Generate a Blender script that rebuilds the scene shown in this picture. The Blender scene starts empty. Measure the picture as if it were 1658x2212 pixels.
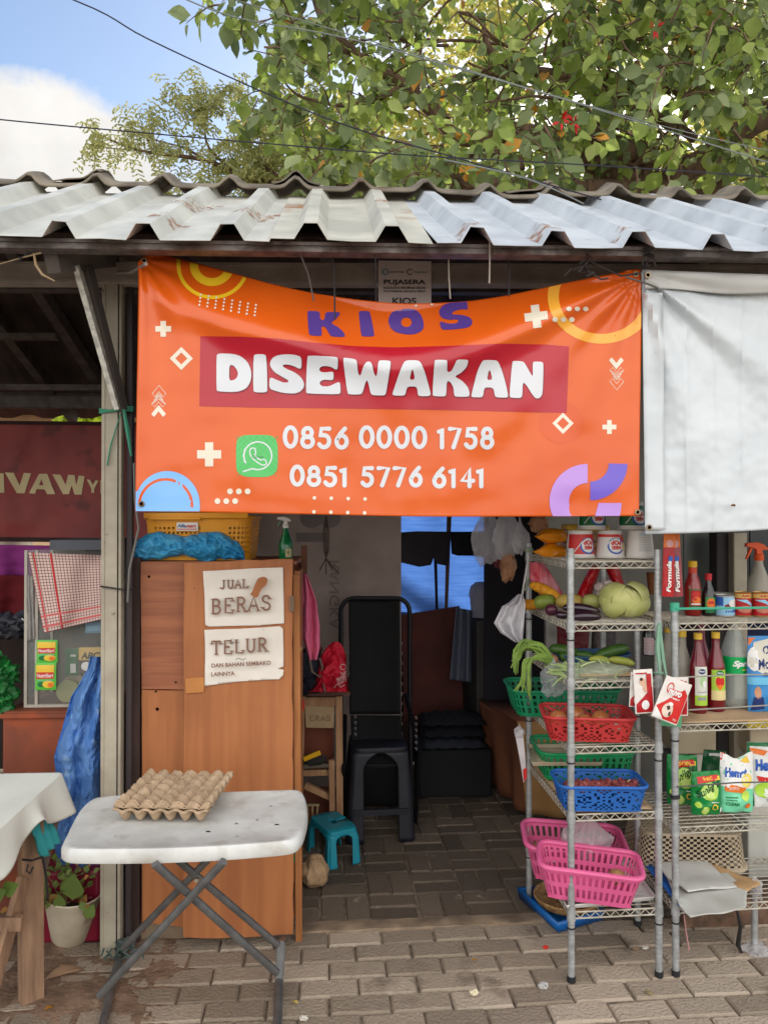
import bpy, bmesh, math, random
from mathutils import Vector, Matrix, noise
from mathutils.geometry import tessellate_polygon
from math import sin, cos, pi, radians, exp, sqrt, atan2
random.seed(7)
scene = bpy.context.scene
COL = scene.collection
# ------------------------------------------------------------------ camera
CAM_Z = 1.6; F = 1661.0; CX, CY = 829.0, 1105.5
YAW = radians(-3.1); PITCH = math.atan((1120 - CY) / F)
cd = bpy.data.cameras.new('camera'); cam = bpy.data.objects.new('camera', cd); COL.objects.link(cam)
cam.location = (0, 0, CAM_Z); cam.rotation_euler = (pi/2 + PITCH, 0, YAW)
cd.sensor_fit = 'VERTICAL'; cd.sensor_height = 34.6; cd.lens = 34.6 * F / 2211
cd.clip_start = 0.05; cd.clip_end = 500
scene.camera = cam
RM = cam.rotation_euler.to_matrix()
# ------------------------------------------------------------------ light
SUN_EL, SUN_AZ = radians(27), radians(24)         # the sun stands behind the stall, a little to the right
scene.view_settings.view_transform = 'Standard'; scene.view_settings.look = 'None'
scene.view_settings.exposure = 0.54; scene.view_settings.gamma = 1
w = bpy.data.worlds.new('World'); scene.world = w; w.use_nodes = True
nt = w.node_tree; N = nt.nodes; L = nt.links; N.clear()
sky = N.new('ShaderNodeTexSky'); sky.sky_type = 'NISHITA'; sky.sun_disc = False
sky.sun_elevation = SUN_EL; sky.sun_rotation = SUN_AZ; sky.air_density = 1.0; sky.dust_density = .7; sky.ozone_density = 1.2
bg1 = N.new('ShaderNodeBackground'); bg1.inputs[1].default_value = 0.135; L.new(sky.outputs[0], bg1.inputs[0])
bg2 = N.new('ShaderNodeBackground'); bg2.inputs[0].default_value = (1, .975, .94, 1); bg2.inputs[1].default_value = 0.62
tc = N.new('ShaderNodeTexCoord')
def mth(op, a, b=None, c=None, clamp=False):
    n = N.new('ShaderNodeMath'); n.operation = op; n.use_clamp = clamp
    for k, x in enumerate((a, b, c)):
        if x is None: continue
        if isinstance(x, (int, float)): n.inputs[k].default_value = x
        else: L.new(x, n.inputs[k])
    return n.outputs[0]
nz = N.new('ShaderNodeTexNoise'); nz.inputs['Scale'].default_value = 4.5; nz.inputs['Detail'].default_value = 10; nz.inputs['Roughness'].default_value = .58
L.new(tc.outputs['Generated'], nz.inputs['Vector'])
def blob(direction, radius):
    d = N.new('ShaderNodeVectorMath'); d.operation = 'DISTANCE'; L.new(tc.outputs['Generated'], d.inputs[0]); d.inputs[1].default_value = direction
    return mth('DIVIDE', d.outputs['Value'], radius)
def pixdir(px, py): return (RM @ Vector(((px-CX)/F, -(py-CY)/F, -1))).normalized()
c1 = blob(pixdir(110, 330), .105); c2 = blob(pixdir(60, 560), .22); c3 = blob(pixdir(1500, 1150), .5)
m = mth('MINIMUM', mth('MINIMUM', c1, c2), c3)
m = mth('SUBTRACT', mth('ADD', m, mth('MULTIPLY', mth('SUBTRACT', nz.outputs[0], .5), 1.9)), .95)
m = mth('MULTIPLY', m, -5.0, None, True)
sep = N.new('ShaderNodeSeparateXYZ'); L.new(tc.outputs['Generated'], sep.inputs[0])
back = mth('MULTIPLY', mth('ADD', mth('MULTIPLY', sep.outputs[1], -1.0), mth('MULTIPLY', mth('SUBTRACT', nz.outputs[0], .5), 2.2)), 2.0, None, True)  # bright cloud cover added behind the camera, unseen, to light the stall front
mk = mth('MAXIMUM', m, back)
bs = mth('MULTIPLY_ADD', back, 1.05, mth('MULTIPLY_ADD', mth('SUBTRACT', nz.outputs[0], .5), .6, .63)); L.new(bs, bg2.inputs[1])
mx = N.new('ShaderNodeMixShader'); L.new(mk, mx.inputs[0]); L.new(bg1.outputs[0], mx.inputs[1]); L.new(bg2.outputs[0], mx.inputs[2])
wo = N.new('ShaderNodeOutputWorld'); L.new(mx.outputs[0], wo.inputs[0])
sl = bpy.data.lights.new('sun', 'SUN'); sl.energy = 4.6; sl.angle = radians(.6); sl.color = (1, .93, .82)
sun = bpy.data.objects.new('sun', sl); COL.objects.link(sun)
sd = Vector((sin(SUN_AZ)*cos(SUN_EL), cos(SUN_AZ)*cos(SUN_EL), sin(SUN_EL)))
sun.rotation_euler = (-sd).to_track_quat('-Z', 'Y').to_euler()
# ------------------------------------------------------------------ measuring helpers (photo measured at 1658 x 2211)
def at(px, py, Y):
    d = RM @ Vector(((px-CX)/F, -(py-CY)/F, -1)); t = Y / d.y
    return Vector((d.x*t, Y, CAM_Z + d.z*t))
def G(px, py, z=0.0):
    d = RM @ Vector(((px-CX)/F, -(py-CY)/F, -1)); t = (z-CAM_Z)/d.z
    return Vector((d.x*t, d.y*t, z))
def XX(px, Y): return at(px, 1120, Y).x
def lin(c):
    c = c/255.0
    return c/12.92 if c <= .04045 else ((c+.055)/1.055)**2.4
def C(r, g, b): return (lin(r), lin(g), lin(b), 1)
def interp(pts, x):
    if x <= pts[0][0]: return pts[0][1]
    for (a, b), (c, d) in zip(pts, pts[1:]):
        if x <= c:
            t = (x-a)/(c-a); return b + (d-b)*t
    return pts[-1][1]
def sm(pts, x):      # smooth (Catmull-Rom) interpolation
    if x <= pts[0][0]: return pts[0][1]
    if x >= pts[-1][0]: return pts[-1][1]
    for i in range(len(pts)-1):
        if x <= pts[i+1][0]:
            p1, p2 = pts[i][1], pts[i+1][1]; p0 = pts[max(i-1, 0)][1]; p3 = pts[min(i+2, len(pts)-1)][1]
            t = (x-pts[i][0])/(pts[i+1][0]-pts[i][0])
            return .5*((2*p1)+(-p0+p2)*t+(2*p0-5*p1+4*p2-p3)*t*t+(-p0+3*p1-3*p2+p3)*t**3)
# ------------------------------------------------------------------ materials
MATS = {}
def mat(name, c1, c2=None, scale=6, rough=.6, metal=0, bump=0, bscale=None, trans=0, transl=0, stretch=(1,1,1), detail=5,
        c3=None, thr=.62, dscale=9, ior=1.45, tone=False, spec=None, alpha=None, sharp=.12, coat=0, wave=0):
    """procedural surface: two-colour noise, optional patches of c3 (stains with a shape of their own), bump"""
    if name in MATS: return MATS[name]
    m = bpy.data.materials.new(name); m.use_nodes = True; MATS[name] = m
    nt = m.node_tree; N = nt.nodes; L = nt.links; p = N['Principled BSDF']; out = N['Material Output']
    p.inputs['Roughness'].default_value = rough; p.inputs['Metallic'].default_value = metal; p.inputs['IOR'].default_value = ior
    if spec is not None: p.inputs['Specular IOR Level'].default_value = spec
    if trans: p.inputs['Transmission Weight'].default_value = trans
    if alpha is not None: p.inputs['Alpha'].default_value = alpha
    if coat: p.inputs['Coat Weight'].default_value = coat; p.inputs['Coat Roughness'].default_value = .15
    tcn = N.new('ShaderNodeTexCoord'); mp = N.new('ShaderNodeMapping'); L.new(tcn.outputs['Object'], mp.inputs[0])
    mp.inputs['Scale'].default_value = stretch
    if c2 is None:
        c2 = tuple(min(1, x*.86) for x in c1[:3]) + (1,)
    nz = N.new('ShaderNodeTexNoise'); nz.inputs['Scale'].default_value = scale; nz.inputs['Detail'].default_value = detail; L.new(mp.outputs[0], nz.inputs['Vector'])
    rp = N.new('ShaderNodeValToRGB'); rp.color_ramp.elements[0].position = .36; rp.color_ramp.elements[1].position = .64
    rp.color_ramp.elements[0].color = c1; rp.color_ramp.elements[1].color = c2
    if tone:
        a = N.new('ShaderNodeAttribute'); a.attribute_name = 'tone'; ad = N.new('ShaderNodeMath'); ad.operation = 'MULTIPLY_ADD'
        L.new(a.outputs['Fac'], ad.inputs[0]); ad.inputs[1].default_value = .75; 
        mu = N.new('ShaderNodeMath'); mu.operation = 'MULTIPLY'; L.new(nz.outputs[0], mu.inputs[0]); mu.inputs[1].default_value = .3
        L.new(mu.outputs[0], ad.inputs[2]); L.new(ad.outputs[0], rp.inputs[0]); rp.color_ramp.elements[0].position = .1; rp.color_ramp.elements[1].position = .9
    else: L.new(nz.outputs[0], rp.inputs[0])
    col = rp.outputs[0]
    if c3:
        n2 = N.new('ShaderNodeTexNoise'); n2.inputs['Scale'].default_value = dscale; n2.inputs['Detail'].default_value = 6
        m2 = N.new('ShaderNodeMapping'); L.new(tcn.outputs['Object'], m2.inputs[0]); m2.inputs['Location'].default_value = (3.1, 7.7, 1.3); L.new(m2.outputs[0], n2.inputs['Vector'])
        r2 = N.new('ShaderNodeValToRGB'); r2.color_ramp.elements[0].position = thr; r2.color_ramp.elements[1].position = min(1, thr+sharp)
        L.new(n2.outputs[0], r2.inputs[0]); mc = N.new('ShaderNodeMix'); mc.data_type = 'RGBA'
        L.new(r2.outputs[0], mc.inputs[0]); L.new(col, mc.inputs[6]); mc.inputs[7].default_value = c3; col = mc.outputs[2]
    L.new(col, p.inputs['Base Color'])
    if bump:
        nb = N.new('ShaderNodeTexNoise'); nb.inputs['Scale'].default_value = bscale or scale*3; nb.inputs['Detail'].default_value = 6; L.new(mp.outputs[0], nb.inputs['Vector'])
        b = N.new('ShaderNodeBump'); b.inputs['Strength'].default_value = bump; b.inputs['Distance'].default_value = .01
        L.new(nb.outputs[0], b.inputs['Height']); L.new(b.outputs[0], p.inputs['Normal'])
    if transl:
        t = N.new('ShaderNodeBsdfTranslucent'); L.new(col, t.inputs[0]); ms = N.new('ShaderNodeMixShader'); ms.inputs[0].default_value = transl
        L.new(p.outputs[0], ms.inputs[1]); L.new(t.outputs[0], ms.inputs[2]); L.new(ms.outputs[0], out.inputs[0])
    return m
def bagmat(name, c, opacity=.5, rough=.25):
    """thin crinkled plastic film: part see-through, part milky"""
    if name in MATS: return MATS[name]
    m = bpy.data.materials.new(name); m.use_nodes = True; MATS[name] = m
    nt = m.node_tree; N = nt.nodes; L = nt.links; p = N['Principled BSDF']; out = N['Material Output']
    p.inputs['Base Color'].default_value = c; p.inputs['Roughness'].default_value = rough
    nb = N.new('ShaderNodeTexNoise'); nb.inputs['Scale'].default_value = 28; nb.inputs['Detail'].default_value = 3; nb.inputs['Distortion'].default_value = 1.5
    tcn = N.new('ShaderNodeTexCoord'); L.new(tcn.outputs['Object'], nb.inputs['Vector'])
    b = N.new('ShaderNodeBump'); b.inputs['Strength'].default_value = .7; b.inputs['Distance'].default_value = .012; L.new(nb.outputs[0], b.inputs['Height']); L.new(b.outputs[0], p.inputs['Normal'])
    tr = N.new('ShaderNodeBsdfTransparent'); tl = N.new('ShaderNodeBsdfTranslucent'); tl.inputs[0].default_value = c
    m1 = N.new('ShaderNodeMixShader'); m1.inputs[0].default_value = .4; L.new(p.outputs[0], m1.inputs[1]); L.new(tl.outputs[0], m1.inputs[2])
    m2 = N.new('ShaderNodeMixShader'); m2.inputs[0].default_value = opacity; L.new(tr.outputs[0], m2.inputs[1]); L.new(m1.outputs[0], m2.inputs[2]); L.new(m2.outputs[0], out.inputs[0])
    return m
def P(name, r, g, b, rough=.5, **k):      # plain coloured print / plastic
    return mat(name, C(r, g, b), rough=rough, **k)
# ------------------------------------------------------------------ mesh building
ORG = {}
class MB:
    def __init__(s): s.v = []; s.f = []; s.m = []; s.t = []
    def add(s, v, f, mi=0, tone=None):
        o = len(s.v); s.v += [Vector(a) for a in v]; s.f += [tuple(i+o for i in q) for q in f]; s.m += [mi]*len(f)
        if tone is not None: s.t += [tone]*len(v)
        return s
    def box(s, c, d, rot=None, mi=0, tone=None):
        c = Vector(c); x, y, z = [a/2 for a in d]
        vs = [Vector((i*x, j*y, k*z)) for k in (-1, 1) for j in (-1, 1) for i in (-1, 1)]
        if rot is not None: vs = [rot @ q for q in vs]
        return s.add([q+c for q in vs], [(0,2,3,1), (4,5,7,6), (0,1,5,4), (2,6,7,3), (0,4,6,2), (1,3,7,5)], mi, tone)
    def beam(s, a, b, w, h, mi=0, up=(0, 0, 1)):
        a = Vector(a); b = Vector(b); d = (b-a); l = d.length; d.normalize(); u = Vector(up)
        r = d.cross(u).normalized(); u = r.cross(d)
        vs = []
        for q in (a, b):
            for i, j in ((-1,-1), (1,-1), (1,1), (-1,1)): vs.append(q + r*(i*w/2) + u*(j*h/2))
        return s.add(vs, [(0,1,2,3), (7,6,5,4), (0,4,5,1), (1,5,6,2), (2,6,7,3), (3,7,4,0)], mi)
    def tube(s, pts, r, n=8, closed=False, mi=0, tone=None):
        pts = [Vector(p) for p in pts]; k = len(pts); rr = r if isinstance(r, (list, tuple)) else [r]*k
        vs = []; prev = None
        for i, p in enumerate(pts):
            a = pts[(i-1) % k] if (closed or i) else p; b = pts[(i+1) % k] if (closed or i < k-1) else p
            t = (b-a).normalized()
            if prev is None:
                prev = t.orthogonal().normalized()
            prev = (prev - t*prev.dot(t));
            if prev.length < 1e-6: prev = t.orthogonal()
            prev.normalize(); q = t.cross(prev)
            for j in range(n):
                an = 2*pi*j/n; vs.append(p + (prev*cos(an)+q*sin(an))*rr[i])
        f = []
        for i in range(k if closed else k-1):
            for j in range(n):
                a = i*n+j; b = i*n+(j+1) % n; c = ((i+1) % k)*n+(j+1) % n; d = ((i+1) % k)*n+j; f.append((a, b, c, d))
        if not closed: f.append(tuple(reversed(range(n)))); f.append(tuple(range((k-1)*n, k*n)))
        return s.add(vs, f, mi, tone)
    def lathe(s, prof, n=20, c=(0, 0, 0), M=None, mi=0, cap=True, tone=None):
        c = Vector(c); vs = []
        for r, z in prof:
            for j in range(n):
                a = 2*pi*j/n; q = Vector((r*cos(a), r*sin(a), z)); vs.append((M @ q if M else q)+c)
        f = [(i*n+j, i*n+(j+1) % n, (i+1)*n+(j+1) % n, (i+1)*n+j) for i in range(len(prof)-1) for j in range(n)]
        if cap:
            if prof[0][0] > 1e-4: f.append(tuple(reversed(range(n))))
            if prof[-1][0] > 1e-4: f.append(tuple(range((len(prof)-1)*n, len(prof)*n)))
        return s.add(vs, f, mi, tone)
    def grid(s, nu, nv, fn, skip=None, mi=0, closed=False, tone=None):
        vs = [fn(i/nu, j/nv) for j in range(nv+1) for i in range(nu+1)]
        f = [(j*(nu+1)+i, j*(nu+1)+i+1, (j+1)*(nu+1)+i+1, (j+1)*(nu+1)+i) for j in range(nv) for i in range(nu) if not (skip and skip(i, j))]
        return s.add(vs, f, mi, tone)
    def prism(s, pts, fn, mi=0):       # polygon pts (2-D) -> two faces through fn(u, v, side)
        k = len(pts); vs = [fn(u, v, 0) for u, v in pts]+[fn(u, v, 1) for u, v in pts]
        tri = tessellate_polygon([[Vector((u, v, 0)) for u, v in pts]])
        f = [tuple(t) for t in tri]+[tuple(i+k for i in reversed(t)) for t in tri]+[(i, (i+1) % k, (i+1) % k+k, i+k) for i in range(k)]
        return s.add(vs, f, mi)
    def blob(s, c, r, amp=.1, fr=2.0, seed=0, n=3, M=None, mi=0, tone=None, fn=None):
        b = bmesh.new(); bmesh.ops.create_icosphere(b, subdivisions=n, radius=1); vs = []
        sc = Vector(r) if not isinstance(r, (int, float)) else Vector((r, r, r)); c = Vector(c)
        for q in b.verts:
            p = q.co.copy(); k = 1+amp*noise.noise(p*fr+Vector((seed*3.7, seed*1.3, seed)))+amp*.5*noise.noise(p*fr*2.3+Vector((seed, 9, seed)))
            p = Vector((p.x*sc.x, p.y*sc.y, p.z*sc.z))*k
            if fn: p = fn(p)
            vs.append((M @ p if M else p)+c)
        b.verts.index_update()
        f = [tuple(q.index for q in fc.verts) for fc in b.faces]; b.free()
        return s.add(vs, f, mi, tone)
    def build(s, name, mats, parent=None, world=False, smooth=True, bevel=0, solid=0, subd=0, seg=2, off=0, angle=None):
        me = bpy.data.meshes.new(name)
        o0 = ORG.get(parent.name, Vector((0, 0, 0))) if (parent and world) else Vector((0, 0, 0))
        me.from_pydata([tuple(q-o0) for q in s.v], [], s.f)
        if not isinstance(mats, (list, tuple)): mats = [mats]
        for q in mats: me.materials.append(q)
        if len(mats) > 1: me.polygons.foreach_set('material_index', s.m)
        if s.t and len(s.t) == len(s.v):
            a = me.attributes.new('tone', 'FLOAT', 'POINT'); a.data.foreach_set('value', s.t)
        me.validate(); me.update()
        bm = bmesh.new(); bm.from_mesh(me); bmesh.ops.recalc_face_normals(bm, faces=bm.faces) if not solid else None; bm.to_mesh(me); bm.free()
        if smooth:
            me.polygons.foreach_set('use_smooth', [True]*len(me.polygons))
            try: me.set_sharp_from_angle(angle=radians(angle or 38))
            except Exception: pass
        o = bpy.data.objects.new(name, me); COL.objects.link(o)
        if parent: o.parent = parent; ORG[o.name] = ORG.get(parent.name, Vector((0, 0, 0)))
        if solid: q = o.modifiers.new('solid', 'SOLIDIFY'); q.thickness = solid; q.offset = off
        if bevel: q = o.modifiers.new('bevel', 'BEVEL'); q.width = bevel; q.segments = seg; q.limit_method = 'ANGLE'; q.angle_limit = radians(40)
        if subd: q = o.modifiers.new('sub', 'SUBSURF'); q.levels = subd; q.render_levels = subd
        return o
def T(name, label, cat, loc=(0, 0, 0), rz=0, group=None, rot=None):
    o = bpy.data.objects.new(name, None); COL.objects.link(o); o.empty_display_size = .05
    o.location = loc; o.rotation_euler = rot if rot else (0, 0, rz); o['label'] = label; o['category'] = cat
    if group: o['group'] = group
    ORG[o.name] = Vector(loc); return o
def tag(o, label, cat, group=None, kind=None):
    o['label'] = label; o['category'] = cat
    if group: o['group'] = group
    if kind: o['kind'] = kind
    return o
def struct(o): o['kind'] = 'structure'; return o
def origin(o):        # move a one-mesh thing's origin to the base of its mesh
    me = o.data; xs = [v.co for v in me.vertices]; c = Vector((sum(v.x for v in xs)/len(xs), sum(v.y for v in xs)/len(xs), min(v.z for v in xs)))
    me.transform(Matrix.Translation(-c)); o.location = o.location + c; ORG[o.name] = c; return o
def copy_tree(o, parent=None):
    c = o.copy(); COL.objects.link(c)
    if parent: c.parent = parent
    for ch in list(o.children): copy_tree(ch, c)
    return c
# ------------------------------------------------------------------ flat printed shapes
_T = {}
def text(s, cx, cy, w, h, rot=0, flip=False, bold=0.0, shear=0, space=1.0, mirror=False):
    """built-in font fitted to a box of w x h centred on cx, cy; flip for y-down (photo) coordinates"""
    key = (s, bold, shear, space)
    if key not in _T:
        cu = bpy.data.curves.new('t', 'FONT'); cu.body = s; cu.offset = bold; cu.shear = shear; cu.space_character = space; cu.resolution_u = 4
        ob = bpy.data.objects.new('t', cu); COL.objects.link(ob); dg = bpy.context.evaluated_depsgraph_get(); dg.update()
        me = bpy.data.meshes.new_from_object(ob.evaluated_get(dg))
        _T[key] = ([(v.co.x, v.co.y) for v in me.vertices], [tuple(p.vertices) for p in me.polygons])
        bpy.data.objects.remove(ob); bpy.data.curves.remove(cu); bpy.data.meshes.remove(me)
    vs, fs = _T[key]
    x0 = min(a for a, b in vs); x1 = max(a for a, b in vs); y0 = min(b for a, b in vs); y1 = max(b for a, b in vs)
    o = []
    for a, b in vs:
        u = ((a-x0)/(x1-x0)-.5)*w*(-1 if mirror else 1); v = ((b-y0)/(y1-y0)-.5)*h
        if flip: v = -v
        c, s_ = cos(rot), sin(rot); o.append((cx+u*c-v*s_, cy+u*s_+v*c))
    return (o, fs)
def chaikin(p, k=1):
    for _ in range(k):
        q = []
        for i in range(len(p)):
            a, b = p[i], p[(i+1) % len(p)]
            q += [(a[0]*.78+b[0]*.22, a[1]*.78+b[1]*.22), (a[0]*.22+b[0]*.78, a[1]*.22+b[1]*.78)]
        p = q
    return p
def poly(p, holes=(), smooth=0):
    ls = [chaikin(q, smooth) if smooth else list(q) for q in [p]+list(holes)]
    fs = tessellate_polygon([[Vector((a, b, 0)) for a, b in q] for q in ls]); vs = [a for q in ls for a in q]
    return (vs, [tuple(t) for t in fs])
def circ(cx, cy, rx, ry=None, n=20, a0=0, a1=2*pi):
    ry = ry or rx; full = abs(a1-a0-2*pi) < 1e-6
    return [(cx+rx*cos(a0+(a1-a0)*i/n), cy+ry*sin(a0+(a1-a0)*i/n)) for i in range(n if full else n+1)]
def disc(cx, cy, rx, ry=None, n=20): return poly(circ(cx, cy, rx, ry, n))
def rect(x0, y0, x1, y1): return poly([(x0, y0), (x1, y0), (x1, y1), (x0, y1)])
def ring(cx, cy, r0, r1, n=40, a0=0, a1=2*pi, k=1.0):
    o = []; f = []
    for i in range(n+1):
        a = a0+(a1-a0)*i/n; o += [(cx+r0*cos(a), cy+r0*sin(a)*k), (cx+r1*cos(a), cy+r1*sin(a)*k)]
    f = [(2*i, 2*i+1, 2*i+3, 2*i+2) for i in range(n)]
    return (o, f)
def stroke(p, w, closed=False, cap=True):
    p = [Vector(q) for q in p]; n = len(p); vs = []; 
    for i in range(n):
        a = p[(i-1) % n] if (closed or i) else p[i]; b = p[(i+1) % n] if (closed or i < n-1) else p[i]
        t = (b-a).normalized(); nn = Vector((-t.y, t.x)); vs += [tuple(p[i]+nn*w/2), tuple(p[i]-nn*w/2)]
    f = [(2*i, 2*i+1, (2*i+3) % (2*n), (2*i+2) % (2*n)) for i in range(n if closed else n-1)]
    if cap and not closed:
        for e, q in ((0, p[0]-p[1]), (n-1, p[-1]-p[-2])):
            a0 = atan2(q.y, q.x)-pi/2; o = len(vs); vs += [(p[e].x+w/2*cos(a0+pi*k/8), p[e].y+w/2*sin(a0+pi*k/8)) for k in range(9)]
            f.append(tuple(range(o, o+9)))
    return (vs, f)
def bez(p0, p1, p2, p3, n=10):
    return [tuple((1-t)**3*Vector(p0)+3*(1-t)**2*t*Vector(p1)+3*(1-t)*t*t*Vector(p2)+t**3*Vector(p3)) for t in [i/n for i in range(n+1)]]
def slice2d(sh, step):
    if not step: return sh
    vs, fs = sh; b = bmesh.new(); V = [b.verts.new((x, y, 0)) for x, y in vs]
    for f in fs:
        try: b.faces.new([V[i] for i in f])
        except Exception: pass
    for ax in (0, 1):
        lo = min(v[ax] for v in vs); hi = max(v[ax] for v in vs); k = math.floor(lo/step)+1
        no = (1, 0, 0) if ax == 0 else (0, 1, 0)
        while k*step < hi:
            co = (k*step, 0, 0) if ax == 0 else (0, k*step, 0)
            bmesh.ops.bisect_plane(b, geom=b.verts[:]+b.edges[:]+b.faces[:], plane_co=co, plane_no=no, dist=1e-7); k += 1
    b.verts.index_update(); o = ([(v.co.x, v.co.y) for v in b.verts], [tuple(v.index for v in f.verts) for f in b.faces]); b.free(); return o
def prints(name, parent, fn, items, step=0, world=False, smooth=True):
    """printed shapes: fn(u, v, layer) gives the point on the carrier's surface; one mesh, several colours"""
    m = MB(); ms = []
    for k, (sh, mt) in enumerate(items):
        if mt not in ms: ms.append(mt)
        vs, fs = slice2d(sh, step); m.add([fn(u, v, k+1) for u, v in vs], fs, ms.index(mt))
    o = m.build(name, ms, parent, world=world, smooth=smooth); return o
# stroke capitals and digits: unit box 0..1 wide, 0..1 high (y up)
def arc(cx, cy, rx, ry, a0, a1, n=10): return [(cx+rx*cos(radians(a0+(a1-a0)*i/n)), cy+ry*sin(radians(a0+(a1-a0)*i/n))) for i in range(n+1)]
GL = {
 '0': [(arc(.5,.5,.42,.46,0,342,20), 1)], '1': [([(.28,.8),(.55,.95),(.55,.05)], 0)],
 '4': [([(.68,.05),(.68,.95),(.1,.33),(.95,.33)], 0)], '7': [([(.1,.93),(.88,.93),(.38,.05)], 0)],
 '5': [([(.85,.93),(.25,.93),(.2,.55)]+arc(.45,.33,.4,.29,100,-150,12), 0)],
 '6': [([(.75,.95),(.4,.7)]+arc(.5,.33,.38,.29,165,-195,16), 0)],
 '8': [(arc(.5,.72,.32,.22,0,342,16), 1), (arc(.5,.29,.4,.25,0,342,16), 1)],
 'J': [([(.65,1),(.65,.25)]+arc(.4,.2,.25,.2,0,-150,7), 0)], 'U': [([(.15,1),(.15,.35)]+arc(.5,.32,.35,.32,180,360,10)+[(.85,1)], 0)],
 'A': [([(.03,0),(.5,1),(.97,0)], 0), ([(.22,.36),(.78,.36)], 0)], 'L': [([(.2,1),(.2,0),(.9,0),(.9,.18)], 0)],
 'B': [([(.2,0),(.2,1)], 0), ([(.2,1),(.5,1)]+arc(.5,.77,.3,.23,90,-90,8)+[(.2,.54)], 0), ([(.5,.54)]+arc(.5,.27,.38,.27,90,-90,8)+[(.2,0)], 0)],
 'E': [([(.88,.82),(.88,1),(.2,1),(.2,0),(.9,0),(.9,.2)], 0), ([(.2,.52),(.7,.52)], 0)],
 'R': [([(.2,0),(.2,1)], 0), ([(.2,1),(.5,1)]+arc(.5,.76,.32,.24,90,-90,8)+[(.2,.52)], 0), ([(.5,.52),(.95,0)], 0)],
 'S': [([(.85,.78)]+arc(.5,.76,.33,.24,20,230,10)+arc(.5,.26,.36,.26,60,-160,10), 0)],
 'T': [([(.05,.82),(.05,1),(.95,1),(.95,.82)], 0), ([(.5,1),(.5,0)], 0)], 'D': [([(.2,0),(.2,1)], 0), ([(.2,1),(.4,1)]+arc(.45,.5,.45,.5,80,-80,12)+[(.2,0)], 0)],
 'N': [([(.15,0),(.15,1),(.85,0),(.85,1)], 0)], 'H': [([(.15,0),(.15,1)], 0), ([(.85,0),(.85,1)], 0), ([(.15,.5),(.85,.5)], 0)],
 'M': [([(.05,0),(.12,1),(.5,.2),(.88,1),(.95,0)], 0)], 'K': [([(.2,0),(.2,1)], 0), ([(.9,1),(.25,.48),(.95,0)], 0)],
 'O': [(arc(.5,.5,.43,.5,0,342,20), 1)], 'I': [([(.5,0),(.5,1)], 0)], 'Y': [([(.05,1),(.5,.5),(.95,1)], 0), ([(.5,.5),(.5,0)], 0)],
}
def word(s, x, y, w, h, sw, mt, serif=False, gap=.28, slope=0.0):
    """stroke lettering in photo coordinates, left edge x, baseline y (down), total width w"""
    n = sum(.45 if c == ' ' else (.55 if c in 'I1' else 1)+gap for c in s)-gap; cw = w/n; cx = x; out = []
    for c in s:
        if c == ' ': cx += .45*cw; continue
        k = .55 if c in 'I1' else 1
        for pts, cl in GL[c]:
            q = [(cx+(a if k == 1 else a*.9-.2)*cw*(1 if k == 1 else 1), y-b*h+slope*(cx-x)) for a, b in pts]
            out.append((stroke(q, sw, bool(cl), cap=not serif), mt))
            if serif and not cl:
                for e, d in ((q[0], q[1]), (q[-1], q[-2])):
                    if abs(e[1]-d[1]) > abs(e[0]-d[0])*.7:
                        out.append((stroke([(e[0]-sw*1.15, e[1]), (e[0]+sw*1.15, e[1])], sw*.5, cap=False), mt))
        cx += (k+gap)*cw
    return out
# ================================================================== SETTING: ground, paving
M_sand = mat('joint_sand', C(140,125,108), C(96,84,72), scale=30, rough=.95, bump=.5)
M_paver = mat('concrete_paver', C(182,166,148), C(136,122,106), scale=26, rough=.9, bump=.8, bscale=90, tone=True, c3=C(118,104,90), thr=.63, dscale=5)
M_inpaver = mat('shade_dark_paver', C(116,102,88), C(84,73,63), scale=20, rough=.8, bump=.6, bscale=80, tone=True, c3=C(150,136,120), thr=.66, dscale=14, sharp=.05)  # same paving, darkened in colour for the shade inside the stall
M_mortar = mat('mortar', C(150,130,108), C(112,96,80), scale=9, rough=.95, bump=.4)
m = MB(); m.grid(60, 60, lambda s, t: Vector((-150+300*s, -150+300*t, -.03)))
struct(m.build('ground', mat('ground', C(150,138,120), C(108,98,82), scale=.8, rough=.95)))
PAVE_ROT = Matrix.Rotation(radians(1.6), 3, 'Z')
def paver(m, x, y, lx, ly, z, rnd):
    g = .0032; hx, hy = lx/2-g, ly/2-g; b = .007; tone = rnd.random(); dz = rnd.uniform(-.003, .003); tx = rnd.uniform(-.014, .014); ty = rnd.uniform(-.012, .012)
    an = rnd.uniform(-.012, .012); c, s_ = cos(an), sin(an); x += rnd.uniform(-.002, .002)
    vs = []
    for hz, k in ((-.04, 0), (-b, 0), (0, b)):
        for i, j in ((-1,-1), (1,-1), (1,1), (-1,1)):
            jx = rnd.uniform(-.0022, .0022) if k else 0; jy = rnd.uniform(-.0022, .0022) if k else 0
            u, v = i*(hx-k)+jx, j*(hy-k)+jy; q = PAVE_ROT @ Vector((x+u*c-v*s_, y+u*s_+v*c, 0)); q.z = z+hz+dz+u*tx+v*ty; vs.append(q)
    m.add(vs, [(0,1,5,4), (1,2,6,5), (2,3,7,6), (3,0,4,7), (4,5,9,8), (5,6,10,9), (6,7,11,10), (7,4,8,11), (8,9,10,11)], 0, tone)
rnd = random.Random(3); m = MB(); PL, PW = .203, .101
for r in range(-26, 30):
    y = .58+r*PW+.05
    if y > 2.99: break
    for i in range(-18, 20):
        x = i*PL+(PL/2 if r % 2 else 0)+.03
        if abs(x) > 3.4: continue
        paver(m, x, y, PL, PW, 0, rnd)
struct(m.build('pavement', M_paver, smooth=False))
m = MB(); z0 = -.012
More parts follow.
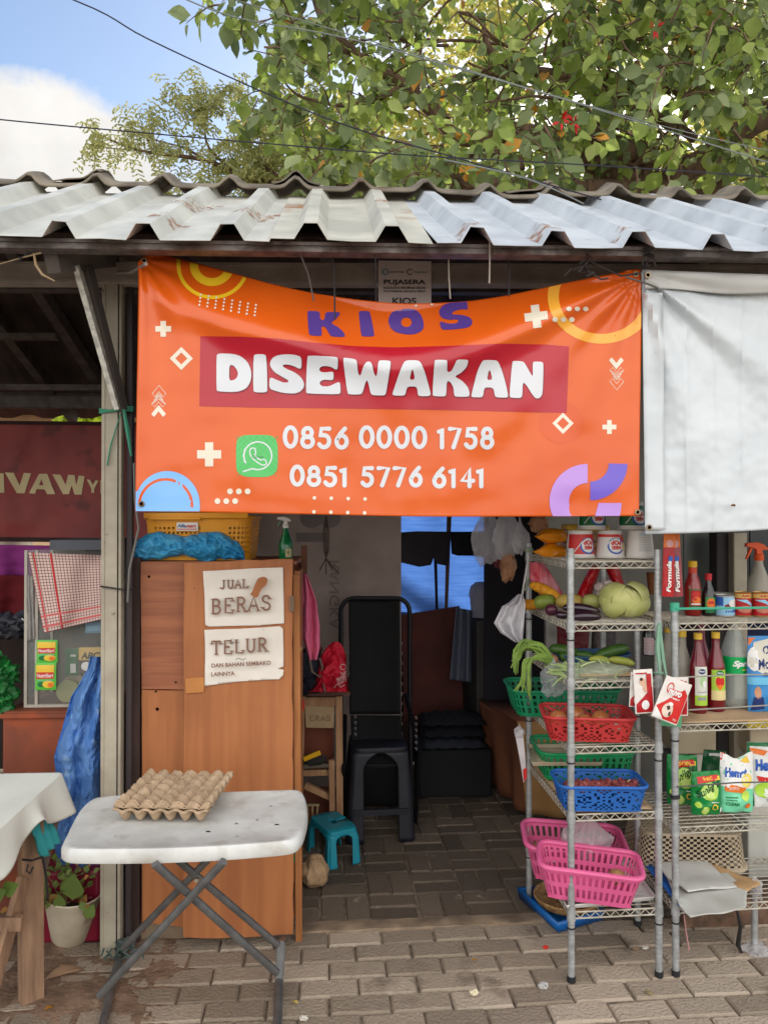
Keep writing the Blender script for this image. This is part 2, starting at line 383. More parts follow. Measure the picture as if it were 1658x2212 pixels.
for i in range(-9, 13):
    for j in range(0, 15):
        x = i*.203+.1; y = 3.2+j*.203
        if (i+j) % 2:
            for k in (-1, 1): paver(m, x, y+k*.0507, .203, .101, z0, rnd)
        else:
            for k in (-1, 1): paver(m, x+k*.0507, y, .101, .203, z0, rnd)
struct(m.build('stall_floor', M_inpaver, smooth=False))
m = MB(); m.grid(160, 60, lambda s, t: Vector((-4+8*s, -2.4+8.8*t, (-.0105 if -2.4+8.8*t < 3.1 else -.0195)+.006*noise.noise(Vector((s*30, t*30, 0))))))
struct(m.build('bedding_sand', M_sand))
m = MB(); m.grid(90, 6, lambda s, t: PAVE_ROT @ Vector((-.42+1.5*s, 2.985+.1*t+.006*noise.noise(Vector((s*20, t*3, 2))), .0015+.005*sin(pi*t)+.0035*noise.noise(Vector((s*26, t*4, 5)))-(.02 if t in (0, 1) else 0))))
struct(m.build('threshold', M_mortar))
# red-brown earth patch at the left foot of the stall
m = MB(); 
def dirt(s, t):
    u = -1.9+1.5*s; v = 2.35+.75*t; e = min(s, 1-s, t, 1-t)
    return Vector((u, v, -.016+.024*min(1, e*6)*(.75+.5*noise.noise(Vector((u*5, v*7, 1))))+.003*noise.noise(Vector((u*40, v*40, 3)))))
m.grid(90, 50, dirt); struct(m.build('dirt', mat('earth', C(146,120,100), C(114,92,76), scale=14, rough=1, bump=.8, bscale=60, c3=C(150,128,106), thr=.6, dscale=18)))
# ================================================================== ROOF
M_white = mat('old_white_sheet', C(212,211,202), C(184,184,176), scale=7, rough=.5, c3=C(150,112,78), thr=.7, dscale=6, bump=.15, sharp=.06, stretch=(1,.5,1))
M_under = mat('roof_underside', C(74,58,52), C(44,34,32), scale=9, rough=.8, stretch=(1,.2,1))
M_galv = mat('galvanised_steel', C(132,124,120), C(96,88,86), scale=26, rough=.5, metal=.35, bump=.1, c3=C(92,76,66), thr=.66)
M_galvd = mat('dull_steel', C(98,90,86), C(74,66,63), scale=20, rough=.6, metal=.2)
M_alu = mat('cream_steel_channel', C(168,160,142), C(152,143,127), scale=12, rough=.55, bump=.05, c3=C(110,98,84), thr=.7, dscale=40, sharp=.04)
M_rope = P('green_twine', 60,140,112,.7); M_wire = P('tie_wire', 46,42,44,.6); M_black = P('black_plastic', 16,16,20,.5)
EZ, RZ = 2.470, 2.97; SL = .548
def trap(x, pitch, rh, topw, side):
    u = (x/pitch) % 1.0*pitch; a = (pitch-topw)/2-side
    if u < a or u > pitch-a: return 0
    if u < a+side: return rh*(u-a)/side
    if u > pitch-a-side: return rh*(pitch-a-u)/side
    return rh
roof = T('corrugated_roof', 'white trapezoidal metal roof sheets with rust streaks above the orange banner, under a grey ridge cap', 'roof', (0, 2.4, EZ))
def sheet(name, x0, x1, zoff, skew, material, seed, y0=2.36, y1=3.4, wob=.006):
    m = MB(); pitch = .252; xs = []; n = int(round((x1-x0)/pitch))
    for k in range(n+1):
        for u in (.0, .074, .0745, .104, .106, .144, .146, .176, .178): 
            x = x0+(k+u/.252)*pitch
            if x <= x1+1e-6: xs.append(x)
    def fn(s, t):
        x = xs[min(int(round(s*(len(xs)-1))), len(xs)-1)]; u = (x-x0) % pitch
        z = 0 if u < .0742 or u > .1775 else (.051 if .103 < u < .147 else (.001 if u < .1 else (.001 if u > .17 else .051)))
        y = y0+(y1-y0)*t
        ez = .012*noise.noise(Vector((x*2.2, seed, 0)))*(1-t)+wob*noise.noise(Vector((x*9, t*3, seed)))
        return Vector((x+skew*(y-y0)+.01*noise.noise(Vector((x*1.3, 3, seed))), y+.02*noise.noise(Vector((x*1.1, seed, 7)))*(1-t), EZ+SL*(y-2.4)+z+zoff+ez))
    m.grid(len(xs)-1, 10, fn); o = m.build(name, material, roof, world=True, solid=.0018, smooth=False)
    for (ra, rb, ya, yb_) in RUST:
        if not (x0 <= ra < x1): continue
        q = MB(); n = 26
        def g(s, t):
            x = ra+(rb-ra)*s+.10*(t-.5)*(1 if ra < 0 else -.35); x = max(x0, min(x1-.001, x)); k = min(range(len(xs)), key=lambda i: abs(xs[i]-x)); i = max(0, min(len(xs)-2, k-(1 if xs[k] > x else 0))); a_, b_ = xs[i], xs[i+1]
            t2 = ya+(yb_-ya)*(t+.10*noise.noise(Vector((s*7, t*3, ra)))); P0, P1 = fn(i/(len(xs)-1), t2), fn((i+1)/(len(xs)-1), t2); return P0.lerp(P1, (x-a_)/max(1e-6, b_-a_))+Vector((0,-.0016,.0022))
        q.grid(n, 6, g); q.build('rust_streak', M_rust, o, world=True, smooth=False)
    return o
M_rust = mat('rust_streak', C(160,104,76), C(184,140,110), scale=26, rough=.9)
_n = M_rust.node_tree; _z = _n.nodes.new('ShaderNodeTexNoise'); _z.inputs['Scale'].default_value = 30; _z.inputs['Detail'].default_value = 8; _r = _n.nodes.new('ShaderNodeValToRGB'); _r.color_ramp.elements[0].position = .46; _r.color_ramp.elements[1].position = .74
_c = _n.nodes.new('ShaderNodeTexCoord'); _n.links.new(_c.outputs['Object'], _z.inputs['Vector']); _n.links.new(_z.outputs[0], _r.inputs[0]); _n.links.new(_r.outputs[0], _n.nodes['Principled BSDF'].inputs['Alpha'])
_pk = at(672,480,2.4).x; PKX = [_pk+.252*k for k in range(-6, 8)]
RUST = [(PKX[8]-.06, PKX[8]+.05, .02, .10), (PKX[9]-.055, PKX[9]+.02, .04, .12), (PKX[10]-.05, PKX[10]+.01, .05, .10), (PKX[4]-.02, PKX[4]+.05, .10, .24), (PKX[4]+.02, PKX[4]+.08, .4, .7), (PKX[5]+.02, PKX[5]+.07, .2, .5), (PKX[7]-.03,PKX[7]+.02,.5,.62)]
sheet('roof_sheet', PKX[6]-.126-.252*15, PKX[6]-.126, 0, .02, M_white, 1)
sheet('roof_sheet', PKX[6]-.126, PKX[6]+.126+.252, .006, -.01, mat('chalky_white_sheet', C(208,205,192), C(180,178,167), scale=5, rough=.55, c3=C(160,120,84), thr=.66, dscale=4, bump=.15, sharp=.1), 2)
sheet('roof_sheet', PKX[6]+.140+.252, PKX[6]+.140+.252*14, .002, -.045, mat('bluish_white_sheet', C(206,211,216), C(180,186,193), scale=6, rough=.5, c3=C(128,120,110), thr=.68, dscale=12, bump=.1), 3)
# rust streaks: oxide running down the sides of a few ribs (brown stains of their own shape)
# back slope of the roof (seen from below inside the stalls)
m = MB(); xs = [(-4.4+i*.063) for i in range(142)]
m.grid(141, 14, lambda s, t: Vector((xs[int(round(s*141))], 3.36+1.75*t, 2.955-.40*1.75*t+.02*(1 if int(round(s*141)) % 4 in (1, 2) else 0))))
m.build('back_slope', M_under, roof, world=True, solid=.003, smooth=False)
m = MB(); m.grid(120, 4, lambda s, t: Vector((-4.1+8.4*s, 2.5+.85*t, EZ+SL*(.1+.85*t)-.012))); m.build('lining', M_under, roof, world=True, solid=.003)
# ridge cap: bumpy fibre-cement skirt and rounded crest
M_cap = mat('weathered_ridge_cap', C(140,130,114), C(100,92,82), scale=7, rough=.9, bump=.35, bscale=40, c3=C(98,68,48), thr=.6, dscale=4)
def capz(x, seed=0): 
    u = ((x+.06) % .281)/.281; b = exp(-((u-.5)/.13)**2)
    return b
def capf(s, t):
    x = -4.0+8.3*s; b = capz(x); lip = 3.28+.05*noise.noise(Vector((x*2, 0, 4)))
    prof = [(0, -.030), (.02, -.008), (.10, .038), (.17, .075), (.25, .092), (.34, .085)]
    k = t*5; i = min(int(k), 4); fr = k-i; yy = prof[i][0]+(prof[i+1][0]-prof[i][0])*fr; zz = prof[i][1]+(prof[i+1][1]-prof[i][1])*fr
    z = EZ+SL*.9+.058+zz*.70+b*(.056)*(1-.1*t)+.010*noise.noise(Vector((x*1.7, 1, 1)))+.012*(1 if (x*1.35) % 1 > .5 else 0)*0
    return Vector((x, lip+yy*.8+b*.02, z))
m = MB(); m.grid(420, 10, capf); m.build('ridge_cap', M_cap, roof, world=True, solid=.008)
m = MB()
for px in (160, 640, 1150):      # upturned overlapping ends of the cap pieces
    x = at(px, 430, 3.3).x; m.grid(12, 8, lambda s, t, x=x: capf((x+.2*(s-.5)+4.0)/8.3, .25+.75*t)+Vector((0, -.004, .010+.012*(1-t)*sin(pi*s))))
m.build('cap_overlap', M_cap, roof, world=True, solid=.006)
# eave purlin, cross beams
def beamthing(name, label, px0, py0, px1, py1, Y, h, mt, cat='beam', d=.05, lip=True):
    a = at(px0, py0, Y); b = at(px1, py1, Y); t = T(name, label, cat, ((a.x+b.x)/2, Y, min(a.z, b.z)-h/2)); m = MB()
    m.beam(a, b, d, h); m.build('web', mt, t, world=True, bevel=.002)
    if lip:
        m = MB(); 
        for k in (-1, 1): m.beam(a+Vector((0, -d/2-.0, k*(h/2-.006))), b+Vector((0, -d/2, k*(h/2-.006))), .012, .011)
        m.build('flange', mt, t, world=True)
    return t
beamthing('eave_purlin', 'speckled grey steel purlin under the white roof edge', -150, 529, 1850, 556, 2.47, .032, M_galv)
beamthing('roof_beam', 'wide grey steel beam lying across the column tops behind the banner', -350, 592, 2050, 600, 2.87, .075, M_alu2 if 'M_alu2' in globals() else mat('grey_channel', C(172,160,150), C(146,134,126), scale=8, rough=.6), d=.06)
beamthing('roof_rail', 'thin grey steel rail under the roof, highest of the three on the left', -350, 622, 2050, 634, 3.15, .022, M_galvd, lip=False)
beamthing('roof_rail', 'short thin grey rail crossing the dark roof space, middle one of three on the left', -350, 727, 125, 727, 3.9, .03, M_galvd, lip=False)
beamthing('roof_rail', 'rusty steel rail low in the roof space just above the maroon banner', -350, 862, 250, 866, 4.7, .09, M_galvd, lip=True)
beamthing('roof_rail', 'dark steel rail in the left roof space, second lowest', -350, 835, 250, 838, 4.5, .035, M_galvd, lip=False)
beamthing('roof_rail', 'short rusty pipe along the eave above the orange banner', 560, 522, 745, 531, 2.56, .018, M_galv, lip=False)
# rafters under the back slope on the left
for k, px in enumerate((-120, 30, 700, 1500)):
    x = XX(px, 3.6); t = T('rafter', ('dark sloping rafter far left under the roof', 'dark sloping rafter under the roof left of the column', 'dark rafter behind the left half of the orange banner', 'dark rafter behind the right half of the orange banner')[k], 'rafter', (x, 3.5, 2.8))
    m = MB(); m.beam((x, 3.4, 2.88), (x+.1, 5.0, 2.24), .05, .07); m.build('rafter_bar', M_galvd, t, world=True)
# column
t = T('stall_column', 'cream steel channel column left of the orange banner, wound with green twine', 'column', (at(241, 1500, 2.88).x, 2.9, 0))
xa, xb = at(218, 1300, 2.86).x, at(262, 1300, 2.86).x; m = MB(); m.box(((xa+xb)/2, 2.885, 1.28), (xb-xa, .05, 2.56))
m.build('post', M_alu, t, world=True, bevel=.004)
m = MB()
for q in (.004, -.004): m.box((xb-.012+q*0, 2.8585, 1.28), (.003, .003, 2.5)); 
m.box((xa+.012, 2.8585, 1.28), (.003, .003, 2.5)); m.build('rib', M_alu, t, world=True)
m = MB(); m.box((xb+.02, 2.905, 1.28), (.022, .03, 2.5)); m.build('inner_post', P('dark_steel', 52,44,46,.6), t, world=True, bevel=.003)
m = MB()
for i in range(3):
    z = at(240, 884+i*4, 2.86).z; m.tube([(xa-.006, 2.856, z), ((xa+xb)/2, 2.852, z+.006*(i-1)), (xb+.004, 2.854, z+.01), (xb+.036, 2.88, z+.012)], .0035, 6)
p0 = at(268, 884, 2.84)
m.tube([p0, at(276, 930, 2.84), at(284, 985, 2.84)], [.006, .009, .004], 6); m.tube([at(262, 890, 2.85), at(240, 960, 2.85), at(232, 1005, 2.85)], [.002, .003, .003], 6)
m.build('twine', M_rope, t, world=True)
m = MB(); m.tube([at(218, 1266, 2.855), at(245, 1270, 2.85), at(268, 1273, 2.855), at(290, 1272, 2.9)], .0035, 6); m.build('cord', M_wire, t, world=True)
m = MB(); m.blob(at(270, 2040, 2.85), (.03, .02, .02), .9, 3.2, 3)
for k in range(14): q0 = at(225+k*6, 2048+6*(k % 3), 2.83); m.tube([q0, q0+Vector((.02*sin(k*2), -.012, -.006)), q0+Vector((.035*sin(k*3.1), -.03, -.012+.004*(k % 3)))], .0035, 5)
m.build('frayed_netting', mat('grey_green_net', C(84,98,94), C(60,70,68), scale=40, rough=.9), t, world=True)
# strut and outrigger
t = T('roof_strut', 'pale speckled diagonal strut from the eave down to the left column', 'strut', at(262, 880, 2.85))
m = MB(); m.beam(at(166, 572, 2.62), at(255, 880, 2.835), .018, .052, up=(0, -1, 0)); m.build('strut_bar', mat('spangled_zinc', C(220,218,208), C(170,168,160), scale=40, rough=.5, detail=2), t, world=True)
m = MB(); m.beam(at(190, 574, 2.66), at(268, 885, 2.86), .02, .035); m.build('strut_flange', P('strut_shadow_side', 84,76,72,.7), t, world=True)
t = T('outrigger', 'stub of grey box steel reaching forward from the column top to the eave', 'beam', at(240, 556, 2.86))
m = MB(); m.beam(at(244, 553, 2.86), at(112, 565, 2.52), .05, .075); m.build('box_bar', mat('grey_box_steel', C(112,104,98), C(88,80,76), scale=8, rough=.6), t, world=True, bevel=.003)
o = MB().tube([at(-10, 573, 2.42), at(50, 556, 2.42), at(90, 546, 2.42), at(74, 548, 2.42), at(78, 572, 2.42), at(92, 593, 2.41), at(119, 607, 2.40)], [.0015,.002,.003,.004,.0045,.004,.002], 6).build('dry_strap', P('dry_strap', 150,128,96,.8)); tag(origin(o), 'dry tan strap end dangling from the eave at far left', 'strap')
# hanging ties behind the banner
def ties(name, label, pts, r, mt, cat='string', group=None):
    o = MB().tube(pts, r, 6).build(name, mt); return tag(origin(o), label, cat, group)
M_str = P('pale_string', 168,160,150,.8)
ties('hanging_string', 'dark string slanting from the eave purlin to the banner top, left of the notice', [at(640, 528, 2.45), at(665, 590, 2.5), at(678, 650, 2.52)], .0028, P('grey_string', 100, 92, 92, .8))
ties('hanging_string', 'dark string hanging straight down behind the banner at its left third', [at(716, 525, 2.5), at(722, 600, 2.52), at(723, 690, 2.52)], .003, M_wire)
ties('hanging_string', 'dark string hanging beside the left edge of the small notice', [at(810, 540, 2.45), at(811, 575, 2.46), at(812, 650, 2.52)], .0028, M_wire)
ties('hanging_string', 'pale string hanging just right of the small notice', [at(968, 548, 2.5), at(969, 600, 2.5), at(972, 645, 2.5)], .0024, M_str)
ties('hanging_string', 'short pale string end hanging from the eave, second to the right of the notice', [at(1057, 520, 2.42), at(1057, 565, 2.43), at(1056, 612, 2.43)], .0026, M_str)
ties('hanging_string', 'dark string behind the sagging banner top, right of the pale ones', [at(1098, 540, 2.5), at(1099, 600, 2.5), at(1098, 640, 2.5)], .003, M_wire)
rr = random.Random(5)
def knot(px, py, Y, n, s, label, mt=None):
    m = MB()
    for i in range(n):
        p = Vector(at(px, py, Y)); pts = [p]
        for k in range(4): p = p+Vector((rr.uniform(-s, s), rr.uniform(-s*.6, s*.3), rr.uniform(-s, s*.7))); pts.append(p)
        m.tube(pts, .0028, 5)
    tag(origin(m.build('wire_knot', mt or M_wire)), label, 'tie wire')
knot(1262, 572, 2.43, 9, .024, 'tangled dark wire knot under the eave left of the banner corner')
knot(1400, 548, 2.43, 8, .02, 'tangled dark wire knot under the eave above the white banner corner')
knot(60, 545, 2.43, 5, .012, 'small wire knot on the eave purlin at far left')
ties('banner_tie', 'grey plastic tie pulling the orange banner\'s top left corner to the column', [at(255, 590, 2.84), at(285, 588, 2.6), at(316, 570, 2.46)], .006, P('clear_tie', 150,140,136,.4), 'tie')
ties('banner_tie', 'dark wire tie where the orange and white banners meet', [at(1275, 565, 2.44), at(1340, 596, 2.46), at(1382, 590, 2.455), at(1400, 560, 2.45)], .003, M_wire, 'tie')
ties('banner_tie', 'loose grey wire end lying over the white banner\'s top left corner', [at(1350, 598, 2.44), at(1395, 612, 2.43), at(1420, 622, 2.43)], .0032, P('grey_wire', 90,88,84,.6), 'tie')
ties('power_lead', 'grey lead hanging between the column and the orange banner', [at(290, 1000, 2.84), at(292, 1080, 2.84), at(300, 1140, 2.84), at(280, 1230, 2.84), at(276, 1300, 2.86)], .0045, P('grey_lead', 112,108,102,.6), 'cable')
# ================================================================== small notice
t = T('notice_board', 'small grey printed notice hanging behind the sagging top of the orange banner', 'notice', at(874, 700, 2.8))
m = MB(); a = at(817, 562, 2.78); b = at(931, 720, 2.78); m.box(((a.x+b.x)/2, 2.784, (a.z+b.z)/2), (b.x-a.x, .006, a.z-b.z)); m.build('board', mat('notice_paper', C(206,192,188), C(194,180,176), scale=5, rough=.6), t, world=True)
ink = P('notice_ink', 58,48,54,.6); ink2 = P('notice_teal', 96,140,150,.6); ink3 = P('notice_grey', 120,112,118,.6)
its = [(text('PUJASERA', 873.5, 610, 90, 13, flip=True, bold=.03), ink), (text('RUSUNAWA PERUMNAS SERUNI', 873.5, 621.5, 90, 5.5, flip=True, bold=.02), ink), (text('PULOGEBANG -JAKARTA TIMUR', 873.5, 629.5, 90, 5.5, flip=True, bold=.02), ink),
       (text('KIOS', 873, 650, 52, 15, flip=True, bold=.03), ink), (ring(832, 587, 5, 7.5, 20), ink2), (text('perumnas', 857, 588, 30, 5, flip=True, bold=.02), ink3), (ring(885, 587, 4.5, 7, 20, .6, 5.6), ink3), (text('PUJASERA', 908, 588, 28, 4, flip=True, bold=.02), ink2)]
prints('lettering', t, lambda u, v, l: at(u, v, 2.7795-.0002*l), its, 0, True)
# ================================================================== ORANGE BANNER
TOP = [(292,566),(300,556),(316,545),(345,550),(400,563),(500,590),(600,617),(700,637),(800,650),(870,655),(960,653),(1040,646),(1150,626),(1260,603),(1340,588),(1372,581),(1384,583)]
BOT = [(290,1104),(600,1109),(900,1115),(1200,1115),(1380,1114)]
LEFT = [(545,302),(565,299),(640,299),(900,295),(1105,293)]; RIGHT = [(583,1383),(700,1384),(900,1381),(1115,1379)]
ARC = [(280,585),(330,625),(400,662),(480,690),(560,708),(650,733),(740,762),(830,782),(920,776),(1000,755),(1100,715),(1200,672),(1300,628),(1390,590)]
YB = 2.5
def wave(u, v):
    a = sm(ARC, u); d = v-a; tp = sm(TOP, u)
    r1 = .030*exp(-(d/44)**2)*min(1, (u-285)/120)*min(1, max(0, (1390-u)/90))     # tension ridge of the sag
    up = -.00022*max(0, -d)*0
    lean = .085*(max(0, min(1, (a+20-v)/130)))**1.3                    # cloth above it leans back
    rx, ry = 1384-u, v-592; r = sqrt(rx*rx+ry*ry)+1; ph = atan2(ry, rx)
    pl = .011*sin(ph*17+.8)*min(1, r/90)*exp(-r/330)                   # pleats fanning from the right corner
    lx, ly = u-305, v-560; q = sqrt(lx*lx+ly*ly)+1; pq = atan2(ly, lx)
    pl += .008*sin(pq*13)*min(1, q/70)*exp(-q/240)
    e = .006*sin((u-1130)/24)*exp(-((u-1260)/110)**2)*min(1, max(0, (v-820)/120))
    big = .018*sin((u-300)/1080*2*pi*1.2+.6)*min(1, max(0, (v-700)/300))
    sm_ = .0035*noise.noise(Vector((u/95, v/60, 2)))+.0016*noise.noise(Vector((u/34, v/90, 5)))
    edge = -.012*exp(-((u-306)/14)**2)*exp(-((v-720)/180)**2)
    return -(r1+pl+e+big+sm_)+lean+edge
def bpt(u, v, l=0):
    v = max(v, sm(TOP, u)+(1.2 if l else 0)); v = min(v, sm(BOT, u)-(0 if l == 0 else .6)); u = max(u, sm(LEFT, v)+(.6 if l else 0)); u = min(u, sm(RIGHT, v)-(.6 if l else 0))
    return at(u, v, YB+wave(u, v)-.0011*l)
ban = T('rental_banner', 'orange vinyl banner reading KIOS DISEWAKAN with two phone numbers, sagging across the stall front', 'banner', at(840, 1112, YB))
def ballmat(name, c, c2=None):
    return mat(name, c, c2 or c, scale=3, rough=.26, bump=.10, bscale=12, spec=.5, coat=.18)
M_or = ballmat('vinyl_orange', C(216,94,22), C(209,86,18)); M_or2 = ballmat('vinyl_deep_orange', C(209,84,22)); M_red = ballmat('vinyl_crimson', C(178,22,42), C(166,18,38))
M_wh = ballmat('vinyl_white', C(212,215,220), C(204,207,213)); M_cr = ballmat('vinyl_cream', C(222,214,196)); M_pu = ballmat('vinyl_violet', C(84,60,140)); M_ye = ballmat('vinyl_yellow', C(232,190,40))
M_am = ballmat('vinyl_amber', C(236,168,60)); M_bl = ballmat('vinyl_blue', C(122,180,238)); M_li = ballmat('vinyl_lilac', C(182,140,216)); M_in = ballmat('vinyl_indigo', C(106,86,196)); M_gr = ballmat('vinyl_green', C(76,186,96)); M_gd = ballmat('vinyl_green_line', C(60,166,84))
m = MB(); NU, NV = 270, 140
def bg(s, t):
    u0 = 293+s*(1384-293); v0 = sm(TOP, u0)+(sm(BOT, u0)-sm(TOP, u0))*t; u = sm(LEFT, v0)+(sm(RIGHT, v0)-sm(LEFT, v0))*s
    return at(u, v0, YB+wave(u, v0))
m.grid(NU, NV, bg); m.build('cloth', M_or, ban, world=True, solid=.0012, off=1)
def A_(p, ox=500, oy=1000, s=1100/1658): return [((ox+x*s)/1.8522, (oy+y*s)/1.8522) for x, y in p]
def B_(p): return A_(p, 1500, 1000)
def K_(p): return A_(p, 1000, 700, 1000/1658)
D1 = poly(A_([(552,640),(562,623),(650,625),(700,640),(740,675),(760,720),(763,760),(755,800),(730,835),(690,852),(640,856),(560,852),(552,840)]), [A_([(630,690),(655,695),(675,720),(683,745),(675,770),(655,785),(628,787)])], 1)
D2 = poly(A_([(775,642),(785,628),(840,628),(853,642),(860,845),(850,858),(785,858),(773,845)]), (), 1)
D3 = poly(A_([(1063,645),(1065,705),(1055,718),(1020,700),(985,690),(955,690),(950,700),(970,715),(1020,735),(1060,765),(1080,800),(1078,830),(1055,855),(1020,865),(960,862),(910,850),(870,835),(872,775),(882,768),(920,785),(960,800),(985,797),(985,785),(950,765),(900,735),(875,700),(876,670),(895,645),(930,632),(980,628),(1030,632)]), (), 1)
D4 = poly(A_([(1098,645),(1110,635),(1270,643),(1284,652),(1282,715),(1272,722),(1240,703),(1200,698),(1178,705),(1170,720),(1180,735),(1210,738),(1245,732),(1258,740),(1257,775),(1248,785),(1200,780),(1178,790),(1172,808),(1190,822),(1230,822),(1265,805),(1287,795),(1297,803),(1300,858),(1288,870),(1100,865),(1090,855)]), (), 1)
D5 = poly(K_([(617,1218),(627,1210),(695,1220),(708,1232),(715,1310),(725,1330),(735,1325),(750,1270),(770,1240),(790,1235),(808,1250),(820,1310),(832,1335),(842,1325),(850,1240),(860,1228),(922,1230),(935,1240),(910,1395),(900,1452),(888,1462),(808,1460),(797,1440),(785,1380),(775,1360),(765,1375),(750,1430),(738,1455),(657,1455),(645,1442),(625,1290)]), (), 1)
D6 = poly(K_([(943,1452),(950,1430),(990,1310),(1018,1242),(1040,1228),(1110,1228),(1132,1242),(1160,1310),(1190,1420),(1197,1452),(1188,1466),(1122,1466),(1112,1455),(1108,1415),(1095,1402),(1050,1402),(1038,1415),(1030,1453),(1018,1463),(952,1462)]), [K_([(1056,1358),(1072,1290),(1080,1290),(1094,1356)])], 1)
D7 = poly(K_([(1222,1232),(1232,1225),(1298,1225),(1307,1234),(1305,1300),(1315,1308),(1335,1300),(1355,1260),(1366,1232),(1380,1223),(1438,1224),(1446,1234),(1435,1275),(1400,1310),(1365,1330),(1360,1340),(1400,1360),(1440,1400),(1454,1440),(1453,1462),(1443,1470),(1362,1470),(1352,1458),(1348,1410),(1330,1375),(1312,1365),(1303,1375),(1300,1458),(1288,1468),(1218,1466),(1208,1455)]), (), 1)
D8 = poly(B_([(578,880),(590,830),(615,730),(643,672),(660,662),(725,664),(742,674),(765,730),(790,820),(801,880),(793,890),(730,888),(720,878),(715,840),(700,828),(665,828),(655,840),(650,878),(640,888),(585,887)]), [B_([(672,784),(685,725),(693,725),(707,782)])], 1)
D9 = poly(B_([(825,675),(835,668),(885,670),(900,680),(925,725),(945,760),(950,750),(948,682),(957,672),(1003,673),(1013,684),(1012,760),(1008,860),(1000,882),(985,895),(965,893),(945,870),(915,820),(895,798),(888,810),(886,878),(876,892),(818,890),(808,878)]), (), 1)
k1 = poly(K_([(380,905),(390,901),(450,903),(462,912),(465,950),(480,965),(495,955),(500,915),(510,908),(588,908),(598,918),(575,950),(545,972),(540,985),(580,1005),(615,1035),(631,1065),(622,1074),(538,1070),(525,1050),(505,1015),(485,1000),(473,1010),(478,1058),(468,1068),(400,1062),(390,1050)]), (), 1)
k2 = poly(K_([(720,908),(730,901),(786,902),(796,912),(825,1058),(818,1070),(747,1070),(737,1060)]), (), 1)
k3 = poly(K_([(915,960),(935,912),(975,895),(998,899),(1010,888),(1060,886),(1100,895),(1130,920),(1150,970),(1152,1010),(1130,1040),(1080,1057),(1020,1055),(960,1040),(925,1005)]), [K_(circ(1036,976,36,33,14))], 1)
k4 = poly(K_([(1436,828),(1443,885),(1435,893),(1410,888),(1370,895),(1340,910),(1340,925),(1370,925),(1420,930),(1460,945),(1473,970),(1468,995),(1440,1012),(1380,1020),(1300,1026),(1268,1022),(1255,978),(1264,970),(1310,985),(1360,985),(1385,970),(1370,955),(1320,960),(1275,950),(1255,925),(1253,895),(1275,865),(1320,845),(1380,832)]), (), 1)
ST = 9
prints('red_panel', ban, bpt, [(poly([(433,726),(520,727),(600,731),(680,740),(760,747),(850,750),(960,747),(1080,742),(1180,744),(1228,748),(1223,892),(1000,886),(760,882),(560,880),(431,877)]), M_red)], ST, True)
sh = [(poly([(a+1.5, b+2) for a, b in D[0][:0]] or [(0,0),(0,0),(0,0)]), M_wh) for D in ()]
M_sh = ballmat('vinyl_letter_shadow', C(120,20,40))
bigl = [((([(a+1.6, b+2.0) for a, b in q[0]]), q[1]), M_sh) for q in (D1,D2,D3,D4,D5,D6,D7,D8,D9)]
prints('headline_shadow', ban, lambda u, v, l: bpt(u, v, 2.6), bigl, ST, True)
prints('headline', ban, lambda u, v, l: bpt(u, v, 3.6), [(q, M_wh) for q in (D1,D2,D3,D4,D5,D6,D7,D8,D9)], ST, True)
prints('title', ban, lambda u, v, l: bpt(u, v, 2), [(q, M_pu) for q in (k1,k2,k3,k4)], ST, True)
nums = word('0856', 613, 966, 139, 45, 9.5, M_wh, slope=.02)+word('0000', 777, 966, 143, 45, 9.5, M_wh, slope=.01)+word('1758', 946, 968, 119, 45, 9.5, M_wh)
nums += word('0851', 628, 1048, 123, 42, 9.5, M_wh, slope=.02)+word('5776', 780, 1050, 131, 42, 9.5, M_wh)+word('6141', 934, 1052, 112, 42, 9.5, M_wh)
for q_ in ([n_ for n_ in nums if max(v for u, v in n_[0][0]) < 990], [n_ for n_ in nums if max(v for u, v in n_[0][0]) >= 990]): prints('phone_number', ban, lambda u, v, l: bpt(u, v, 1.4+.25*(l % 4)), q_, ST, True)
def plus(cx, cy, r, t_, rot=0):
    p = [(-t_,-r),(t_,-r),(t_,-t_),(r,-t_),(r,t_),(t_,t_),(t_,r),(-t_,r),(-t_,t_),(-r,t_),(-r,-t_),(-t_,-t_)]
    return poly([(cx+a*cos(rot)-b*sin(rot), cy+a*sin(rot)+b*cos(rot)) for a, b in p])
def diam(cx, cy, r, r2): return poly([(cx,cy-r),(cx+r,cy),(cx,cy+r),(cx-r,cy)], [[(cx,cy-r2),(cx+r2,cy),(cx,cy+r2),(cx-r2,cy)]])
def chev(cx, cy, w_, h_, t_, up): 
    s = -1 if up else 1; return poly([(cx-w_, cy-s*h_/2), (cx-w_+t_*.7, cy-s*(h_/2+t_*.7)), (cx, cy+s*(h_/2-t_*.9)), (cx+w_-t_*.7, cy-s*(h_/2+t_*.7)), (cx+w_, cy-s*h_/2), (cx, cy+s*(h_/2+t_*.6))])
def chevl(cx, cy, w_, h_, t_, up):
    s = -1 if up else 1; return stroke([(cx-w_, cy-s*h_/2), (cx-w_+t_*.7, cy-s*(h_/2+t_*.7)), (cx, cy+s*(h_/2-t_*.9)), (cx+w_-t_*.7, cy-s*(h_/2+t_*.7)), (cx+w_, cy-s*h_/2), (cx, cy+s*(h_/2+t_*.6))], 1.3, True)
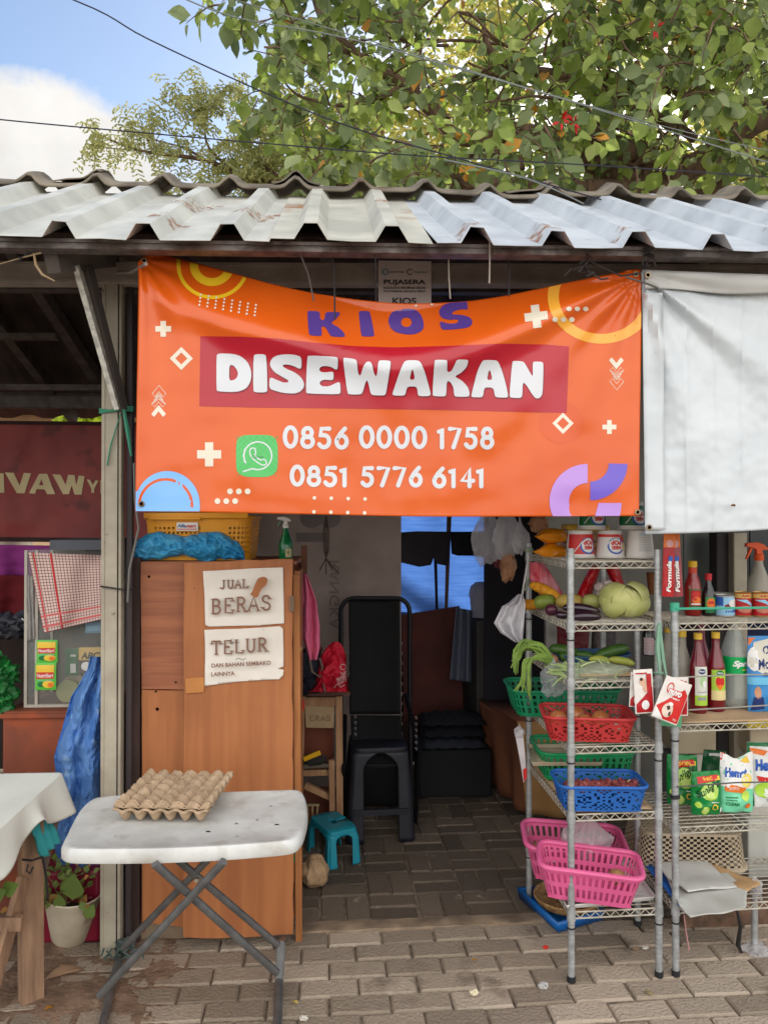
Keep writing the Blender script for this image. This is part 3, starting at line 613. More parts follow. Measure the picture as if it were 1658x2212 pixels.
orn = [(disc(1212, 912, 48, 46, 28), M_or2), (ring(460, 573, 70, 78, 40, 0, pi, .93), M_ye), (poly([(382,555),(390,555),(390,573),(382,573)]), M_ye), (poly([(530,573),(538,573),(538,590),(530,590)]), M_ye),
       (ring(458, 572, 30, 48, 30, 0, pi, .95), M_ye), (poly([(410,558),(428,558),(428,572),(410,572)]), M_ye), (ring(1298, 640, 92, 116, 60, -.35, pi*1.22, .88), M_am),
       (plus(353,710,17,6), M_cr), (plus(452,981,26,9), M_cr), (plus(1157,683,25,9,-.12), M_cr), (plus(1315,922,15,5), M_cr), (diam(392,774,25,13), M_cr), (diam(1215,914,23,13), M_cr),
       (chev(343,887,16,14,9,True), M_cr), (chevl(344,844,15,13,9,True), M_cr), (chevl(343,866,15,13,9,True), M_cr), (chev(1330,785,16,14,9,False), M_cr), (chevl(1331,806,15,13,9,False), M_cr), (chevl(1331,830,15,13,9,False), M_cr)]
for k in range(5): 
    orn.append((stroke([(330+k*1.6, 872-k*4), (343, 862-k*3)], 1, cap=False), M_cr)); orn.append((stroke([(356-k*1.6, 872-k*4), (344, 862-k*3)], 1, cap=False), M_cr))
    orn.append((stroke([(1318+k*1.6, 800+k*4), (1331, 808+k*3)], 1, cap=False), M_cr)); orn.append((stroke([(1344-k*1.6, 800+k*4), (1331, 808+k*3)], 1, cap=False), M_cr))
for i in range(8):
    for j in range(4): orn.append((disc(434+i*17-j*1, 636+i*3.2+j*7.4, 2.3, 2.3, 8), M_cr))
for i in range(3):
    orn += [(disc(497+i*19,1061,6.3,6.3,16), M_cr), (disc(470+i*19,1082,6.3,6.3,16), M_cr), (disc(1228+i*18,667,6,5,16), M_cr), (disc(1198+i*18,690,6,5.5,16), M_cr)]
for i in range(4): orn += [(disc(679+i*36.4,1075+i*.8,4,4,12), M_cr), (disc(678+i*36.4,1105+i*.8,4,4,12), M_cr)]
orn += [(disc(898,660,3,2,8), M_cr), (disc(932,657,3,2,8), M_cr), (disc(898,655,2.6,2,8), M_cr)]
orn += [(poly([(293,1060)]+circ(362,1090,70,73,30,pi*1.13,2*pi)+[(432,1104),(293,1104)]), M_bl), (ring(358,1092,54,60,40,pi*.97,2.02*pi), M_or2)]
orn += [(ring(1268,1082,40,82,30,pi*.5+.35,pi*1.5,.98), M_li), (ring(1268,1098,0.1,40,24,pi*.5,pi*1.5,.8), M_or), (poly([(1292,1086),(1342,1086),(1338,1114),(1284,1114)]), M_li), (ring(1274,1000,40,80,24,.02,pi*.5,1.0), M_in)]
prints('ornament', ban, lambda u, v, l: bpt(u, v, .8+.012*l), orn, ST, True)
ic = [(poly(chaikin([(510,960),(513,948),(522,941),(535,939),(575,939),(588,941),(597,950),(600,963),(600,1005),(597,1018),(588,1027),(573,1030),(537,1030),(522,1027),(512,1018),(510,1005)],1)), M_gr)]
for k in range(7): ic += [(stroke([(510+k*14,942),(510+max(0, k*14-0)+min(88, 90-k*14),942+min(86, 90-k*14))], 1, cap=False), M_gd), (stroke([(600-k*14,942),(600-k*14-min(88, 90-k*14),942+min(86, 90-k*14))], 1, cap=False), M_gd)]
ic += [(stroke(arc(557,984,30,30,150,360,20)+arc(557,984,30,30,0,112,10), 3, False), M_wh), (stroke([(546,1012),(538,1014),(526,1018)],3), M_wh), (stroke([(529,970),(526,984),(529,998)],3), M_wh),
       (stroke(chaikin([(541,968),(551,967),(553,978),(549,982),(562,994),(572,991),(576,998),(574,1004),(564,1004),(545,990),(539,978)],1), 2.6, True), M_wh), (text('Canva', 556, 986, 24, 6, flip=True, shear=.3), P('icon_grey', 70,110,80))]
prints('phone_icon', ban, lambda u, v, l: bpt(u, v, 1+.02*l), ic, ST, True)
M_eye = mat('brass_eyelet', C(190,170,140), C(130,110,90), rough=.35, metal=.8); M_hole = P('eyelet_hole', 20,16,16,.9)
def eyelet(px, py, Y, parent, r=.0075):
    m = MB(); c = at(px, py, Y); m.tube([c+Vector((r*cos(a*pi/8), 0, r*sin(a*pi/8))) for a in range(16)], .0028, 6, closed=True); m.build('eyelet', M_eye, parent, world=True)
    m = MB(); m.lathe([(0, 0), (r, 0)], 12, c+Vector((0, -.0005, 0)), Matrix.Rotation(pi/2, 3, 'X')); m.build('eyelet_hole', M_hole, parent, world=True)
for (u, v) in ((306,1088),(1376,1106),(312,563),(1372,592)): eyelet(u, v, YB+wave(u, v)-.004, ban)
# ================================================================== WHITE BANNER (back of another one)
M_wb = mat('white_vinyl_back', C(204,210,214), C(194,201,206), scale=4, rough=.36, bump=.05, bscale=14, coat=.1, spec=.5, c3=C(190,188,180), thr=.75)
wb = T('blank_banner', 'white back of a vinyl banner hanging right of the orange one', 'banner', at(1540, 1150, 2.5))
WT = [(1384,583),(1450,586),(1550,590),(1660,594),(2200,600)]; WB = [(1393,1153),(1520,1150),(1660,1143),(2200,1128)]
def ww(u, v):
    rx, ry = u-1384, v-590; r = sqrt(rx*rx+ry*ry)+1; ph = atan2(ry, rx)
    s = .022*sin(ph*9.5+2.2)*min(1, r/110)*exp(-r/420)+.010*sin(ph*21)*min(1, r/120)*exp(-r/300)
    s += .003*sin(v/21+1.4*sin(u/60))*max(0, min(1, (v-1020)/60))*(.5+noise.noise(Vector((u/50, v/30, 8))))
    for fx in (1425, 1482, 1540, 1600): s += .004*exp(-((u-fx)/3.2)**2)*(1 if v > 640 else .3)
    return -s+.007*noise.noise(Vector((u/70, v/80, 3)))+.002*noise.noise(Vector((u/16, v/20, 9)))
def wg(s, t):
    v0 = 585+t*570; u = (1384+(1393-1384)*t)+s*620; v = sm(WT, u)+(sm(WB, u)-sm(WT, u))*t
    return at(u, v, 2.5+ww(u, v))
m = MB(); m.grid(130, 120, wg); m.build('cloth', M_wb, wb, world=True, solid=.0012, off=1)
m = MB()
def hem(s, t):
    u = 1392+s*600; v = sm(WT, u)-1+t*(42+3*sin(u/40)); return at(u, v, 2.486+.5*ww(u, v)-.006*sin(pi*min(1, t*1.1))*1)
m.grid(80, 8, hem); m.build('top_hem', mat('hem_vinyl', C(200,200,198), C(188,188,186), scale=5, rough=.45, bump=.08), wb, world=True, solid=.001)
m = MB(); m.grid(4, 80, lambda s, t: at(1386+s*44+6*t, 632+t*512, 2.488+ww(1386+s*44, 632+t*500)-.002)); m.build('side_hem', M_wb, wb, world=True, solid=.001)
eyelet(1398, 594, 2.472, wb, .008); eyelet(1401, 1139, 2.478, wb, .008); 
o = MB().blob(at(1582, 1091, 2.478), (.008, .004, .004), .6, 3, 2, n=2).build('grit', P('rusty_staple', 120,80,50,.8), wb, world=True)
# ================================================================== OVERHEAD WIRES
def wirep(name, label, pts, r, mt):
    P_ = [at(*q) for q in pts]; o = []
    for i in range(len(P_)-1):
        p0 = P_[max(i-1, 0)]; p1 = P_[i]; p2 = P_[i+1]; p3 = P_[min(i+2, len(P_)-1)]
        for k in range(6):
            t_ = k/6; o.append(.5*((2*p1)+(p2-p0)*t_+(2*p0-5*p1+4*p2-p3)*t_*t_+(3*p1-p0-3*p2+p3)*t_**3))
    o.append(P_[-1]); tag(origin(MB().tube(o, r, 6).build(name, mt)), label, 'cable', 'overhead cables')
M_cab = P('black_cable', 30,26,44,.6); M_cab2 = P('grey_cable', 120,126,124,.5)
wirep('overhead_cable', 'black overhead cable sagging from the top left down to the roof ridge', [(-300,-160,3.4),(160,0,3.4),(320,84,3.4),(560,195,3.4),(760,275,3.3),(1000,345,3.3),(1300,432,3.25)], .0030, M_cab)
wirep('overhead_cable', 'nearly level black cable crossing the sky at the left, lowest one', [(-300,225,3.1),(0,258,3.1),(300,286,3.1),(600,312,3.1),(900,336,3.1),(1300,358,3.1),(1700,385,3.1)], .0026, M_cab)
wirep('overhead_cable', 'grey cable slanting down across the tree, upper of the close pair', [(340,-30,3.3),(500,35,3.3),(760,85,3.3),(1100,180,3.3),(1400,270,3.3),(1750,380,3.3)], .0028, M_cab2)
wirep('overhead_cable', 'thin grey cable slanting across the tree just above its twin', [(380,-40,3.5),(640,40,3.5),(940,130,3.5),(1200,208,3.5),(1480,285,3.5),(1750,345,3.5)], .0022, M_cab2)
wirep('overhead_cable', 'short grey cable dropping to the ridge before the right side of the tree', [(960,345,3.2),(1100,375,3.2),(1180,402,3.2),(1260,440,3.2)], .003, M_cab2)
# ================================================================== TREES
M_bark = mat('tree_bark', C(122,98,80), C(84,64,52), scale=14, rough=.9, bump=.7, bscale=40, stretch=(1,1,.4))
def leafmat(name, a, b, c3, tr=.45, rough=.45):
    m = mat(name, a, b, scale=3, rough=rough, tone=True, transl=tr); 
    return m
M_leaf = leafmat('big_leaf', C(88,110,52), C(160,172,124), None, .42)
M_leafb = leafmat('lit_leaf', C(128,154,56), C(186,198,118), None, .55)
M_fine = leafmat('fine_leaf', C(128,138,70), C(186,182,116), None, .5)
M_far = leafmat('far_leaf', C(140,150,60), C(200,188,100), None, .6)
M_dry = P('yellow_leaf', 206,146,50,.5,transl=.3); M_flw = P('red_flower', 190,20,24,.5)
LEAF = [(0,0,0), (.32,.30,.05), (.40,.52,.06), (.28,.78,.03), (0,1.08,-.10), (-.28,.78,.03), (-.40,.52,.06), (-.32,.30,.05), (0,.5,-.02)]
LF = [(0,1,8), (1,2,8), (2,3,8), (3,4,8), (4,5,8), (5,6,8), (6,7,8), (7,0,8)]
def leaf(m, p, d, up, L_, tone, wd=1.0, mi=0):
    d = d.normalized(); r = d.cross(up)
    if r.length < .05: r = d.orthogonal()
    r.normalize(); n_ = r.cross(d)
    m.add([p+r*(a*L_*wd)+d*(b*L_)+n_*(c*L_) for a, b, c in LEAF], LF, mi, tone)
LS = [(0,0,0), (.3,.45,.03), (0,1,-.05), (-.3,.45,.03)]
def sleaf(m, p, d, up, L_, tone, mi=0):
    d = d.normalized(); r = d.cross(up); r.normalize(); n_ = r.cross(d); m.add([p+r*(a*L_)+d*(b*L_)+n_*(c*L_) for a, b, c in LS], [(0,1,2,3)], mi, tone)
def rv(r): 
    while True:
        v = Vector((r.uniform(-1,1), r.uniform(-1,1), r.uniform(-1,1)))
        if .05 < v.length < 1: return v.normalized()
tree = T('broadleaf_tree', 'large tree with broad drooping green leaves spreading over the roof, filling the upper right', 'tree', (2.3, 6.4, 0))
def P3(l): return [at(*q) for q in l]
limbs = [
 ([Vector((2.3,6.4,-.1)), Vector((2.25,6.4,1.5)), at(1395,415,6.3), at(1330,330,6.2), at(1240,250,6.1)], [.2,.17,.15,.11,.08]),
 ([at(1395,415,6.3), at(1180,300,6.0), at(1040,300,5.9), at(975,290,5.9), at(900,215,5.9)], [.14,.11,.085,.07,.04]),
 ([at(1420,425,6.2), at(1130,400,5.8), at(1000,398,5.7), at(940,392,5.7), at(880,370,5.7)], [.14,.09,.07,.045,.02]),
 ([at(1395,415,6.3), at(1600,290,6.1), at(1690,230,6.1), at(1800,150,6.1)], [.14,.12,.09,.06]),
 ([at(1500,300,6.1), at(1330,200,6.0), at(1235,160,6), at(1225,60,6), at(1200,-60,6)], [.05,.05,.07,.06,.04]),
 ([at(1235,160,6), at(1130,155,6), at(1060,110,6), at(1040,40,6)], [.06,.045,.035,.02]),
 ([at(1130,155,6), at(1090,160,6), at(1040,150,6), at(1010,135,6)], [.03,.025,.02,.01]),
 ([at(960,260,5.9), at(880,190,5.9), at(770,120,5.9), at(700,50,5.9), at(660,-40,5.9)], [.05,.05,.045,.035,.02]),
 ([at(900,215,5.9), at(900,80,5.8), at(870,60,5.8), at(860,-30,5.8)], [.04,.03,.03,.02]),
 ([at(1690,230,6.1), at(1500,220,6), at(1400,120,6), at(1300,90,6)], [.06,.05,.03,.02]),
 ([at(940,392,5.7), at(990,340,5.7), at(1060,340,5.7), at(1130,350,5.7)], [.02,.035,.045,.07]),
 ([at(770,120,5.9), at(700,100,5.8), at(620,75,5.8)], [.03,.02,.008]),
 ([at(860,190,5.9), at(740,230,5.8), at(640,200,5.8), at(590,160,5.7)], [.03,.02,.012,.006]),
 ([at(1395,415,6.3), at(1520,420,6.3), at(1620,350,6.2), at(1700,330,6.2)], [.08,.06,.05,.04]),
]
def smooth_path(p, r, k=5):
    o = []; q = []
    for i in range(len(p)-1):
        p0 = p[max(i-1,0)]; p1 = p[i]; p2 = p[i+1]; p3 = p[min(i+2,len(p)-1)]
        for j in range(k):
            t_ = j/k; o.append(.5*((2*p1)+(p2-p0)*t_+(2*p0-5*p1+4*p2-p3)*t_*t_+(3*p1-p0-3*p2+p3)*t_**3)); q.append(r[i]+(r[i+1]-r[i])*t_)
    o.append(p[-1]); q.append(r[-1]); return o, q
m = MB(); allp = []
for _ in range(46):      # bare twigs crossing the gaps
    q0 = at(random.uniform(760, 1750), random.uniform(40, 400), random.uniform(5.7, 6.3))
    q1 = q0+Vector((random.uniform(-.8, .8), random.uniform(-.3, .3), random.uniform(-.3, .5))); q2 = q1+Vector((random.uniform(-.5, .5), random.uniform(-.2, .2), random.uniform(-.35, .35)))
    limbs.append(([q0, q1, q2], [.016, .010, .004]))
for p, r in limbs:
    a, b = smooth_path(p, r)
    a = [q+Vector((noise.noise(q*4), noise.noise(q*4+Vector((5,5,5))), noise.noise(q*4+Vector((9,1,1)))))*.05*(1 if 0 < i < len(a)-1 else 0) for i, q in enumerate(a)]
    m.tube(a, [x*.8*(1+.12*noise.noise(q*9)) for q, x in zip(a, b)], 9); 
    if p[0].z > 1: allp += a
    else: allp += a[8:]
m.build('trunk', M_bark, tree, world=True)
R = random.Random(11)
# outline of the crown in the photograph, used as the silhouette of the volume that gets filled with twigs
CR = [(-420,500),(-300,470),(-160,455),(-60,450),(0,452),(60,470),(110,505),(170,530),(240,540),(300,575),(360,600),(400,640)]
def inside(px, py): return px > interp([(y, x+18) for y, x in CR], py)+R.gauss(0, 12)
tw = MB(); lv = MB(); dr = MB(); fl = MB(); nl = 0
def twig(p, ln, leafL, n, mi_):
    global nl
    d = (rv(R)+Vector((0, -.35, -.15))).normalized(); pts = [p]; q = p.copy()
    for k in range(5):
        d = (d+Vector((0, 0, -.13))+rv(R)*.22).normalized(); q = q+d*ln/5; pts.append(q.copy())
    tw.tube(pts, [.007,.006,.005,.004,.003,.002], 4)
    for k in range(n):
        t_ = .15+.85*k/n; i = min(int(t_*5), 4); b = pts[i].lerp(pts[i+1], t_*5-i)
        dd = (d*.3+rv(R)*.75+Vector((0, 0, -.55))).normalized(); L_ = leafL*R.choice((.5,.65,.75,.85,1,1.1,1.5))*R.uniform(.85,1.15)
        b2 = b+dd*.03
        up = (rv(R)*.7+Vector((0, -1.0, .35))).normalized()
        x = R.random()
        if x < .010: leaf(dr, b2, dd, up, L_*.9, 0)
        else: leaf(lv, b2, dd, up, L_, min(1, max(0, R.betavariate(1.6, 2.2))), R.uniform(.75, 1.05), mi_ if R.random() < .8 else 1-mi_)
        nl += 1
cl = [(R.uniform(470, 2100), R.uniform(-420, 470), R.uniform(4.7, 6.6)) for _ in range(74)]
cnt = 0
while cnt < 1350:
    c = R.choice(cl); px = R.gauss(c[0], 95); py = R.gauss(c[1], 62); Y = c[2]+R.gauss(0, .3)
    if not inside(px, py) or py > 455+ (px-480)*.0 : continue
    dep = .35 if px < 900 else .0
    twig(at(px, py, max(4.5, Y)), R.uniform(.26, .46), .094, R.randint(9, 14), 0 if R.random() < .6 else 1); cnt += 1
cnt = 0
while cnt < 120:
    px = R.uniform(500, 1750); py = R.uniform(120, 440); 
    if not inside(px, py): continue
    twig(at(px, py, R.uniform(6.6, 7.4)), R.uniform(.3, .5), .11, 14, 1); cnt += 1
tw.build('twigs', M_bark, tree, world=True)
lv.build('crown', [M_leaf, M_leafb], tree, world=True)
dr.build('yellowed_leaves', M_dry, tree, world=True)
for (px, py, Y) in ((1212,262,4.5),(1412,62,4.5),(1240,265,4.55)):
    c = at(px, py, Y); 
    fl = MB()
    for k in range(9): d = rv(R); d.y = -abs(d.y)*.5; leaf(fl, c+d*.012, d, Vector((0,-1,.2)), R.uniform(.03,.06), 0, .4)
    fl.build('red_flower', M_flw, tree, world=True)
# ---- feathery tree at the left
ft = T('feathery_tree', 'slender tree with fine yellow-green feathery leaves above the roof at left', 'tree', (-.2, 7.3, 0))
br = [([Vector((.9,7.4,-.1)), Vector((.8,7.4,1.5)), at(960,440,7.2), at(760,408,7.0), at(640,402,7), at(520,378,7), at(440,345,7), at(300,324,7), at(200,285,7)], [.12,.1,.07,.05,.045,.035,.025,.014,.006]),
      ([at(440,345,7), at(400,320,7), at(330,300,7), at(280,270,7)], [.018,.012,.008,.004]), ([at(520,378,7), at(452,320,7), at(442,250,7), at(440,180,7)], [.02,.016,.01,.004]),
      ([at(442,250,7), at(400,210,7), at(380,205,7)], [.008,.005,.003]), ([at(442,250,7), at(475,205,7), at(490,190,7)], [.008,.005,.003]),
      ([at(640,402,7), at(560,350,7), at(540,300,7), at(560,240,7)], [.02,.015,.01,.004]), ([at(330,322,7), at(310,280,7), at(300,240,7)], [.01,.006,.003]),
      ([at(520,378,7), at(470,400,7), at(400,410,7), at(330,400,7)], [.014,.01,.006,.003]), ([at(760,408,7), at(740,330,7), at(720,250,7)], [.03,.02,.01]),
      ([at(300,324,7), at(240,320,7), at(190,310,7)], [.01,.006,.003]), ([at(560,350,7), at(600,300,7), at(640,250,7)], [.012,.01,.005]), ([at(470,400,7), at(440,430,7), at(380,440,7)], [.01,.008,.004])]
m = MB(); bp = []
for p, r in br:
    a, b = smooth_path(p, r); m.tube(a, [x*.8 for x in b], 6); bp += [q for q in a if q.z > 3.2]
m.build('trunk', M_bark, ft, world=True)
fz = MB()
def spray(fz, p, L_, n, s, R=R):
    d = (rv(R)+Vector((0, -.1, .15))).normalized(); q = p.copy(); side = d.cross(Vector((0,-1,.2))).normalized()
    for k in range(n):
        d = (d+Vector((0, 0, -.16))).normalized(); q = q+d*L_/n
        for s_ in (-1, 1):
            dd = (side*s_+Vector((0, 0, -.55))+rv(R)*.3).normalized()
            for j in range(3): sleaf(fz, q+dd*(s*.55*j), (dd+Vector((0,0,-.2))+rv(R)*.5).normalized(), Vector((R.uniform(-.4,.4), -1, .3)).normalized(), s*R.uniform(.7, 1.2), R.random())
for _ in range(250):
    p = R.choice(bp); sp = p+rv(R)*.06
    spray(fz, sp, R.uniform(.16, .3), 6, .034)
for _ in range(260):
    px = R.gauss(600, 70); py = R.gauss(340, 75)
    if px < 480 or py > 450: continue
    spray(fz, at(px, py, R.uniform(6.8, 8)), .26, 6, .036)
fz.build('crown', M_fine, ft, world=True)
# ---- far yellow-green trees behind
def fartree(label, x, y, px0, px1, py0, py1, n, mtl, seed):
    R2 = random.Random(seed); t = T('background_tree', label, 'tree', (x, y, 0)); m = MB()
    a, b = smooth_path([Vector((x,y,-.1)), Vector((x+.1,y,2.2)), Vector((x-.1,y,5)), Vector((x+.3,y,8.6))], [.28,.22,.16,.05]); m.tube(a, b, 8)
    for k in range(7): z = 2.5+k*.85; an = R2.uniform(0, 6.3); m.tube([Vector((x,y,z)), Vector((x+1.1*cos(an), y+.6*sin(an), z+.8)), Vector((x+2.2*cos(an), y+1.2*sin(an), z+1.3))], [.07,.05,.015], 6)
    m.build('trunk', M_bark, t, world=True); m = MB()
    cs = [(R2.uniform(px0, px1), R2.uniform(py0, py1), R2.uniform(y-1.3, y+1.3)) for _ in range(26)]
    for _ in range(n):
        c = R2.choice(cs); px = R2.gauss(c[0], 60); py = R2.gauss(c[1], 45)
        p = at(px, py, c[2]+R2.gauss(0, .3))
        for k in range(7): sleaf(m, p+rv(R2)*.14, rv(R2)+Vector((0,0,-.5)), Vector((R2.uniform(-.6,.6), -1, .4)).normalized(), R2.uniform(.07, .13), R2.random())
    m.build('crown', mtl, t, world=True)
fartree('yellow-green tree far behind, glimpsed through gaps of the upper right crown', 4.2, 11.5, 880, 1800, -150, 430, 2600, M_far, 4)
fartree('yellowish tree far behind, low over the roof between the feathery tree and the big one', 0.4, 11.8, 610, 980, 240, 450, 900, M_far, 5)
# ================================================================== WALLS, BACK OF THE STALLS
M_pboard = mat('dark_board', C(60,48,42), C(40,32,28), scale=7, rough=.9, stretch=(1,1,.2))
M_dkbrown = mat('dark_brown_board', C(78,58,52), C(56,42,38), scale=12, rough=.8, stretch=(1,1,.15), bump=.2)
def wall(name, label, x0, x1, y0, y1, z0, z1, mt, cat='wall'):
    m = MB(); m.box(((x0+x1)/2, (y0+y1)/2, (z0+z1)/2), (x1-x0, y1-y0, z1-z0)); o = m.build(name, mt, smooth=False); return tag(origin(o), label, cat)
xcol = at(290, 1500, 2.95).x
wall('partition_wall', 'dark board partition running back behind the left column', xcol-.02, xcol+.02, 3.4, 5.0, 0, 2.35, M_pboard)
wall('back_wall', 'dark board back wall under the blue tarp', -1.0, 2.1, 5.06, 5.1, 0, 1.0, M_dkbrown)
o = wall('grey_wall_sheet', 'dim brownish grey wall sheet with faint mirrored lettering behind the black lounge chair', at(380,1200,4.6).x, at(866,1200,4.6).x, 4.6, 4.63, 0, 2.45, mat('dim_grey_sheet', C(176,158,150), C(156,140,132), scale=4, rough=.7, c3=C(150,134,128), thr=.6, dscale=2.2))
its = [(text('RANGKA', 722, 1285, 150, 22, rot=-pi/2, flip=True, bold=.02, mirror=True), P('faint_print', 140,126,120,.7)), (disc(672,1118,24,22), P('faint_print2', 132,122,120,.7)), (disc(712,1118,24,22), P('faint_print2', 132,122,120,.7)), (rect(640,1150,705,1170), P('faint_print2',132,122,120,.7))]
def asthing(name, label, cat, p, group=None): return T(name, label, cat, p, group=group)
prints('faint_lettering', o, lambda u, v, l: at(u, v, 4.597-.0006*l)-o.location, its)
wall('side_panel_wall', 'light grey wall panels behind the wire racks', at(1178,1200,4.15).x, 4.6, 4.15, 4.19, 0, 2.75, mat('pale_wall_panel', C(150,148,142), C(128,126,120), scale=3, rough=.7, c3=C(100,98,92), thr=.6, dscale=4))
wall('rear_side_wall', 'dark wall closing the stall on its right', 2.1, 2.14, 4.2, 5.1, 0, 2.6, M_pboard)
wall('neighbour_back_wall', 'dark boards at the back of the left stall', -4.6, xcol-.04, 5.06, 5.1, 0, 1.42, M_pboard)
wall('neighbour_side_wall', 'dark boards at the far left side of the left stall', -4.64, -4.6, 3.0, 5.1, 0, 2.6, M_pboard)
# blue tarp, lit from outside
M_tarp = mat('blue_tarp', C(84,128,206), C(70,112,190), scale=5, rough=.6, transl=.6, stretch=(1,1,12), bump=.2)
m = MB(); xa, xb = at(835,1200,5.03).x, at(1120,1200,5.03).x
m.grid(60, 40, lambda s, t: Vector((xa+(xb-xa)*s, 5.03+.02*sin(s*17)*.6+.012*noise.noise(Vector((s*6,t*5,1))), .95+1.35*t))); o = tag(origin(m.build('tarp_window', M_tarp)), 'blue woven tarp glowing with daylight at the back of the stall', 'tarp')
def slab(name, label, cat, pts, Y, th, mt, parent=None, group=None):
    m = MB(); m.prism(pts, lambda u, v, s: at(u, v, Y+(th if s else 0)) if not s else at(u, v, Y)+Vector((0, th, 0))); o = m.build(name, mt, parent, world=bool(parent), smooth=False)
    if not parent: tag(origin(o), label, cat, group)
    return o
M_night = mat('near_black_cloth', C(26,24,30), C(16,15,20), scale=8, rough=.9)
slab('hanging_sheet', 'dark sheet hanging across the blue tarp, right piece', 'cloth', [(972,1148),(1072,1148),(1060,1205),(1020,1200),(988,1200),(975,1196)], 4.9, .01, M_night)
slab('hanging_sheet', 'dark sheet hanging across the blue tarp, left piece with ragged edge', 'cloth', [(860,1150),(900,1147),(972,1148),(965,1222),(945,1218),(936,1205),(930,1220),(905,1224),(864,1214)], 4.9, .01, mat('dark_grey_cloth', C(48,46,52), C(34,32,38), scale=6, rough=.9))
slab('tarp_pole', 'thin dark pole standing against the blue tarp at its left', 'pole', [(936,1180),(943,1180),(946,1330),(941,1330)], 4.95, .012, M_night)
slab('tarp_pole', 'wooden pole against the middle of the blue tarp', 'pole', [(966,1080),(976,1080),(966,1330),(960,1330)], 4.96, .02, P('dim_wood', 96,72,60,.8))
slab('leaning_board', 'red-brown board leaning below the blue tarp', 'board', [(868,1328),(992,1309),(1000,1540),(872,1560)], 4.85, .02, mat('redbrown_board', C(92,44,38), C(70,34,30), scale=5, rough=.8))
m = MB(); m.grid(24, 20, lambda s, t: at(985+(40-12*(1-t))*s*1.2-14*t, 1312+155*t+6*s, 4.7+.025*sin(s*14))); tag(origin(m.build('hanging_towel', P('dim_grey_towel', 98,106,124,.9), solid=.004)), 'bluish grey towel hanging from a ledge at the back of the stall', 'towel')
t = T('plastic_bin', 'pale plastic bin with rounded lid standing on the back ledge by the tarp', 'bin', at(1040, 1332, 4.75)); 
m = MB(); m.lathe([(.065,0),(.075,.12),(.08,.13)], 20); m.build('bin_body', P('bin_grey', 150,152,168,.5), t); m = MB(); m.lathe([(.082,.13),(.08,.15),(.07,.19),(.04,.215),(0,.22)], 20); m.build('lid', P('bin_lid', 140,140,160,.5), t)
wall('back_ledge', 'dark cupboard below the pale bin at the back of the stall', at(1018,1340,4.8).x, at(1100,1340,4.8).x, 4.62, 5.0, 0, at(1030,1334,4.75).z-.005, mat('dim_cupboard', C(70,68,66), C(54,52,52), scale=5, rough=.8), 'cupboard')
# dim stack of stuff on the floor at the back
for k, (y0, lab) in enumerate(((1528,'dim folded cloth on top of the pile at the back'), (1552,'dim folded cloth in the middle of the pile at the back'), (1576,'pale-edged folded cloth at the bottom of the pile at the back'))):
    p = at(975, y0+26, 4.55); m = MB(); m.grid(16, 10, lambda s, t, p=p: p+Vector(((s-.5)*.38, (t-.5)*.25, .045*(sin(pi*s)**.3)*(sin(pi*t)**.3)+.006*sin(s*30)))); m.grid(16, 10, lambda s, t, p=p: p+Vector(((s-.5)*.38, (t-.5)*.25, 0)))
    tag(origin(m.build('folded_cloth', P('dim_cloth_%d' % k, (14,18,44)[k], (16,20,48)[k], (26,32,60)[k], .9))), lab, 'cloth', 'folded cloths at the back')
m = MB(); m.box((at(975,1600,4.55).x, 4.55, at(975,1604,4.55).z/2), (.42, .3, at(975,1604,4.55).z)); tag(origin(m.build('low_chest', P('black_chest', 12,12,18,.8), bevel=.01)), 'low dark chest under the folded cloths', 'chest')
# wires hanging on the grey sheet
m = MB(); 
for k in range(4): m.tube([at(706-k, 1100, 4.3), at(698+k*4, 1150, 4.3), at(700+k*3, 1190, 4.3), at(704, 1205, 4.3), at(690+k*14, 1232+(k % 2)*8, 4.3)], .0035, 5)
tag(origin(m.build('tangled_cord', P('dim_cord', 88,72,66,.8))), 'bundle of thin brown cords hanging before the grey wall sheet', 'cord')
# house behind
hx0 = -11; t = T('tiled_house', 'house with pinkish roof tiles seen through the gap above the maroon banner', 'house', (-6, 12.5, 0)); m = MB(); m.box((-7, 13.5, 1.9), (9, 3.2, 3.8)); m.build('wall', mat('house_wall', C(196,164,128), C(180,150,118), scale=3, rough=.9), t, world=True)
m = MB(); 
def tiles(s, u):
    x = -11.5+9.2*s; y = 11.2+2.6*u; k = (u*14) % 1; return Vector((x, y, 3.05+1.6*u+.05*abs(sin(x*13))+.05*(1-k)))
m.grid(300, 112, tiles); m.build('roof', mat('roof_tile', C(200,172,158), C(160,128,116), scale=9, rough=.9), t, world=True)
m = MB(); R4 = random.Random(8)
for k in range(420): sleaf(m, at(R4.uniform(130, 215), R4.gauss(893, 16), 8+R4.random()), rv(R4), Vector((0,-1,.3)), .1, R4.random())
o = T('garden_shrub', 'bright yellow-green shrub glimpsed between the tiled house and the left column', 'shrub', (-4.0, 8.5, 0)); m.build('foliage', mat('lime_leaf', C(170,190,40), C(130,150,30), tone=True, transl=.4), o, world=True)
m = MB(); m.tube([(-4.0,8.5,-.1), (-3.9,8.5,1.5), (-3.75,8.5,2.9)], [.05,.04,.02], 7); m.build('stem', M_bark, o, world=True)
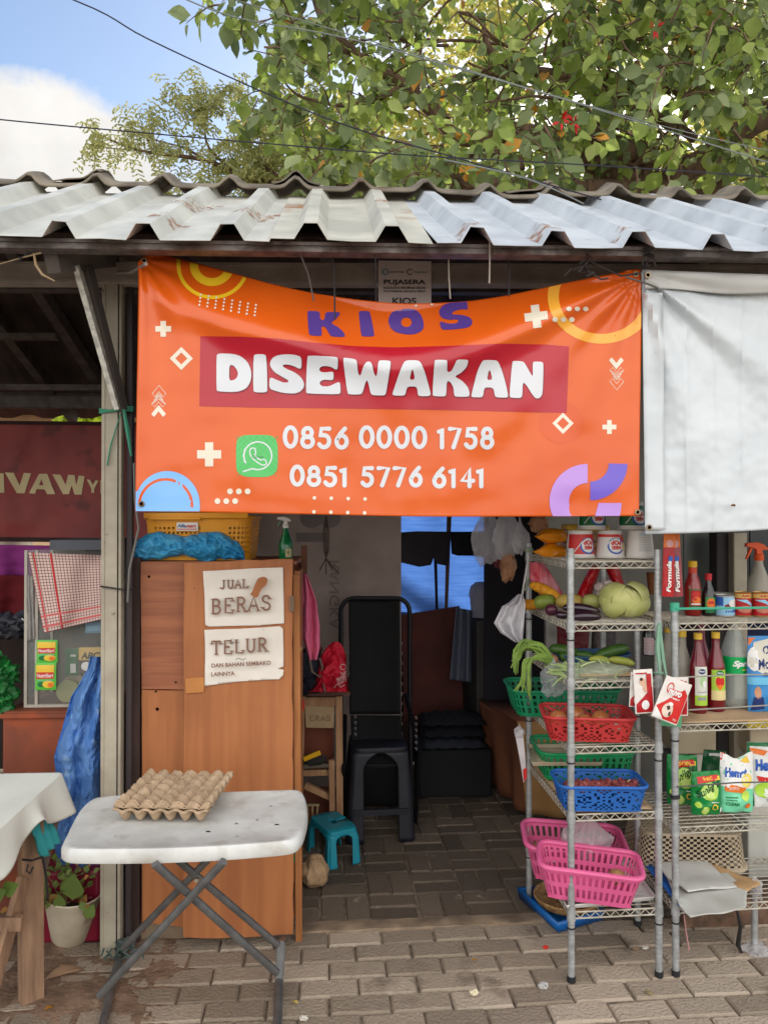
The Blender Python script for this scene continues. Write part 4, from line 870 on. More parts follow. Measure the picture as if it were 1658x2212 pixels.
# ================================================================== LEFT STALL
mb = T('maroon_banner', 'faded maroon banner with cream capital letters hanging in the left stall', 'banner', at(60, 1165, 4.9))
M_mar = mat('maroon_vinyl', C(156,62,58), C(134,54,52), scale=4, rough=.55, c3=C(96,42,40), thr=.62, dscale=5, bump=.1)
def mbf(u, v, l=0): return at(u, v, 4.9+.02*sin(u/37+v/200)+.012*noise.noise(Vector((u/30, v/50, 1)))-.002*l)
m = MB(); m.grid(60, 30, lambda s, t: mbf(-420+780*s, 906+8*s+t*258)); m.build('cloth', M_mar, mb, world=True, solid=.002, off=1)
m = MB(); m.grid(60, 2, lambda s, t: mbf(-420+780*s, 904+8*s+t*8, 2)); m.grid(60, 2, lambda s, t: mbf(-420+780*s, 1155+8*s+t*10, 2)); m.build('border', P('banner_border', 54,24,24,.7), mb, world=True)
M_lc = P('cream_letters', 226,208,160,.6)
its = [(rect(-6,1022,9,1064), M_lc), (poly([(9,1020),(33,1020),(51,1047),(58,1020),(67,1020),(62,1064),(44,1066)]), M_lc)]
its = [(poly([(-8,1022),(10,1022),(12,1064),(-6,1064)]), M_lc), (poly([(13,1020),(35,1021),(50,1048),(60,1021),(78,1022),(62,1065),(43,1065)]), M_lc),
       (poly([(73,1065),(98,1023),(118,1023),(138,1067),(118,1067),(112,1057),(92,1056),(88,1066)], [[(98,1047),(109,1048),(104,1035)]]), M_lc),
       (poly([(131,1024),(151,1025),(164,1047),(170,1025),(186,1026),(190,1048),(196,1027),(211,1028),(203,1068),(186,1068),(179,1048),(172,1067),(157,1067)]), M_lc),
       (poly([(216,1035),(224,1036),(231,1047),(238,1037),(245,1038),(235,1055),(234,1064),(228,1064),(227,1054)]), M_lc), (poly([(250,1037),(256,1037),(256,1066),(250,1066)]), M_lc)]
its = [(([(u*.87, v) if u > 12 else (u*.87, v) for u, v in s_[0]], s_[1]), q) for s_, q in its]
prints('lettering', mb, lambda u, v, l: mbf(u, v, 2.5), its, 12, True)
m = MB(); m.grid(30, 6, lambda s, t: at(-200+400*s*.68, 1166+t*12+2*sin(s*9), 5.0)); 
tag(origin(m.build('daylight_strip', P('daylight_strip', 232,234,224,.6, transl=.4), solid=.003)), 'pale strip standing for daylight in the gap under the maroon banner', 'sheet')  # daylight outside, put into the colour of a pale strip
def cloth(name, label, cat, pts4, Y, mt, fold=.03, nf=5, n=(40, 30), th=.004, group=None, Y2=None, parent=None, ph=0):
    (a, b, c, d) = pts4; Y2 = Y if Y2 is None else Y2
    def fn(s, t):
        u = (a[0]*(1-s)+b[0]*s)*(1-t)+(d[0]*(1-s)+c[0]*s)*t; v = (a[1]*(1-s)+b[1]*s)*(1-t)+(d[1]*(1-s)+c[1]*s)*t
        f = fold*(.35+.65*t)*(sin(s*nf*2*pi+1.5*noise.noise(Vector((s*3, t*2, nf+ph)))+ph)+.6*noise.noise(Vector((s*6, t*5, nf))))
        return at(u, v+4*noise.noise(Vector((s*5, 3, nf)))*t, Y+(Y2-Y)*t+f)
    m = MB(); m.grid(n[0], n[1], fn); o = m.build(name, mt, parent, world=bool(parent), solid=th)
    if not parent: tag(origin(o), label, cat, group)
    return o
cloth('purple_cloth', 'purple cloth hanging at the back of the left stall', 'cloth', [(-160,1174),(118,1178),(112,1246),(-160,1238)], 4.3, P('purple_fabric', 140,50,128,.9), .03, 3)
cloth('dark_red_cloth', 'dark red cloth below the purple one in the left stall', 'cloth', [(-160,1238),(114,1244),(90,1330),(-160,1335)], 4.25, P('dark_red_fabric', 100,16,26,.9), .03, 3)
m = MB()
for k in range(7): m.blob(at(-30+k*13, 1345+12*(k % 2), 3.9), (.06, .05, .05), .5, 2, k, 3)
tag(origin(m.build('dark_bundle', mat('dark_bundle', C(44,46,58), C(24,24,32), scale=12, rough=.5, bump=.5))), 'dark crumpled bundle behind the display case at far left', 'bag')
m = MB()
for k in range(8): m.blob(at(-8+(k % 3)*12, 1430+14*k, 3.35), (.05, .045, .04), .7, 3, k+20, 3)
tag(origin(m.build('green_bundle', mat('green_plastic_net', C(20,110,44), C(10,70,28), scale=18, rough=.45, bump=.8))), 'crumpled bright green plastic bundle at the left edge of the picture', 'bag')
# rusty cabinet with display case on it
M_rc = mat('rusty_red_steel', C(132,68,46), C(104,56,42), scale=4, rough=.7, c3=C(164,76,34), thr=.58, dscale=3.2, bump=.2, stretch=(1,1,.5))
x0, x1 = at(5,1600,3.3).x, at(230,1600,3.3).x; zt = at(100,1536,3.3).z
t = T('steel_cabinet', 'rusty red-brown steel cabinet standing behind the left column', 'cabinet', ((x0+x1)/2, 3.5, 0))
m = MB(); m.box(((x0+x1)/2, 3.55, zt/2), (x1-x0, .5, zt)); m.build('body', M_rc, t, world=True, bevel=.012)
m = MB(); m.box(((x0+x1)/2, 3.293, zt-.016), (x1-x0+.01, .014, .02)); m.build('top_edge', M_rc, t, world=True, bevel=.003)
zc = zt+.002; a = at(55,1520,3.36); b = at(235,1520,3.36); zt2 = at(100,1188,3.36).z
t = T('display_case', 'clear acrylic display case on the rusty cabinet holding drink sachets', 'display case', ((a.x+b.x)/2, 3.5, zc))
M_acr = bagmat('acrylic', (.75,.78,.74,1), .13, .1); M_edge = P('acrylic_edge', 176,170,158,.35)
m = MB(); m.box(((a.x+b.x)/2, 3.37, (zc+zt2)/2), (b.x-a.x, .004, zt2-zc)); m.box((a.x, 3.52, (zc+zt2)/2), (.004, .3, zt2-zc)); m.build('pane', M_acr, t, world=True)
m = MB()
for q in (a.x, a.x+.045): m.box((q, 3.366, (zc+zt2)/2), (.012, .008, zt2-zc))
m.box(((a.x+b.x)/2, 3.366, zc+.006), (b.x-a.x, .010, .012)); m.box((a.x, 3.66, (zc+zt2)/2), (.012, .008, zt2-zc)); m.build('edge_strip', M_edge, t, world=True)
m = MB(); m.box(((a.x+b.x)/2, 3.52, (zc+zt2)/2+.02), (b.x-a.x-.02, .2, .004)); m.build('shelf', P('acr_shelf', 120,116,108,.4), t, world=True)
m = MB(); m.box(((a.x+b.x)/2, 3.67, (zc+zt2)/2), (b.x-a.x, .006, zt2-zc)); m.build('back_panel', mat('case_back', C(104,98,90), C(80,76,72), scale=5, rough=.6), t, world=True)
o = wall('grey_board', 'dark grey flat board lying on top of the display case', at(112,1180,3.3).x, b.x, 3.28, 3.7, zt2+.004, at(100,1166,3.3).z, P('slate_board', 74,78,86,.6), 'board')
# plaid cloth
def plaid():
    name = 'plaid_cotton'; m = bpy.data.materials.new(name); m.use_nodes = True; nt = m.node_tree; N = nt.nodes; L = nt.links; p = N['Principled BSDF']; p.inputs['Roughness'].default_value = .95
    uv = N.new('ShaderNodeUVMap'); sp = N.new('ShaderNodeSeparateXYZ'); L.new(uv.outputs[0], sp.inputs[0])
    def band(src, freq, w_, ph=0):
        a = N.new('ShaderNodeMath'); a.operation = 'MULTIPLY_ADD'; L.new(src, a.inputs[0]); a.inputs[1].default_value = freq; a.inputs[2].default_value = ph
        f = N.new('ShaderNodeMath'); f.operation = 'FRACT'; L.new(a.outputs[0], f.inputs[0]); g = N.new('ShaderNodeMath'); g.operation = 'LESS_THAN'; L.new(f.outputs[0], g.inputs[0]); g.inputs[1].default_value = w_; return g.outputs[0]
    def rng(src, a0, a1):
        c = N.new('ShaderNodeMath'); c.operation = 'COMPARE'; L.new(src, c.inputs[0]); c.inputs[1].default_value = (a0+a1)/2; c.inputs[2].default_value = (a1-a0)/2; return c.outputs[0]
    def mix(f, a, b):
        x = N.new('ShaderNodeMix'); x.data_type = 'RGBA'; L.new(f, x.inputs[0])
        if isinstance(a, tuple): x.inputs[6].default_value = a
        else: L.new(a, x.inputs[6])
        x.inputs[7].default_value = b; return x.outputs[2]
    c = mix(band(sp.outputs[0], 24, .22), C(214,188,180), C(120,84,80)); c = mix(band(sp.outputs[1], 26, .22), c, C(120,84,80))
    for q in ((.055,.075), (.27,.295)): c = mix(rng(sp.outputs[0], *q), c, C(186,44,48))
    for q in ((.06,.09), (.19,.215)): c = mix(rng(sp.outputs[1], *q), c, C(196,96,96))
    L.new(c, p.inputs['Base Color']); return m
def fn(s, t):
    u = (61*(1-s)+236*s)*(1-t)+(96*(1-s)+236*s)*t; v = (1193*(1-s)+1199*s)*(1-t)+(1367*(1-s)+1334*s)*t
    return at(u, v, 3.33+.012*sin(s*9+t*3)+.01*noise.noise(Vector((s*4, t*4, 2)))-.02*t)
m = MB(); m.grid(40, 40, fn); o = m.build('plaid_cloth', plaid(), solid=.003); uvl = o.data.uv_layers.new(name='UVMap')
for lp in o.data.loops: i = lp.vertex_index; uvl.data[lp.index].uv = ((i % 41)/40, 1-(i//41)/40)
tag(origin(o), 'red and white checked cloth draped over the front of the display case', 'cloth')
cloth('plastic_sheet_scrap', 'greyish plastic scrap sticking out left of the checked cloth', 'plastic sheet', [(58,1240),(72,1245),(76,1380),(60,1385)], 3.36, bagmat('grey_film', (.5,.47,.45,1), .8), .006, 2)
# things inside the case
def packet(name, label, px0, py0, px1, py1, Y, base, items, cat='sachet', group=None, th=.006, tilt=0, z=None):
    p = at((px0+px1)/2, py1, Y); w_ = at(px1, py1, Y).x-at(px0, py1, Y).x; h_ = at(px0, py0, Y).z-p.z
    t = T(name, label, cat, p, tilt, group); nu, nv = 10, 10
    bul = lambda s, q: th*(max(0, 1-(2*s-1)**4)*max(0, 1-(2*q-1)**6))
    m = MB(); m.grid(nu, nv, lambda s, q: Vector(((s-.5)*w_, -bul(s, q), q*h_))); m.grid(nu, nv, lambda s, q: Vector(((s-.5)*w_, .001+bul(s, q)*.6, q*h_))); m.build('wrapper', base, t)
    f = lambda u, v, l: Vector((min(.5, max(-.5, u/100))*w_, -bul(u/100+.5, v/100)-.0007-.0002*l, v/100*h_))
    if items: prints('print', t, f, items, 12)
    return t
G1 = P('sachet_green', 92,190,70,.35); Yl = P('print_yellow', 236,196,60,.4); Rd = P('print_red', 206,40,36,.4); Wh = P('print_white', 232,232,230,.45); Bk = P('print_black', 30,26,28,.5); Or = P('print_orange', 232,120,40,.4); Dg = P('print_dark_green', 20,110,60,.4); Bl = P('print_blue', 40,90,180,.4); Lb = P('print_light_blue', 150,200,232,.4); Gd = P('print_gold', 206,170,90,.35); Lg = P('print_lime', 170,210,70,.4); Mr = P('print_maroon', 130,24,32,.4); Mint = P('print_mint', 120,214,170,.4); Dr = P('print_dark_red', 176,20,30,.4); Nv = P('print_navy', 30,50,110,.4); Pk = P('print_pink', 226,170,170,.5); Gy = P('print_grey', 150,152,156,.5)
for k, (y0, y1, lab) in enumerate(((1382,1431,'green and yellow drink sachet, upper of the strip in the display case'), (1431,1490,'green and yellow drink sachet, lower of the strip in the display case'))):
    packet('drink_sachet', lab, 80-k*3, y0, 125-k*3, y1, 3.355, G1, [(rect(-45,62,42,92), Yl), (rect(-44,42,40,66), Rd), (text('NutriSari', -2, 54, 76, 14, bold=.02), Wh), (disc(-20,22,18,10,12), Dg), (disc(15,22,28,14,14), Yl), (disc(26,20,14,9,12), Or), (text('Jeruk Manis', 0, 36, 70, 6), Lb)], group='sachets hanging in the display case')
packet('coffee_packet', 'gold and dark brown coffee packet with black capital letters in the display case', 170, 1396, 219, 1456, 3.4, P('coffee_brown', 66,54,50,.4), [(rect(-48,52,48,97), Gd), (text('ABC', 4, 68, 84, 24, bold=.04, shear=.2), Bk), (disc(-14,30,22,16,16), Wh), (ring(10,18,16,24,18,k=.7), Wh), (rect(0,36,44,40), Gd), (rect(0,28,44,31), Gd)])
packet('green_packet', 'dark green packet beside the coffee packet in the display case', 142, 1400, 171, 1458, 3.45, Dg, [(rect(-10,10,30,44), Wh), (rect(-10,70,30,78), Wh)])
packet('blue_packet', 'pale blue packet under the checked cloth near the column', 185, 1340, 222, 1367, 3.4, P('packet_blue', 120,170,200,.35), [(rect(-40,20,40,60), Lb)])
t = T('round_tin', 'round pale green tin lying in the bottom of the display case', 'tin', at(147, 1520, 3.46)); m = MB(); m.tube([(0, 0, .055), (0, .03, .055)], .05, 24); m.build('tin_body', P('tin_green', 168,172,110,.4), t); m = MB(); m.tube([(.02, .03, .062), (.02, .05, .062)], [.062,.062], 28); m.build('lid', P('tin_lid', 176,166,130,.4), t)
# blue woven tarp bundle hanging beside the column
M_bt = mat('blue_woven_tarp', C(50,98,170), C(92,134,190), scale=16, rough=.6, bump=.9, bscale=40, c3=C(150,180,214), thr=.6, dscale=20, detail=9, stretch=(1,1,.45))
def tp(s, t):
    L0 = interp([(0,196),(.06,190),(.18,155),(.45,118),(.62,128),(.8,116),(1,128)], t); R0 = 226; u = L0+(R0+8-L0)*s; v = 1418+t*480+8*sin(s*9)*t
    return at(u, v, 3.05-.05*sin(pi*s)+.022*sin(s*13+t*4)+.03*noise.noise(Vector((s*5, t*9, 3)))+.016*abs(noise.noise(Vector((s*11+t*6, t*22, 5))))+.003*noise.noise(Vector((s*30, t*60, 7))))
m = MB(); m.grid(60, 110, tp); tag(origin(m.build('tarp_bundle', M_bt, solid=.004)), 'crumpled blue woven tarp gathered and hanging behind the left column', 'tarp')
# front left table with white cloth
t = T('wooden_table', 'rough wooden trestle table at the left edge under a white cloth', 'table', (-1.5, 2.4, 0)); zt = .695
cr = G(122,1674,zt); M_wd = mat('weathered_wood', C(166,132,104), C(128,100,80), scale=8, rough=.85, stretch=(3,3,.5), bump=.4, bscale=30)
m = MB(); m.box((cr.x-.5, cr.y-.32, zt-.012), (1.0, .66, .022)); m.build('table_top', M_wd, t, world=True)
lp = G(68,2157); tp_ = at(97,1745,2.58)
m = MB(); m.beam(lp, Vector((min(tp_.x-.01, cr.x-.035), lp.y+.01, zt-.025)), .07, .052); m.build('leg', M_wd, t, world=True, bevel=.003)
m = MB(); m.beam(G(-60,2290), Vector((lp.x-.01, lp.y-.035, .42)), .02, .06); m.build('brace', M_wd, t, world=True, bevel=.003)
m = MB(); m.beam(at(-200,1995,2.5), at(50,1992,2.52), .03, .045); m.build('stretcher', M_wd, t, world=True, bevel=.003)
m = MB(); m.beam(at(91,1886,2.7), at(120,1768,2.72), .018, .025); m.build('brace', P('steel_flat', 110,92,84,.6), t, world=True)
m = MB(); m.beam(at(-150,1880,2.95), at(60,1880,2.95), .02, .3); m.build('low_panel', M_rc, t, world=True)
m = MB(); m.tube([at(50,1856,2.53), at(70,1858,2.5), at(92,1850,2.53)], .004, 6); m.tube([at(62,1866,2.5), at(58,1880,2.49), at(66,1886,2.49), at(72,1872,2.49)], .003, 6); m.tube([at(92,1850,2.53), at(100,1890,2.55), at(104,1940,2.56)], .004, 6); m.build('wire', M_wire, t, world=True)
M_cl = mat('white_oilcloth', C(232,234,226), C(222,224,216), scale=4, rough=.55, bump=.12, bscale=20, c3=C(176,172,158), thr=.76, dscale=7)
def tc_(s, t2):
    x = cr.x+.01-1.1*(1-s); y = cr.y+.02-.72*t2
    if s > .86:   # right drop
        k = (s-.86)/.14; x = cr.x+.012+.012*sin(t2*22)*k+.05*k*(1-t2); dz = k*(.105+.035*sin(t2*9+1)+.03*noise.noise(Vector((t2*7, 1, 1)))); 
        return Vector((x, y+.02*sin(t2*16)*k, zt+.004-dz))
    x = cr.x+.01-1.1*(1-s/.86)
    k = max(0, (t2-.86)/.14); return Vector((x, y-(0 if k <= 0 else -.10*k+.004*k), zt+.004-(.16+.02*sin(s*40))*k))
m = MB(); m.grid(110, 90, tc_); tag(origin(m.build('tablecloth', M_cl, solid=.003, off=1)), 'white oilcloth with wavy hem draped over the rough wooden table', 'tablecloth')
m = MB(); m.grid(10, 20, lambda s, t2: Vector((cr.x-.02+.05*s+.008*sin(t2*20), cr.y-.05-.16*t2, zt-.05-.16*s-.02*noise.noise(Vector((s*4,t2*5,1)))))); tag(origin(m.build('turquoise_rag', P('turquoise_rag', 60,170,176,.8), solid=.003)), 'turquoise rag tucked under the corner of the white oilcloth', 'cloth')
# maroon box
a = at(130,1990,2.95); b = at(212,1990,2.95); t = T('crimson_crate', 'dark crimson plastic crate lying on its side behind the potted plant', 'crate', ((a.x+b.x)/2, 3.1, 0)); M_cm = P('crimson_plastic', 128,24,50,.35)
zc_ = at(150,1886,2.95).z; m = MB(); m.box(((a.x+b.x)/2-.05, 3.12, zc_/2), (b.x-a.x+.1, .3, zc_)); m.build('crate_body', M_cm, t, world=True, bevel=.014, seg=3)
m = MB(); m.box(((a.x+b.x)/2-.05, 2.963, zc_*.62), (b.x-a.x+.06, .012, .02)); m.box(((a.x+b.x)/2-.05, 2.966, zc_*.5), (b.x-a.x+.02, .01, .012)); m.build('moulded_rib', M_cm, t, world=True, bevel=.004)
# potted plant in white bucket
c = G(132,2060); c.y -= .0
t = T('potted_plant', 'scraggly green plant in a cracked white bucket on the earth at lower left', 'potted plant', (c.x, c.y+.1, .0), rot=(.12, .10, 0))
M_bk = mat('grubby_white_plastic', C(216,206,184), C(186,172,148), scale=6, rough=.6, c3=C(150,122,92), thr=.6, dscale=9, bump=.15)
m = MB(); m.lathe([(.055,0),(.07,.02),(.105,.19),(.112,.2),(.108,.204),(.1,.195),(.098,.16)], 32, cap=False); m.lathe([(0,.0),(.055,0)], 24, cap=False); m.build('bucket', M_bk, t)
m = MB(); m.lathe([(0,.165),(.05,.168),(.098,.16)], 20, cap=False); m.build('soil', mat('potting_soil', C(92,70,56), C(60,46,38), scale=40, rough=1, bump=1), t)
R5 = random.Random(2); m = MB(); m2 = MB(); m3 = MB()
for k in range(60):
    an = R5.uniform(0, 6.28); rr_ = R5.uniform(0, .07); b0 = Vector((rr_*cos(an)-.045, rr_*sin(an), .165)); dd = Vector((cos(an)*.35-.25, sin(an)*.3-.1, R5.uniform(.5, 1.3))).normalized(); pts = [b0]; q = b0.copy()
    for j in range(5): dd = (dd+Vector((0,0,-.18))+rv(R5)*.2).normalized(); q = q+dd*R5.uniform(.02,.035); pts.append(q.copy())
    m2.tube(pts, [.0022,.002,.0018,.0015,.0012,.001], 5)
    for j in (2, 3, 4, 5): leaf(m if R5.random() < .8 else m3, pts[j], (dd+rv(R5)*.6).normalized(), Vector((0,-.5,1)), R5.uniform(.016,.036), R5.random())
for (px, py, dx, dz, L_) in ((150,1925,.02,.06,.11), (182,1965,.35,.55,.06), (128,1950,-.2,.5,.06)):
    b0 = at(px, py, c.y-.0)-Vector((c.x, c.y+.1, 0)); m2.tube([Vector((.0,0,.165)), b0*.6+Vector((0,0,.07)), b0], .0025, 5); leaf(m, b0, Vector((dx, -.1, dz+.3)), Vector((0,-1,.2)), L_, .3)
leaf(m3, Vector((.045,-.05,.16)), Vector((.25,-.1,.8)), Vector((0,-1,.1)), .06, .5, .7)
m.build('foliage', mat('pot_leaf', C(96,124,52), C(150,168,96), tone=True, transl=.25), t); m2.build('stems', P('dry_stem', 150,128,90,.8), t); m3.build('dead_leaves', P('dead_leaf', 178,128,66,.8), t)
m = MB(); R6 = random.Random(4)
for k in range(6): leaf(m, at(-10+R6.uniform(-20,22), 1880+k*12, 2.35), Vector((R6.uniform(-.3,.8), -.2, R6.uniform(-.6,.6))), Vector((0,-1,.3)), .06, R6.random())
m.tube([Vector((at(-15,1900,2.35).x, 2.35, 0)), at(-12,1900,2.35), at(-5,1880,2.35)], .004, 5); tag(origin(m.build('leafy_shoot', MATS['pot_leaf'])), 'leafy green shoot poking in at the left edge below the white cloth', 'plant')
# fallen leaves and litter
def litter(px, py, L_, label, mt, name='fallen_leaf', wd=.6, ang=.6, cat='leaf', z=.006):
    p = G(px, py, z); m = MB(); v = [Vector((b_*L_*cos(ang)-a_*L_*wd*sin(ang), b_*L_*sin(ang)+a_*L_*wd*cos(ang), (.25*abs(a_)+c_*.8)*L_+.002)) for a_, b_, c_ in LEAF]
    m.add([p+q for q in v], LF); tag(origin(m.build(name, mt, solid=.0008)), label, cat)
litter(95,2118,.13,'large dry curled tan leaf on the earth below the potted plant', P('dry_tan_leaf', 176,142,112,.9), wd=.5, ang=.55)
litter(130,2098,.05,'small crumpled dry leaf beside the large tan leaf', P('dry_tan_leaf', 176,142,112,.9), ang=1.5); litter(95,2182,.03,'small orange leaf on the paving at lower left', M_dry); litter(645,2168,.028,'yellow leaf on the paving right of the table foot', P('pale_yellow_leaf', 206,180,96,.8), ang=2.6)
litter(1365,2052,.03,'tan leaf bit on the paving between the racks', P('dry_tan_leaf', 176,142,112,.9), ang=.2); litter(1410,2152,.035,'khaki leaf on the paving in front of the wire racks', P('khaki_leaf', 156,140,96,.8), ang=2.2); litter(1018,2075,.02,'tiny yellow leaf on the paving in the middle foreground', M_dry, ang=.3)
def crumb(px, py, r, label, mt, name='litter', z=.006, amp=.6):
    m = MB(); m.blob(G(px, py, z+r*.5), (r, r*.8, r*.6), amp, 2.2, int(px), 3); tag(origin(m.build(name, mt)), label, 'litter')
crumb(1177,2045,.009,'small red chilli end on the paving left of the wire rack', P('chilli_red', 214,44,30,.3)); crumb(1023,2143,.013,'crumpled cream scrap on the paving in the middle foreground', P('cream_scrap', 222,210,180,.6)); crumb(1172,2128,.017,'scrap of clear plastic on the paving in front of the rack', bagmat('clear_scrap', (.8,.8,.8,1), .6)); crumb(1392,2046,.010,'thin white scrap on the paving between the racks', P('white_scrap', 214,208,196,.6)); crumb(656,2198,.012,'white scrap on the paving by the bottom edge', P('white_scrap', 214,208,196,.6))
# ================================================================== FOLDING TABLE with egg trays
TZ = .70; ft_ = T('folding_table', 'white plastic folding table with grey crossed tube legs in front of the plywood cabinet', 'table', (-.72, 2.3, 0))
M_tt = mat('scuffed_white_plastic', C(212,213,210), C(190,190,186), scale=9, rough=.5, c3=C(164,154,140), thr=.54, dscale=13, detail=10, sharp=.3, bump=.08, bscale=60)
M_sp = P('moulded_white', 224,228,230,.4)
top_px = [(216,1717),(190,1729),(168,1755),(146,1800),(136,1820),(138,1829),(163,1834),(330,1833),(480,1827),(620,1816),(641,1809),(652,1796),(661,1765),(662,1745),(657,1715),(648,1705),(630,1704),(420,1711)]
tpw = [G(a_, b_, TZ) for a_, b_ in chaikin(top_px, 2)]; cen = sum(tpw, Vector())/len(tpw)
m = MB(); k = len(tpw); rings = [(1.0, -.040), (1.012, -.034), (1.012, -.014), (.998, -.004), (.988, -.001), (.955, 0.0), (.945, -.001), (.5, -.001), (.02, -.001)]
vs = []
for sc_, dz in rings: vs += [Vector((cen.x+(q.x-cen.x)*sc_, cen.y+(q.y-cen.y)*sc_, TZ+dz)) for q in tpw]
f = [(r_*k+i, r_*k+(i+1) % k, (r_+1)*k+(i+1) % k, (r_+1)*k+i) for r_ in range(len(rings)-1) for i in range(k)]; f.append(tuple(range(k))); f.append(tuple(reversed(range((len(rings)-1)*k, len(rings)*k))))
m.add(vs, f); m.build('table_top', M_tt, ft_, world=True)
m = MB(); R7 = random.Random(9)
for (px, py, r_) in ((520,1845,.0),(1115,1240,0)): pass
for (px, py) in ((511,1778),(556,1770),(512,1805),(598,1780),(250,1805),(585,1740),(450,1795)):
    p = G(px, py, TZ+.0006); m.lathe([(0, 0), (R7.uniform(.003, .008), 0)], 9, p, Matrix.Scale(.5, 3, Vector((0,1,0))))
m.build('stain', P('table_stain', 140,126,104,.8), ft_, world=True)
M_tb = mat('grey_tube', C(112,112,112), C(92,92,92), scale=20, rough=.35, metal=.4, c3=C(128,112,96), thr=.7)
zu = TZ-.045
def leg(a_, b_, r_=.0115): m = MB(); m.tube([a_, b_], r_, 10); m.build('leg', M_tb, ft_, world=True)
fl_, fr_ = G(215,2208), G(600,2208); bl_, br_ = G(340,1950), G(610,2038)
# two side frames: each an X of two tubes; rear floor bar ends seen at right
leg(at(334,1864,2.13), at(598,2100,2.35)); leg(at(386,1858,2.42), at(600,2040,2.62)); leg(at(484,1860,2.13), at(215,2150,2.28)); leg(at(455,1850,2.42), at(268,2045,2.62))
m = MB(); m.tube([G(612,2030,.02), at(607,2040,2.68)+Vector((0,0,-.0)), G(603,2120,.02), G(594,2330,.02)], .015, 10); m.build('foot_bar', M_tb, ft_, world=True)
m = MB(); m.tube([G(268,2040,.02), G(246,2110,.02), G(205,2290,.02)], .014, 10); m.build('foot_bar', M_tb, ft_, world=True)
m = MB(); m.tube([at(409,1942,2.27), at(402,1946,2.24)], .006, 8); m.tube([at(431,1900,2.44), at(424,1902,2.41)], .006, 8); m.build('pivot_bolt', P('bolt_tan', 150,140,122,.4), ft_, world=True)
M_egg = mat('grey_brown_pulp', C(184,158,130), C(158,134,108), scale=30, rough=.95, bump=.35, bscale=120)
def eggtray(name, label, base, rz, flip, cut=False):
    t = T(name, label, 'egg tray', base, rz, 'egg trays on the folding table'); n = 6; p = .0452; S = n*p
    def fn(s, q):
        x = (s-.5)*(S+.012); y = (q-.5)*(S+.012); u = (s*(S+.012)-.006)/p; v = (q*(S+.012)-.006)/p
        a_ = abs(cos(pi*u)); b_ = abs(cos(pi*v)); c_ = abs(sin(pi*u)); d_ = abs(sin(pi*v))
        pk = max(0, (a_*b_))**.75; cup = (c_*d_)**.6
        h = (.0175+.005*noise.noise(Vector((round(u), round(v), 3))))*min(1, pk*1.15)**1.25*(1 if not flip else 1)*(.85+.3*noise.noise(Vector((x*40, y*40, 6))))-.008*cup+.0022*noise.noise(Vector((x*90, y*90, 4)))+.002*noise.noise(Vector((x*30, y*30, 9)))
        if flip: h = -.038*((c_*d_)**.8)+.006*pk
        e = min(s, 1-s, q, 1-q)
        if e < .004: h = (0 if not flip else 0)
        return Vector((x+.0015*noise.noise(Vector((y*50, 1, 1))), y, h))
    m = MB(); m.grid(108, 108, fn); m.build('pulp_tray', M_egg, t, solid=.0022); return t
e1 = G(365,1742,TZ)+Vector((-.005, -.0, 0)); ecx = (G(257,1775,TZ)+G(462,1775,TZ)+G(300,1700,TZ+.03)+G(492,1695,TZ+.03))/4
eggtray('egg_tray', 'lower pulp egg tray with cups pointing down on the white folding table', (ecx.x-.004, ecx.y+.01, TZ+.041), radians(-5), True)
eggtray('egg_tray', 'middle pulp egg tray, upside down, its rim just showing under the top one', (ecx.x+.0, ecx.y+.012, TZ+.0475), radians(-5.5), False)
eggtray('egg_tray', 'topmost pulp egg tray lying upside down with rounded humps', (ecx.x+.004, ecx.y+.016, TZ+.0525), radians(-6), False)
wall('dark_shade_panel', 'near-black panel filling in the deep shade right of the blue tarp', at(1046,1200,4.55).x, at(1260,1200,4.55).x, 4.55, 4.58, 0, 2.5, mat('black_panel', C(30,28,36), C(22,20,28), scale=4, rough=.9))  # panel added where the stall only falls dark; deep shade put into its colour
# ================================================================== PLYWOOD CABINET
M_ply = mat('plywood_vertical', C(168,106,62), C(152,92,53), scale=8, rough=.6, stretch=(4,4,.25), detail=12, bump=.03, c3=C(140,84,50), thr=.56, dscale=2.6, sharp=.3)
M_plyh = mat('plywood_horizontal', C(156,96,64), C(136,80,54), scale=8, rough=.6, stretch=(.4,6,6), detail=8, bump=.08, c3=C(134,80,52), thr=.62, dscale=3, sharp=.2)
M_edge_ = mat('raw_ply_edge', C(172,128,88), C(120,78,50), scale=50, rough=.9)
zT = at(500,1212,2.92).z
cab = T('plywood_cabinet', 'tall orange-brown plywood cabinet with two paper signs on its door', 'cabinet', (at(465,1800,3.1).x, 3.1, 0))
def pslab(name, pts, Y, th, mt, parent, bev=.0015, lean=0):
    m = MB(); m.prism(pts, lambda u, v, s: at(u, v, Y)+Vector((0, th if s else 0, 0))); return m.build(name, mt, parent, world=True, smooth=False, bevel=bev, seg=1)
R8 = random.Random(6)
def rough(pts, n=14, a=1.2):
    o = []
    for i in range(len(pts)):
        p, q = Vector(pts[i]), Vector(pts[(i+1) % len(pts)]); k = max(1, int((q-p).length/30))
        for j in range(k): z_ = p.lerp(q, j/k); o.append((z_.x+R8.uniform(-a, a), z_.y+R8.uniform(-a, a)))
    return o
pslab('side_panel', rough([(304,1213),(402,1213),(402,1489),(306,1488)], a=.6), 2.945, .012, M_plyh, cab)
pslab('side_panel', rough([(306,1490),(402,1491),(400,2004),(308,1990)], a=.8), 2.947, .012, M_ply, cab)
door = pslab('door', rough([(398,1216),(460,1212),(632,1206),(632,1600),(633,1900),(634,2018),(560,2022),(470,2028),(396,2025)], a=1.3), 2.905, .014, M_ply, cab)
m = MB(); m.box((at(643,1500,3.0).x, 3.06, zT/2+.02), (.022, .2, zT-.12)); m.build('frame_post', M_ply, cab, world=True)
